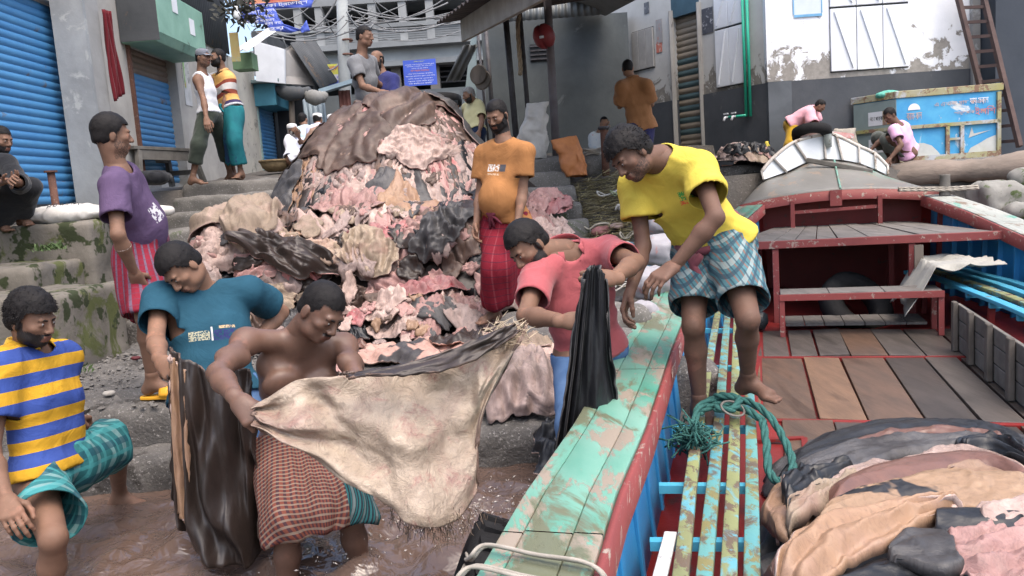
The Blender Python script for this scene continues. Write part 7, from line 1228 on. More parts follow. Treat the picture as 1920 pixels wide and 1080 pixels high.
person('person', 'young man in grey tee standing behind the top of the heap', 8.95,
    dict(pel=(690, 205), nb=(678, 108, 1), head=(684, 68, -1), shR=(664, 118, -1), shL=(694, 116, 1), elR=(680, 162, -1), wrR=(714, 172, -1), elL=(706, 155, 1), wrL=(722, 168, 1),
         knR=(692, 280, -1), knL=(702, 280, 1), anR=(700, 345, 1), anL=(708, 345, 1)), (.90, -.34, -.12), 1.02, 'brown',
    [('shirt', plain('grey', (.16, .165, .175)), dict(hem=-.1, sleeve=.62, inf=.016)), ('pants', plain('slate', (.06, .065, .08)), dict(len=2.0))], 'short', None, 1.4, seed=29)
person('person', 'balding bearded man in navy top behind the heap', 9.4,
    dict(pel=(722, 215), nb=(718, 142, 1), head=(706, 112, -1), shR=(700, 150, 1), shL=(738, 150, -1), elR=(702, 185, 1), wrR=(716, 200, -1), elL=(738, 190, -1), wrL=(722, 205, -1),
         knR=(722, 285, -1), knL=(734, 285, 1), anR=(728, 350, 1), anL=(740, 350, 1)), (-.55, -.83, 0), 1.0, 'brown',
    [('shirt', plain('navy', (.025, .03, .13)), dict(hem=-.1, sleeve=1.5, inf=.016)), ('pants', plain('slate', (.06, .065, .08)), dict(len=2.0))], 'bald', 'short', 1.5, seed=31)
m_pale = plain('pale_robe', (.56, .59, .74)); m_wrobe = plain('white_robe', (.70, .72, .80)); m_pblue = plain('pale_blue', (.50, .66, .70))
person('person', 'man in white robe and skullcap sitting with chin on hand', 12.6,
    dict(pel=(552, 300), nb=(550, 262, 1), head=(549, 244, -1), shR=(542, 268, -1), shL=(560, 266, 1), elR=(556, 290, -1), wrR=(572, 290, -1), elL=(568, 272, -1), wrL=(560, 256, -1),
         knR=(576, 298, -1), knL=(580, 300, -1), anR=(568, 325, 1), anL=(572, 325, 1)), (.85, -.5, 0), .98, 'brown',
    [('shirt', m_wrobe, dict(hem=-.1, sleeve=1.4, inf=.02)), ('lungi', m_wrobe, dict(top=.1, hem=1.3, knot=False))], 'grey', 'full', 1.7, seed=33, rings=[skullcap])
person('person', 'man in pale blue shirt seen from behind by the tin fence', 13.4,
    dict(pel=(577, 282), nb=(574, 240, 1), head=(568, 224, 1), shR=(588, 246, 0), shL=(563, 246, 0), elR=(590, 266, 0), wrR=(588, 284, 0), elL=(562, 266, 0), wrL=(566, 284, 0),
         knR=(582, 316, 0), knL=(572, 316, 0), anR=(582, 350, 0), anL=(572, 350, 0)), (.3, .95, 0), 1.0, 'brown',
    [('shirt', m_pblue, dict(hem=-.15, sleeve=.7, inf=.02)), ('pants', plain('black', (.014, .015, .018)), dict(len=2.0))], 'short', None, 1.7, seed=35)
person('person', 'man in lilac robe and white skullcap with hands behind his back', 12.9,
    dict(pel=(600, 280), nb=(597, 238, 1), head=(596, 224, 1), shR=(612, 245, 0), shL=(584, 245, 0), elR=(614, 265, 0), wrR=(604, 271, -1), elL=(580, 265, 0), wrL=(598, 272, -1),
         knR=(606, 318, 0), knL=(594, 318, 0), anR=(606, 352, 0), anL=(595, 352, 0)), (.2, .97, 0), 1.0, 'brown',
    [('shirt', m_pale, dict(hem=-.2, sleeve=1.3, inf=.022)), ('lungi', m_pale, dict(top=.05, hem=1.45, knot=False, folds=6))], 'crop', None, 1.7, seed=37, rings=[skullcap])
person('person', 'man in white skullcap half hidden by the left shoulder of the heap', 13.0,
    dict(pel=(630, 285), nb=(627, 240, 1), head=(624, 226, -1), shR=(614, 248, 0), shL=(640, 246, 0), elR=(612, 268, 0), wrR=(616, 288, 0), elL=(642, 268, 0), wrL=(640, 288, 0),
         knR=(628, 318, 0), knL=(636, 318, 0), anR=(628, 350, 0), anL=(636, 350, 0)), (.7, -.6, 0), 1.0, 'brown',
    [('shirt', m_wrobe, dict(hem=-.2, sleeve=1.3, inf=.022)), ('lungi', m_wrobe, dict(top=.05, hem=1.45, knot=False))], 'crop', None, 1.8, seed=39, rings=[skullcap])
person('person', 'grey-haired man in pale yellow polo and jeans looking at a phone', 11.6,
    dict(pel=(890, 246), nb=(888, 195, 1), head=(879, 178, -1), shR=(874, 202, 1), shL=(900, 204, -1), elR=(876, 224, 1), wrR=(862, 210, -1), elL=(904, 228, -1), wrL=(898, 248, -1),
         knR=(880, 290, -1), knL=(896, 290, 1), anR=(882, 336, 1), anL=(902, 336, 1)), (-.85, -.35, -.25), 1.0, 'mid',
    [('shirt', plain('butter', (.60, .55, .30)), dict(hem=-.08, sleeve=.65, inf=.018, collar=plain('butter', (.60, .55, .30)))), ('pants', plain('dark_jeans', (.02, .035, .08)), dict(len=2.0))], 'grey', 'short', 1.6, seed=41)
person('person', 'boy in brown shirt seen from behind on the terrace', 10.1,
    dict(pel=(1202, 232), nb=(1187, 152, 1), head=(1177, 128, 1), shR=(1212, 160, -1), shL=(1166, 164, -1), elR=(1222, 196, 1), wrR=(1216, 178, 1), elL=(1162, 200, 1), wrL=(1172, 180, 1),
         knR=(1212, 290, -1), knL=(1204, 292, -1), anR=(1216, 345, 1), anL=(1208, 345, 1)), (.15, .98, -.1), .93, 'tan',
    [('shirt', plain('brown', (.30, .14, .06)), dict(hem=-.16, sleeve=.85, inf=.03, neck=.06, collar=plain('brown', (.30, .14, .06)))), ('pants', plain('navy_track', (.025, .025, .085)), dict(len=2.0))], 'short', None, 1.4, seed=43)
person('person', 'small boy in white patterned shirt peeping over the rusty post', 10.3,
    dict(pel=(1126, 298), nb=(1124, 250, 1), head=(1133, 230, -1), shR=(1113, 258, 0), shL=(1136, 258, 0), elR=(1112, 282, 0), wrR=(1116, 300, 0), elL=(1140, 262, -1), wrL=(1138, 242, -1),
         knR=(1120, 330, -1), knL=(1130, 330, -1), anR=(1120, 362, 1), anL=(1130, 362, 1)), (.15, -.98, 0), .70, 'tan',
    [('shirt', surf('cloth_patterned', (.62, .64, .62), (.55, .58, .60), 9, .85, .1, stain=(.10, .35, .50), sscale=16, sthr=.60, speck=(.55, .10, .10), pscale=22, pthr=.66), dict(hem=-.2, sleeve=.7, inf=.018)), ('pants', plain('sky', (.20, .42, .55)), dict(len=1.6))], 'short', None, 1.5, seed=45)
person('person', 'boy in pink shirt and mustard shorts bending over behind the bow', 10.6,
    dict(pel=(1483, 232), nb=(1520, 208, 0), head=(1538, 198, -1), shR=(1518, 216, -1), shL=(1524, 208, 1), elR=(1526, 238, -1), wrR=(1530, 256, 1), elL=(1534, 234, 1), wrL=(1540, 256, 1),
         knR=(1482, 272, -1), knL=(1490, 270, 1), anR=(1470, 302, 1), anL=(1482, 302, 1)), (.75, -.3, -.6), .71, 'brown',
    [('shirt', plain('pink', (.70, .36, .42)), dict(hem=-.1, sleeve=.8, inf=.03)), ('pants', plain('mustard', (.45, .27, .02)), dict(len=1.25, loose=.03))], 'short', None, 1.5, seed=47, hips=(0, -1, 0))
person('person', 'boy in lilac pink tee squatting before the painted box', 10.15,
    dict(pel=(1704, 284), nb=(1684, 236, -1), head=(1668, 216, -1), shR=(1676, 244, -1), shL=(1694, 240, 1), elR=(1690, 272, -1), wrR=(1668, 298, -1), elL=(1652, 262, 1), wrL=(1630, 284, -1),
         knR=(1664, 262, -1), knL=(1646, 258, 1), anR=(1680, 300, 1), anL=(1670, 298, 1)), (-.85, -.25, -.5), .86, 'dark',
    [('shirt', plain('lilac_pink', (.72, .42, .62)), dict(hem=-.06, sleeve=.6, inf=.018)), ('pants', plain('grey_green', (.09, .10, .09)), dict(len=1.45, loose=.03))], 'short', None, 1.4, seed=49, toes=dict(R=(-.8, -.5, 0), L=(-.8, -.4, 0)), hips=(0, -1, 0))
# ---------------------------------------------------------------- street things and clutter
def blob(name, c, r, mat, label, cat, seed=0, amp=.25, freq=3, h=None, rot=None, group=None, R=None):
    r = A(*r); h = h or max(.012, r.min()/7); V, F = surfnet(*field([ell((0, 0, 0), r, R, .02)], h), h); N = vnormals(V, F); V = V+N*(fbm(V*freq, seed, 3)*amp*r.min()+np.clip(1-np.abs(fbm(V*freq*1.8+4, seed+3, 2))*2, 0, 1)*amp*.5*r.min())[:, None]; return tag(mesh(name, V+A(*c), F, mat, smooth=True), label, cat, group)
# wooden bench before the narrow shutter
q = WX(258, 275, -4.0); bz = 1.80; b0 = P(252, 276, 9.35); b1 = P(372, 272, 10.5); ztop = b0[2]; tb = thing('wooden_bench', 'weathered wooden bench before the narrow blue shutter', 'bench', (b0[0], b0[1], bz)); d_ = unit(A(b1[0]-b0[0], b1[1]-b0[1], 0)); s_ = A(-d_[1], d_[0], 0); L_ = np.linalg.norm((b1-b0)[:2]); c0 = A(b0[0], b0[1], ztop)
for j in range(3): mb = MB(); mb.obox(c0+d_*L_/2+s_*(.075+.15*j), d_*L_/2, s_*.07, A(0, 0, .02)); mb.build('top_board', m_woodg, tb, bevel=.005)
for j in (0, 1): mb = MB(); mb.obox(c0+d_*L_/2+s_*(.03+.39*j)-A(0, 0, .08), d_*(L_/2-.06), s_*.015, A(0, 0, .055)); mb.build('apron', m_woodg, tb)
for e in (.08, .92):
    for j in (0, 1): mb = MB(); p = c0+d_*L_*e+s_*(.03+.39*j)-A(0, 0, .03); mb.bar(p, A(p[0], p[1], bz)+d_*(e-.5)*.25-s_*(.5-j)*.1, .06, .06, d_); mb.build('leg', m_woodg, tb, bevel=.004)
for e in (.12, .88): mb = MB(); p = c0+d_*L_*e; mb.bar(A(p[0], p[1], bz+.16)+s_*.02+d_*(e-.5)*.2, A(p[0], p[1], bz+.16)+s_*.42+d_*(e-.5)*.2, .04, .06); mb.build('stretcher', m_woodg, tb)
mb = MB(); a = G(125, 520, .94); t_ = P(95, 322, a[1]); mb.tube([a, t_], .032, 12); rp_ = thing('rusty_pole', 'rusty iron pole with a flat cap stuck in the ledge', 'pole', a); mb.build('shaft', m_rust, rp_, smooth=True); mb = MB(); mb.lathe(t_, [(.0005, .012), (.055, .010), (.055, -.006), (.0005, -.008)], 16); mb.build('cap', m_rust, rp_)
c = P(125, 385, 6.95); sk = blob('white_sack', (c[0]-.05, 7.0, 1.50), (.40, .22, .075), m_sack, 'flat white printed sack lying on the tall ledge', 'sack', 3, .5, 6); text('lettering', 'BRAND', m_ink, A(c[0]+.02, 6.86, 1.575), (1, .1, 0), (0, .7, .6), .07, sk, width=.26)
c = P(20, 378, 6.8); blob('small_bundle', (P(62, 392, 6.9)[0], 6.9, 1.50), (.07, .07, .06), surf('bundle_pink', (.45, .30, .24), (.5, .45, .42), 6, .8, .2), 'small pink and white bundle beside the squatting man', 'bundle', 5, .4, 8)
c = P(288, 350, 9.2); blob('dark_cloth', (c[0], 9.2, 1.86), (.20, .14, .07), plain('black', (.014, .015, .018)), 'dark cloth heap under the wooden bench', 'cloth', 6, .5, 6); c = P(296, 386, 8.9); blob('white_rag', (c[0], 8.85, 1.48), (.18, .10, .05), m_sack, 'crumpled white rag on the steps behind the purple tee', 'rag', 7, .6, 8)
# green tufts on the ledge
def tuft(c, n, h, spread, label, seed):
    g = np.random.default_rng(seed); mb = MB(); c = A(*c)
    for k in range(n):
        p = c+A(g.normal()*spread, g.normal()*spread, 0); d = unit(A(g.normal()*.6, g.normal()*.6, 1)); l = h*g.uniform(.5, 1.2); w = unit(np.cross(d, g.normal(size=3)))*l*.16; m_ = p+d*l*.5; e = p+d*l+A(g.normal(), g.normal(), -.3)*l*.3; mb.add([p, m_+w, e, m_-w], [(0, 1, 2, 3)])
    return tag(mb.build('weed', surf('weed_green', (.075, .115, .04), (.05, .085, .03), 12, .8, 0)), label, 'plant', kind='stuff')
tuft(G(105, 500, 1.0), 120, .12, .09, 'leafy green weed growing at the ledge corner', 3); tuft(P(95, 470, 6.2), 60, .08, .06, 'small weed tuft behind the rusty pole', 4); tuft(G(372, 372, 1.66), 40, .06, .12, 'thin green growth on the upper step riser', 5); tuft(G(160, 700, .42), 14, .07, .04, 'sparse green sprig on the landing gravel', 6)
# litter
g = np.random.default_rng(17); lit = [((186, 503, .94), (.45, .08, .05), 'scrap of red paper on the ledge step'), ((215, 512, .92), (.6, .6, .62), 'black and white packet scrap on the ledge step'), ((140, 618, .42), (.62, .64, .66), 'small crumpled foil scrap below the mossy ledge'), ((255, 675, .42), (.10, .02, .025), 'dark red scrap on the landing'), ((455, 908, .02), (.6, .56, .52), 'pale scrap floating by the dark hide'), ((330, 540, .6), (.4, .36, .3), 'beige scrap on the step behind the teal tee'), ((205, 742, .42), (.42, .39, .35), 'flat grey flake on the landing gravel')]
for k, ((px, py, z), cc, lab) in enumerate(lit): c = G(px, py, z); blob('litter_scrap', c+A(0, 0, .015), (.035, .025, .012), surf('litter_%d' % k, cc, None, 9, .7, .1), lab, 'litter', k, .6, 20, .008)
# basket in the lane
c = P(519, 330, 12.6); bk = thing('cane_basket', 'shallow round cane basket by the far blue shutter', 'basket', (c[0], 12.6, 1.98)); m_cane = surf('cane', (.22, .16, .085), (.14, .10, .055), 20, .8, .5, 60); mb = MB(); mb.lathe((c[0], 12.6, 1.98), [(.001, .0), (.13, .0), (.20, .06), (.24, .16), (.22, .16), (.18, .07), (.12, .02), (.001, .02)], 30); mb.build('bowl', m_cane, bk, smooth=True); mb = MB(); mb.lathe((c[0], 12.6, 2.14), [(.215, -.02), (.25, -.01), (.25, .02), (.215, .02)], 30, closed=True); mb.build('rim', m_cane, bk, smooth=True)
# phone in the old man's hand
ph = [K for n, K in person.K.items() if abs(K['pel'][1]-11.6) < .01][0]; mb = MB(); w_ = ph['wrR']; mb.obox(w_+A(-.05, -.03, .10), A(.035, .02, 0), A(.003, -.006, 0), A(0, 0, .07)); tag(mb.build('phone', m_ink, bevel=.004), 'dark phone held by the grey-haired man', 'phone')
# white sack, orange bag, coiled rope, rusty post
def bag(name, lab, c, w, h, d, mat, seed, lean=(0, 0)):
    V = np.array([[A(*c)+A((w*(.8+.25*math.sin(2.6*t+.4))*math.cos(a)*.5*(1-.15*t*abs(math.cos(a)))), d*.5*math.sin(a)*(1-.75*t**2), h*t)+A(lean[0]*t, lean[1]*t, 0) for a in np.linspace(0, 2*math.pi, 56)] for t in np.linspace(0, 1, 40)]); n = fbm(V*5, seed, 3)[..., None]; n2_ = (1-np.abs(fbm(V*A(9, 9, 5), seed+4, 3))*2)[..., None]; V = V+n*.10*A(1, .7, .4)+np.clip(n2_, 0, 1)*.05*A(.5, -.6, .1); V[:, -1] = V[:, 0]; v, f = gridmesh(V); return tag(mesh(name, v, f, mat, smooth=True, solid=.006), lab, 'sack')
c = P(995, 300, 10.4); bag('white_sack', 'tall pale woven sack standing behind the bearded man', (c[0], 10.4, 1.80), .36, .72, .26, m_sack, 4, (.12, 0)); c = P(1078, 335, 9.6); bag('orange_sack', 'slumped orange plastic sack at the top of the rubbish bank', (c[0], 9.6, 1.55), .30, .46, .24, surf('orange_plastic', (.50, .20, .075), (.40, .15, .055), 6, .55, .3, 60), 5, (-.12, 0))
c = P(1112, 318, 9.8); blob('stone_block', (c[0], 9.9, 1.66), (.17, .15, .16), m_conc, 'grey stone block beside the orange sack', 'stone', 8, .3, 5)
mb = MB(); 
for k in range(4): mb.tube([A(c[0]+(.10+.012*k)*math.cos(a), 9.85+(.07+.01*k)*math.sin(a), 1.81+.018*k+.01*math.sin(3*a+k)) for a in np.linspace(0, 2*math.pi, 22)], .012, 6)
tag(mb.build('rope_ring', m_ropew, smooth=True), 'ring of pale rope on the stone block', 'rope')
a = P(1136, 325, 9.7); t_ = P(1132, 240, 9.7); mb = MB(); mb.tube([A(a[0], a[1], 1.5), t_], .045, 12); rp2 = thing('mooring_post', 'rusty iron mooring post before the small boy', 'post', (a[0], a[1], 1.5)); mb.build('shaft', m_rust, rp2, smooth=True); mb = MB(); mb.lathe(t_, [(.0005, .02), (.07, .018), (.075, 0), (.06, -.02), (.0005, -.02)], 14); mb.build('cap', m_iron, rp2)
# rubbish bank: straw, ropes, scraps
def bankz(x, y): return float(gh(A(x), A(y))[0])
g = np.random.default_rng(23); mb = MB()
for k in range(2600):
    x, y = g.uniform(.80, 1.75), g.uniform(7.0, 9.5); 
    if x > .85+(y-5.0)*.30: continue
    z = bankz(x, y)+.02+abs(g.normal())*.03; a = g.uniform(0, 3.14); l = g.uniform(.08, .28); d = A(math.cos(a), math.sin(a)*.7, g.normal()*.15)*l; w = A(-d[1], d[0], 0)/l*.004; p = A(x, y, z); mb.add([p-d/2-w, p-d/2+w, p+d/2+w+A(0, 0, .004), p+d/2-w], [(0, 1, 2, 3)])
tag(mb.build('straw', surf('straw', (.36, .30, .16), (.24, .22, .11), 3, .85, 0)), 'tangled straw and dry grass on the bank', 'straw', kind='stuff')
rope_c = [((.46, .42, .34), 'hemp coloured'), ((.30, .36, .22), 'faded green'), ((.55, .53, .48), 'off-white')]
for k in range(26):
    y = g.uniform(6.6, 9.0); x = g.uniform(.82, .9+(y-5.2)*.28); c = A(x, y, bankz(x, y)+.05); ph_ = g.uniform(0, 6.3); r0 = g.uniform(.06, .16); pts = [c+A(r0*math.cos(t+ph_)*(1+.25*math.sin(2*t+ph_)), r0*.7*math.sin(t+ph_), .03*math.sin(3*t+k)+.02) for t in np.linspace(0, g.uniform(5, 12), 14)]; cc, nm = rope_c[k % 3]
    rope('loose_rope', pts, .008, surf('rope_'+nm, cc, None, 20, .85, .3, 60), nm+' rope loop tangled on the rubbish bank', twist=False, n=50, group=nm+' rope loops on the rubbish bank')
for k in range(46):
    y = g.uniform(5.0, 8.4); x = g.uniform(.66, .80+(y-4.6)*.25); cc, nm = [((.60, .60, .61), 'white plastic'), ((.45, .42, .38), 'beige'), ((.36, .16, .15), 'dull red'), ((.10, .18, .24), 'blue'), ((.05, .05, .055), 'black plastic'), ((.42, .30, .27), 'pink')][int(g.choice(6, p=[.34, .2, .12, .1, .12, .12]))]
    blob('rubbish_scrap', (x, y, max(bankz(x, y), .0)+.035), (g.uniform(.04, .10), g.uniform(.04, .09), g.uniform(.02, .05)), surf('rub_'+nm, cc, None, 7, .6, .2), nm+' scrap on the rubbish bank', 'rubbish', k, .8, 12, .02, group=nm+' scraps on the rubbish bank')
for k, (px, py, Y, r) in enumerate(((1235, 470, 6.0, (.10, .10, .10)), (1215, 530, 5.6, (.13, .12, .11)), (1205, 585, 4.9, (.09, .08, .07)), (1240, 420, 6.6, (.10, .1, .09)))): c = P(px, py, Y); blob('printed_sack', c, r, surf('sack_print', (.34, .33, .35), (.24, .23, .25), 6, .6, .3, 40, stain=(.38, .20, .19), sscale=8, sthr=.62), ('large', 'bulging', 'small', 'upper')[k]+' pale printed plastic sack beside the boat', 'sack', 30+k, .6, 6)
for k, (px, py, Y) in enumerate(((1170, 610, 4.7), (1150, 660, 4.4))): c = P(px, py, Y); rock('bank_stone', c, (.16, .14, .12), .08, .05, 5, .022, m_conc, seed=40+k); tag(bpy.context.scene.objects[-1] if False else [o for o in bpy.data.objects if o.name.startswith('bank_stone')][-1], ('rounded grey stone between the coral polo and the boat', 'lower grey stone beside the gunwale')[k], 'stone')
# ---------------------------------------------------------------- right bank: dock, log, boulders, painted boxes
ZD = 1.44; c, h_ = block(4.75, 12, 10.0, 11.3, .9, ZD); tag(rock('dock_slab', c, h_, .03, .02, 3, .045, m_conc, seed=60), 'flat concrete dock edge under the painted box', 'dock'); c, h_ = block(1.6, 4.72, 10.0, 11.3, 1.0, 1.55); tag(rock('bank_slab', c, h_, .05, .05, 3, .045, m_gravelc, seed=61), 'rough concrete bank behind the boat bow', 'bank')
a, b = P(1668, 332, 9.95), P(1960, 306, 9.6); mb = MB(); n = 26; g = np.random.default_rng(5); pts = [a+(b-a)*t+A(0, 0, .015*math.sin(7*t)) for t in np.linspace(0, 1, n)]; mb.tube(pts, [.135+.02*math.sin(9*t)+.012*g.normal()*.5+.03*t for t in np.linspace(0, 1, n)], 18); tag(mb.build('timber_log', surf('log_bark', (.25, .20, .165), (.15, .125, .105), 4, .85, .6, 24, stretch=(.3, 1, 1), bdist=.02), smooth=True), 'thick pale log lying along the dock edge', 'log')
for k, (px, py, Y, r, lab) in enumerate(((1868, 378, 9.0, (.26, .22, .22), 'large pale mossy boulder below the log'), (1905, 400, 8.7, (.16, .15, .12), 'smaller mossy boulder beside the large one'), (1935, 350, 9.1, (.2, .2, .2), 'dark boulder under the log'))): tag(rock('boulder', P(px, py, Y), r, .13, .09, 4, .03, surf('boulder', (.26, .255, .235), (.17, .165, .15), 4, .9, .4, 30, stain=(.06, .085, .03), sscale=4, sthr=.54), seed=70+k), lab, 'boulder')
# painted ice box: front and its grey end
m_mural = surf('mural_blue', (.035, .24, .52), (.10, .40, .62), 2.2, .5, .1, stain=(.58, .62, .62), sscale=3.0, sthr=.61, speck=(.40, .42, .40), pscale=9, pthr=.66); m_rimy = chipped('rim_yellow', (.30, .28, .10), (.34, .33, .28), (.20, .12, .08), 8, .52, .7, (.40, .42, .44)); m_boxg = surf('box_grey', (.22, .28, .27), (.18, .23, .225), 3, .6, .1)
YBX = 10.55; f0, f1 = P(1682, 290, YBX), P(1874, 272, YBX-.15); zt_ = P(1690, 184, YBX)[2]; zb_ = ZD+.02; ib = thing('painted_box', 'large sky blue painted ice box with peeling mural', 'ice box', (f0[0], YBX, ZD)); dx = A(f1[0]-f0[0], f1[1]-f0[1], 0); nx_ = unit(A(dx[1], -dx[0], 0)); bq = A(f0[0], f0[1], 0); e0 = P(1603, 290, YBX+.55); dy = A(e0[0]-f0[0], e0[1]-f0[1], 0)
mb = MB(); mb.prism([bq+A(0, 0, zb_), bq+dx+A(0, 0, zb_), bq+dx+dy+A(0, 0, zb_), bq+dy+A(0, 0, zb_)], (0, 0, zt_-zb_)); mb.build('carcass', m_mural, ib)
ny_ = unit(A(-dy[1], dy[0], 0)); ny_ = ny_ if ny_@A(-1, -1, 0) > 0 else -ny_; mb = MB(); mb.prism([bq+ny_*.004+A(0, 0, zb_+.01), bq+dy+ny_*.004+A(0, 0, zb_+.01), bq+dy+ny_*.004+A(0, 0, zt_-.01), bq+ny_*.004+A(0, 0, zt_-.01)], ny_*.01); mb.build('end_panel', m_boxg, ib)
mb = MB(); c_ = bq+dx/2+dy/2+A(0, 0, zt_+.045); mb.obox(c_, dx*.52, dy*.54, A(0, 0, .045)); mb.build('lid', m_rimy, ib, bevel=.006); hB = zt_-zb_
def frm(s0, z0, s1, z1, w=.045): mb = MB(); mb.bar(bq+dx*s0+nx_*.02+A(0, 0, zb_+hB*z0), bq+dx*s1+nx_*.02+A(0, 0, zb_+hB*z1), w, w*.8, nx_); mb.build('frame_bar', m_rimy, ib)
frm(0, .53, 1, .53); frm(.49, .02, .49, .52); frm(.63, .02, .63, .52); frm(.49, .30, .63, .30, .03); frm(0, .025, 1, .025, .07); frm(.985, .05, .985, .98); mb = MB(); mb.bar(bq+ny_*.02+A(0, 0, zb_+hB*.53), bq+dy+ny_*.02+A(0, 0, zb_+hB*.53), .045, .036, ny_); mb.build('frame_bar', m_rimy, ib)
m_lor = surf('letter_rust', (.42, .22, .16), (.5, .4, .36), 12, .7, 0); m_lred = surf('letter_redpink', (.62, .20, .20), None, 12, .7, 0)
for body, s, z, h_, w_, mt in (('এ এখানে মাছ পাওয়া', .62, .85, .10, .50, m_lor), ('যায় সকল', .80, .86, .16, .18, m_letter), ('সামুদ্রিক', .66, .70, .09, .20, m_lor), ('ইলিশ', .86, .71, .18, .20, m_lred), ('বরফ কল', .17, .70, .14, .15, m_lor)): text('lettering', body, mt, bq+dx*s+nx_*.006+A(0, 0, zb_+hB*z), dx, (0, 0, 1), h_*hB*.75, ib, width=w_*np.linalg.norm(dx))
mb = MB(); V = [bq+dx*(.17+.06*math.cos(a))+nx_*.006+A(0, 0, zb_+hB*(.80+.10*math.sin(a))) for a in np.linspace(0, math.pi, 14)]; mb.add(V, [tuple(range(14))]); mb.build('dome_emblem', m_letter, ib)
for (s0, pts) in ((0, [(.20, .03), (.44, .03), (.40, .12), (.34, .22), (.26, .27), (.20, .27)]), (1, [(.68, .03), (.97, .03), (.97, .32), (.88, .27), (.80, .20), (.72, .14)]), (2, [(.70, .30), (.73, .46), (.75, .36), (.92, .40), (.74, .32)])): mb = MB(); mb.add([bq+dx*a_+nx_*.0055+A(0, 0, zb_+hB*b_) for a_, b_ in pts], [tuple(range(len(pts)))]); mb.build('mural_patch', surf('mural_sand', (.50, .52, .50), (.42, .44, .41), 9, .7, .1), ib)
for z in (.72, .28):
    p = bq+dy*.42+ny_*.016+A(0, 0, zb_+hB*z); t_ = unit(dy)*-1; mb = MB(); mb.obox(p, t_*.14, ny_*.001, A(0, 0, .09)); st_ = mb.build('sticker', m_white, ib); text('sticker_text', 'নো পার্কিং' if z > .5 else 'নং পরিঃ', m_ink, p+ny_*.001, t_, (0, 0, 1), .09, st_, width=.22)
mb = MB(); p = bq+dy*.18+ny_*.016+A(0, 0, zb_+hB*.72); mb.obox(p, unit(dy)*.08, ny_*.001, A(0, 0, .09)); mb.build('sticker', surf('sticker_red', (.55, .15, .08), (.5, .5, .15), 6, .6, 0), ib)
blob('green_bag', P(1665, 178, YBX+.2), (.16, .1, .05), surf('teal_bag', (.10, .38, .30), None, 5, .6, .2), 'crumpled green bag on top of the ice box', 'bag', 50, .5, 8)
c = P(1588, 290, 10.7); bag('grey_sack', 'dirty pale sack standing between the boys', (c[0], 10.75, 1.45), .40, .48, .25, surf('sack_dirty', (.36, .33, .28), (.26, .235, .20), 5, .8, .3, 50, stain=(.40, .26, .16), sscale=3, sthr=.6), 9, (-.05, 0))
tyre('bow_tyre', P(1522, 250, 10.05), (.12, .35, 1), .185, .062, 'worn tyre laid flat on the bow stem', treads=0)
c = P(1438, 278, 10.6); bt = thing('plastic_bottle', 'yellow and brown bottle standing by the plinth', 'bottle', (c[0], 10.6, 1.55)); mb = MB(); mb.lathe((c[0], 10.6, 1.55), [(.001, 0), (.045, 0), (.045, .12), (.0001, .12)], 12); mb.build('base', m_rust, bt); mb = MB(); mb.lathe((c[0], 10.6, 1.675), [(.045, 0), (.045, .10), (.025, .14), (.02, .17), (.001, .17)], 12); mb.build('top', surf('bottle_yellow', (.55, .46, .06), None, 5, .5, 0), bt, smooth=True)
bkh = Heap(1.9, 4.2, 9.2, 11.2, lambda X, Y: 1.50+.16*np.exp(-((X-2.85)/.5)**2-((Y-10.2)/.4)**2))
g = np.random.default_rng(3)
for k in range(12): px, py = g.uniform(1362, 1428), g.uniform(296, 325); c = P(px, py, 10.15); ky = ('pale', 'pink', 'greyp', 'cream')[k % 4]; bkh.lay(c[0], 10.15+g.normal()*.15, g.uniform(.3, .55), g.uniform(.25, .4), g.uniform(-1, 1), 700+k, (H[ky], H['slate']), .07, 2.4, 26, dict(pale='pale', pink='pink', greyp='dirty grey', cream='cream')[ky]+' hide in the small pile behind the bow', 'hides piled behind the bow')
for k, (px, py) in enumerate(((1400, 318), (1422, 305))): c = P(px, py, 10.0); bkh.lay(c[0], 10.0, .45, .25, .3+k, 720+k, (H['black'], H['pale']), .08, 2, 28, ('long', 'upright')[k]+' black hide in front of the small pile behind the bow')
for k in range(3): a, b = P(1345+k*4, 288+k*12, 10.6), P(1440, 285+k*13, 10.5); mb = MB(); mb.tube([a, b], .018, 6); tag(mb.build('reinforcing_bar', m_rust, smooth=True), 'thin rusty rod lying behind the small hide pile', 'rod', 'rusty rods behind the small hide pile')
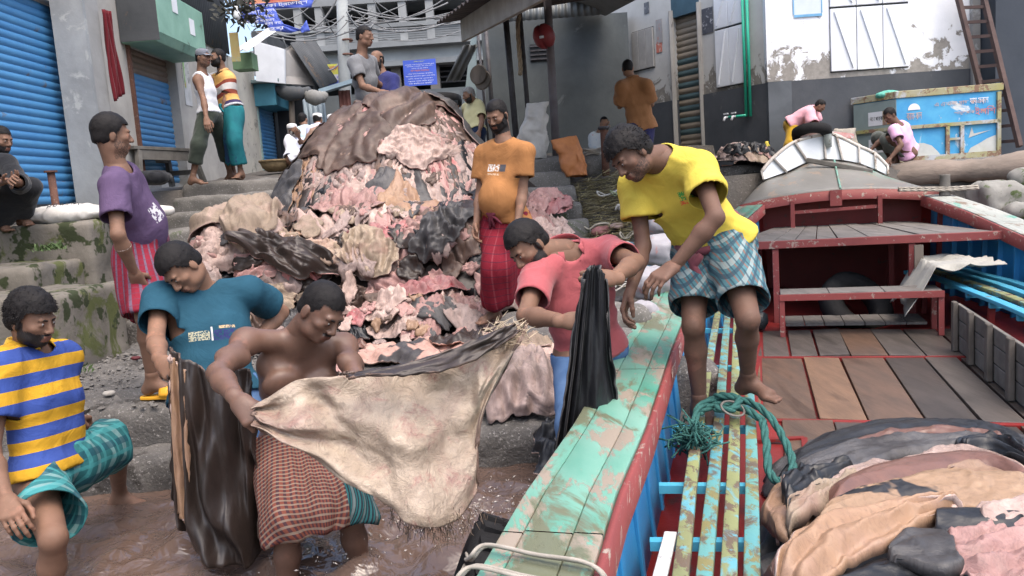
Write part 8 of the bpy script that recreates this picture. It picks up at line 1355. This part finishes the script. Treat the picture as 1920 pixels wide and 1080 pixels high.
# ---------------------------------------------------------------- hides in hands
KP = list(person.K.values()); KS, KT, KC, KY = KP[0], KP[1], KP[5], KP[6]
def sheet(name, top, bot, n, m, mats, folds, amp, seed, label, toward=A(0, -1, 0), amp2=.02, wv=.55, spread=0, cat='hide', vf=0):
    """a hanging or flying hide between two curves; folds run from one to the other"""
    T, Bt = spline(top, n), spline(bot, n); U, Vv = np.meshgrid(np.linspace(0, 1, n), np.linspace(0, 1, m), indexing='ij'); V = T[:, None]*(1-Vv[..., None])+Bt[:, None]*Vv[..., None]; w = fbm(np.stack([U*2.2, Vv*1.6, U*0], -1), seed, 2)
    d = amp*np.sin((U*folds+wv*w)*2*math.pi)*(.25+.75*np.sin(math.pi*np.clip(Vv*.5+.12, 0, 1)))+amp2*fbm(np.stack([U*6, Vv*4, U*0], -1), seed+3, 3)+amp2*.5*(1-2*np.abs(fbm(np.stack([U*9, Vv*3, U*0], -1), seed+6, 2)))+amp*.6*np.sin((U*folds*2.3+w+.3*Vv)*2*math.pi)*.4+vf*np.sin((Vv*2.6+.5*w+.25*U)*2*math.pi)*(1-U*.55); V = V+toward*d[..., None]
    ed = np.maximum(np.abs(U-.5), np.abs(Vv-.5))*2; V = V+A(1, 0, .6)*(fbm(np.stack([U*14, Vv*14, U*0], -1), seed+8, 2)*.015*np.clip((ed-.9)*10, 0, 1))[..., None]; v, f = gridmesh(V)
    N = np.cross(v[f[:, 2]]-v[f[:, 0]], v[f[:, 3]]-v[f[:, 1]]).sum(0); f = f[:, ::-1] if N@toward < 0 else f
    return tag(mesh(name, v, f, mats, smooth=True, solid=.007), label, cat)
S = lambda px, py, y: P(px, py, y)
m_swing = hidemat('swung', (.33, .265, .20), (.24, .185, .14), (.21, .10, .085), .56, rough=.42, vein=.7, streak=1.0, dirt=(.19, .125, .10), spec=.5)
y0 = KS['wrR'][1]
sheet('swung_hide', [S(478, 756, y0-.03), S(505, 742, y0-.02), S(560, 712, y0-.04), S(640, 700, y0+.0), S(730, 692, y0+.04), S(800, 672, y0+.08), S(870, 650, y0+.12), S(930, 632, y0+.16), S(985, 608, y0+.2)],
      [S(486, 790, y0-.06), S(540, 830, y0-.10), S(610, 885, y0-.14), S(690, 930, y0-.16), S(760, 965, y0-.16), S(835, 985, y0-.14), S(892, 925, y0-.02), S(902, 790, y0+.1), S(985, 622, y0+.2)], 130, 70, [m_swing, H['brown']], 2.6, .034, 71, 'pale cream hide flung out flat by the bare-chested man', amp2=.03, vf=.020)
sheet('hide_edge', [S(640, 698, y0-.08), S(720, 686, y0-.06), S(800, 668, y0-.02), S(870, 645, y0+.04), S(930, 620, y0+.08), S(968, 604, y0+.14)], [S(660, 704, y0-.12), S(730, 704, y0-.11), S(800, 698, y0-.08), S(865, 684, y0-.0), S(925, 655, y0+.06), S(970, 620, y0+.12)], 60, 14, [H['dkbrown'], H['brown']], 1.2, .012, 73, 'wet dark brown turned edge of the flung hide')
g2 = np.random.default_rng(12); mb = MB(); c = S(962, 622, y0+.18)
for k in range(220): d = unit(A(.8, -.1, .45)+g2.normal(size=3)*.55); a = c+g2.normal(size=3)*A(.03, .02, .02)-A(.03, 0, .01); mb.tube([a, a+d*g2.uniform(.02, .05)], [.0018, .0006], 3, False)
tag(mb.build('hide_tuft', surf('tuft', (.52, .42, .30), (.4, .32, .23), 9, .8, 0)), 'pale hairy tail tuft at the tip of the flung hide', 'tuft', kind='stuff')
mb = MB()
for k in range(260): t = g2.uniform(0, 1); p = S(740+150*t, 958+25*math.sin(3*t), y0-.12)+g2.normal(size=3)*A(.03, .02, .02); d = unit(A(.15, -.1, -1)+g2.normal(size=3)*.4); mb.tube([p, p+d*g2.uniform(.015, .05)], [.0014, .0005], 3, False)
tag(mb.build('hide_fringe', surf('fringe', (.16, .12, .09), (.11, .08, .06), 9, .8, 0)), 'wet hairy fringe along the lower edge of the flung hide', 'fringe', kind='stuff')
y0 = KT['wrR'][1]-.05; sheet('hanging_hide', [S(318, 652, y0), S(328, 660, y0-.03), S(355, 676, y0-.06), S(395, 692, y0-.06), S(440, 692, y0-.03), S(474, 692, y0+.03)], [S(322, 930, y0+.02), S(345, 1000, y0-.10), S(385, 1050, y0-.16), S(430, 1062, y0-.16), S(472, 1058, y0-.12), S(494, 1020, y0-.05)], 110, 70, [H['dkbrown'], H['brown']], 3.1, .030, 75, 'heavy dark brown wet hide hanging from the teal-shirted man into the water', wv=1.6)
sheet('hide_flap', [S(318, 664, y0-.05), S(326, 672, y0-.06), S(350, 698, y0-.075)], [S(332, 950, y0-.06), S(350, 980, y0-.10), S(362, 990, y0-.11)], 24, 50, [H['tan'], H['pale']], 1.3, .014, 76, 'tan flesh edge of the dark hanging hide')
wr, wl = KC['wrR'], KC['wrL']; y0 = min(wr[1], wl[1])-.05; sheet('gathered_hide', [S(1092, 530, y0), S(1102, 502, y0-.02), S(1122, 500, y0-.04), S(1136, 525, y0)], [S(1030, 925, y0+.0), S(1066, 960, y0-.03), S(1120, 960, y0-.03), S(1168, 900, y0+.03)], 80, 70, [H['black'], H['slate']], 2.6, .022, 78, 'shiny black hide gathered in the fists of the coral-shirted man', amp2=.012, wv=1.4)

g2 = np.random.default_rng(33); mb = MB()
for k in range(420):
    c = (P(905, 930, 3.35) if k % 3 else P(640, 1000, 3.05)); q = A(c[0]+g2.normal()*.16, c[1]+g2.normal()*.14, abs(g2.normal())*.07+.01); r = g2.uniform(.002, .0055); d = unit(g2.normal(size=3)*A(1, .6, .6))*r*g2.uniform(1, 3.2); e = A(0, r, 0); u = A(0, 0, r)
    mb.add([q+d, q-d, q+e, q-e, q+u, q-u], [(0, 2, 4), (2, 1, 4), (1, 3, 4), (3, 0, 4), (2, 0, 5), (1, 2, 5), (3, 1, 5), (0, 3, 5)])
tag(mb.build('water_splash', surf('splash', (.42, .37, .33), (.5, .46, .43), 9, .15, 0, spec=.6), smooth=True), 'muddy droplets splashing under the flung hide', 'splash', kind='stuff')
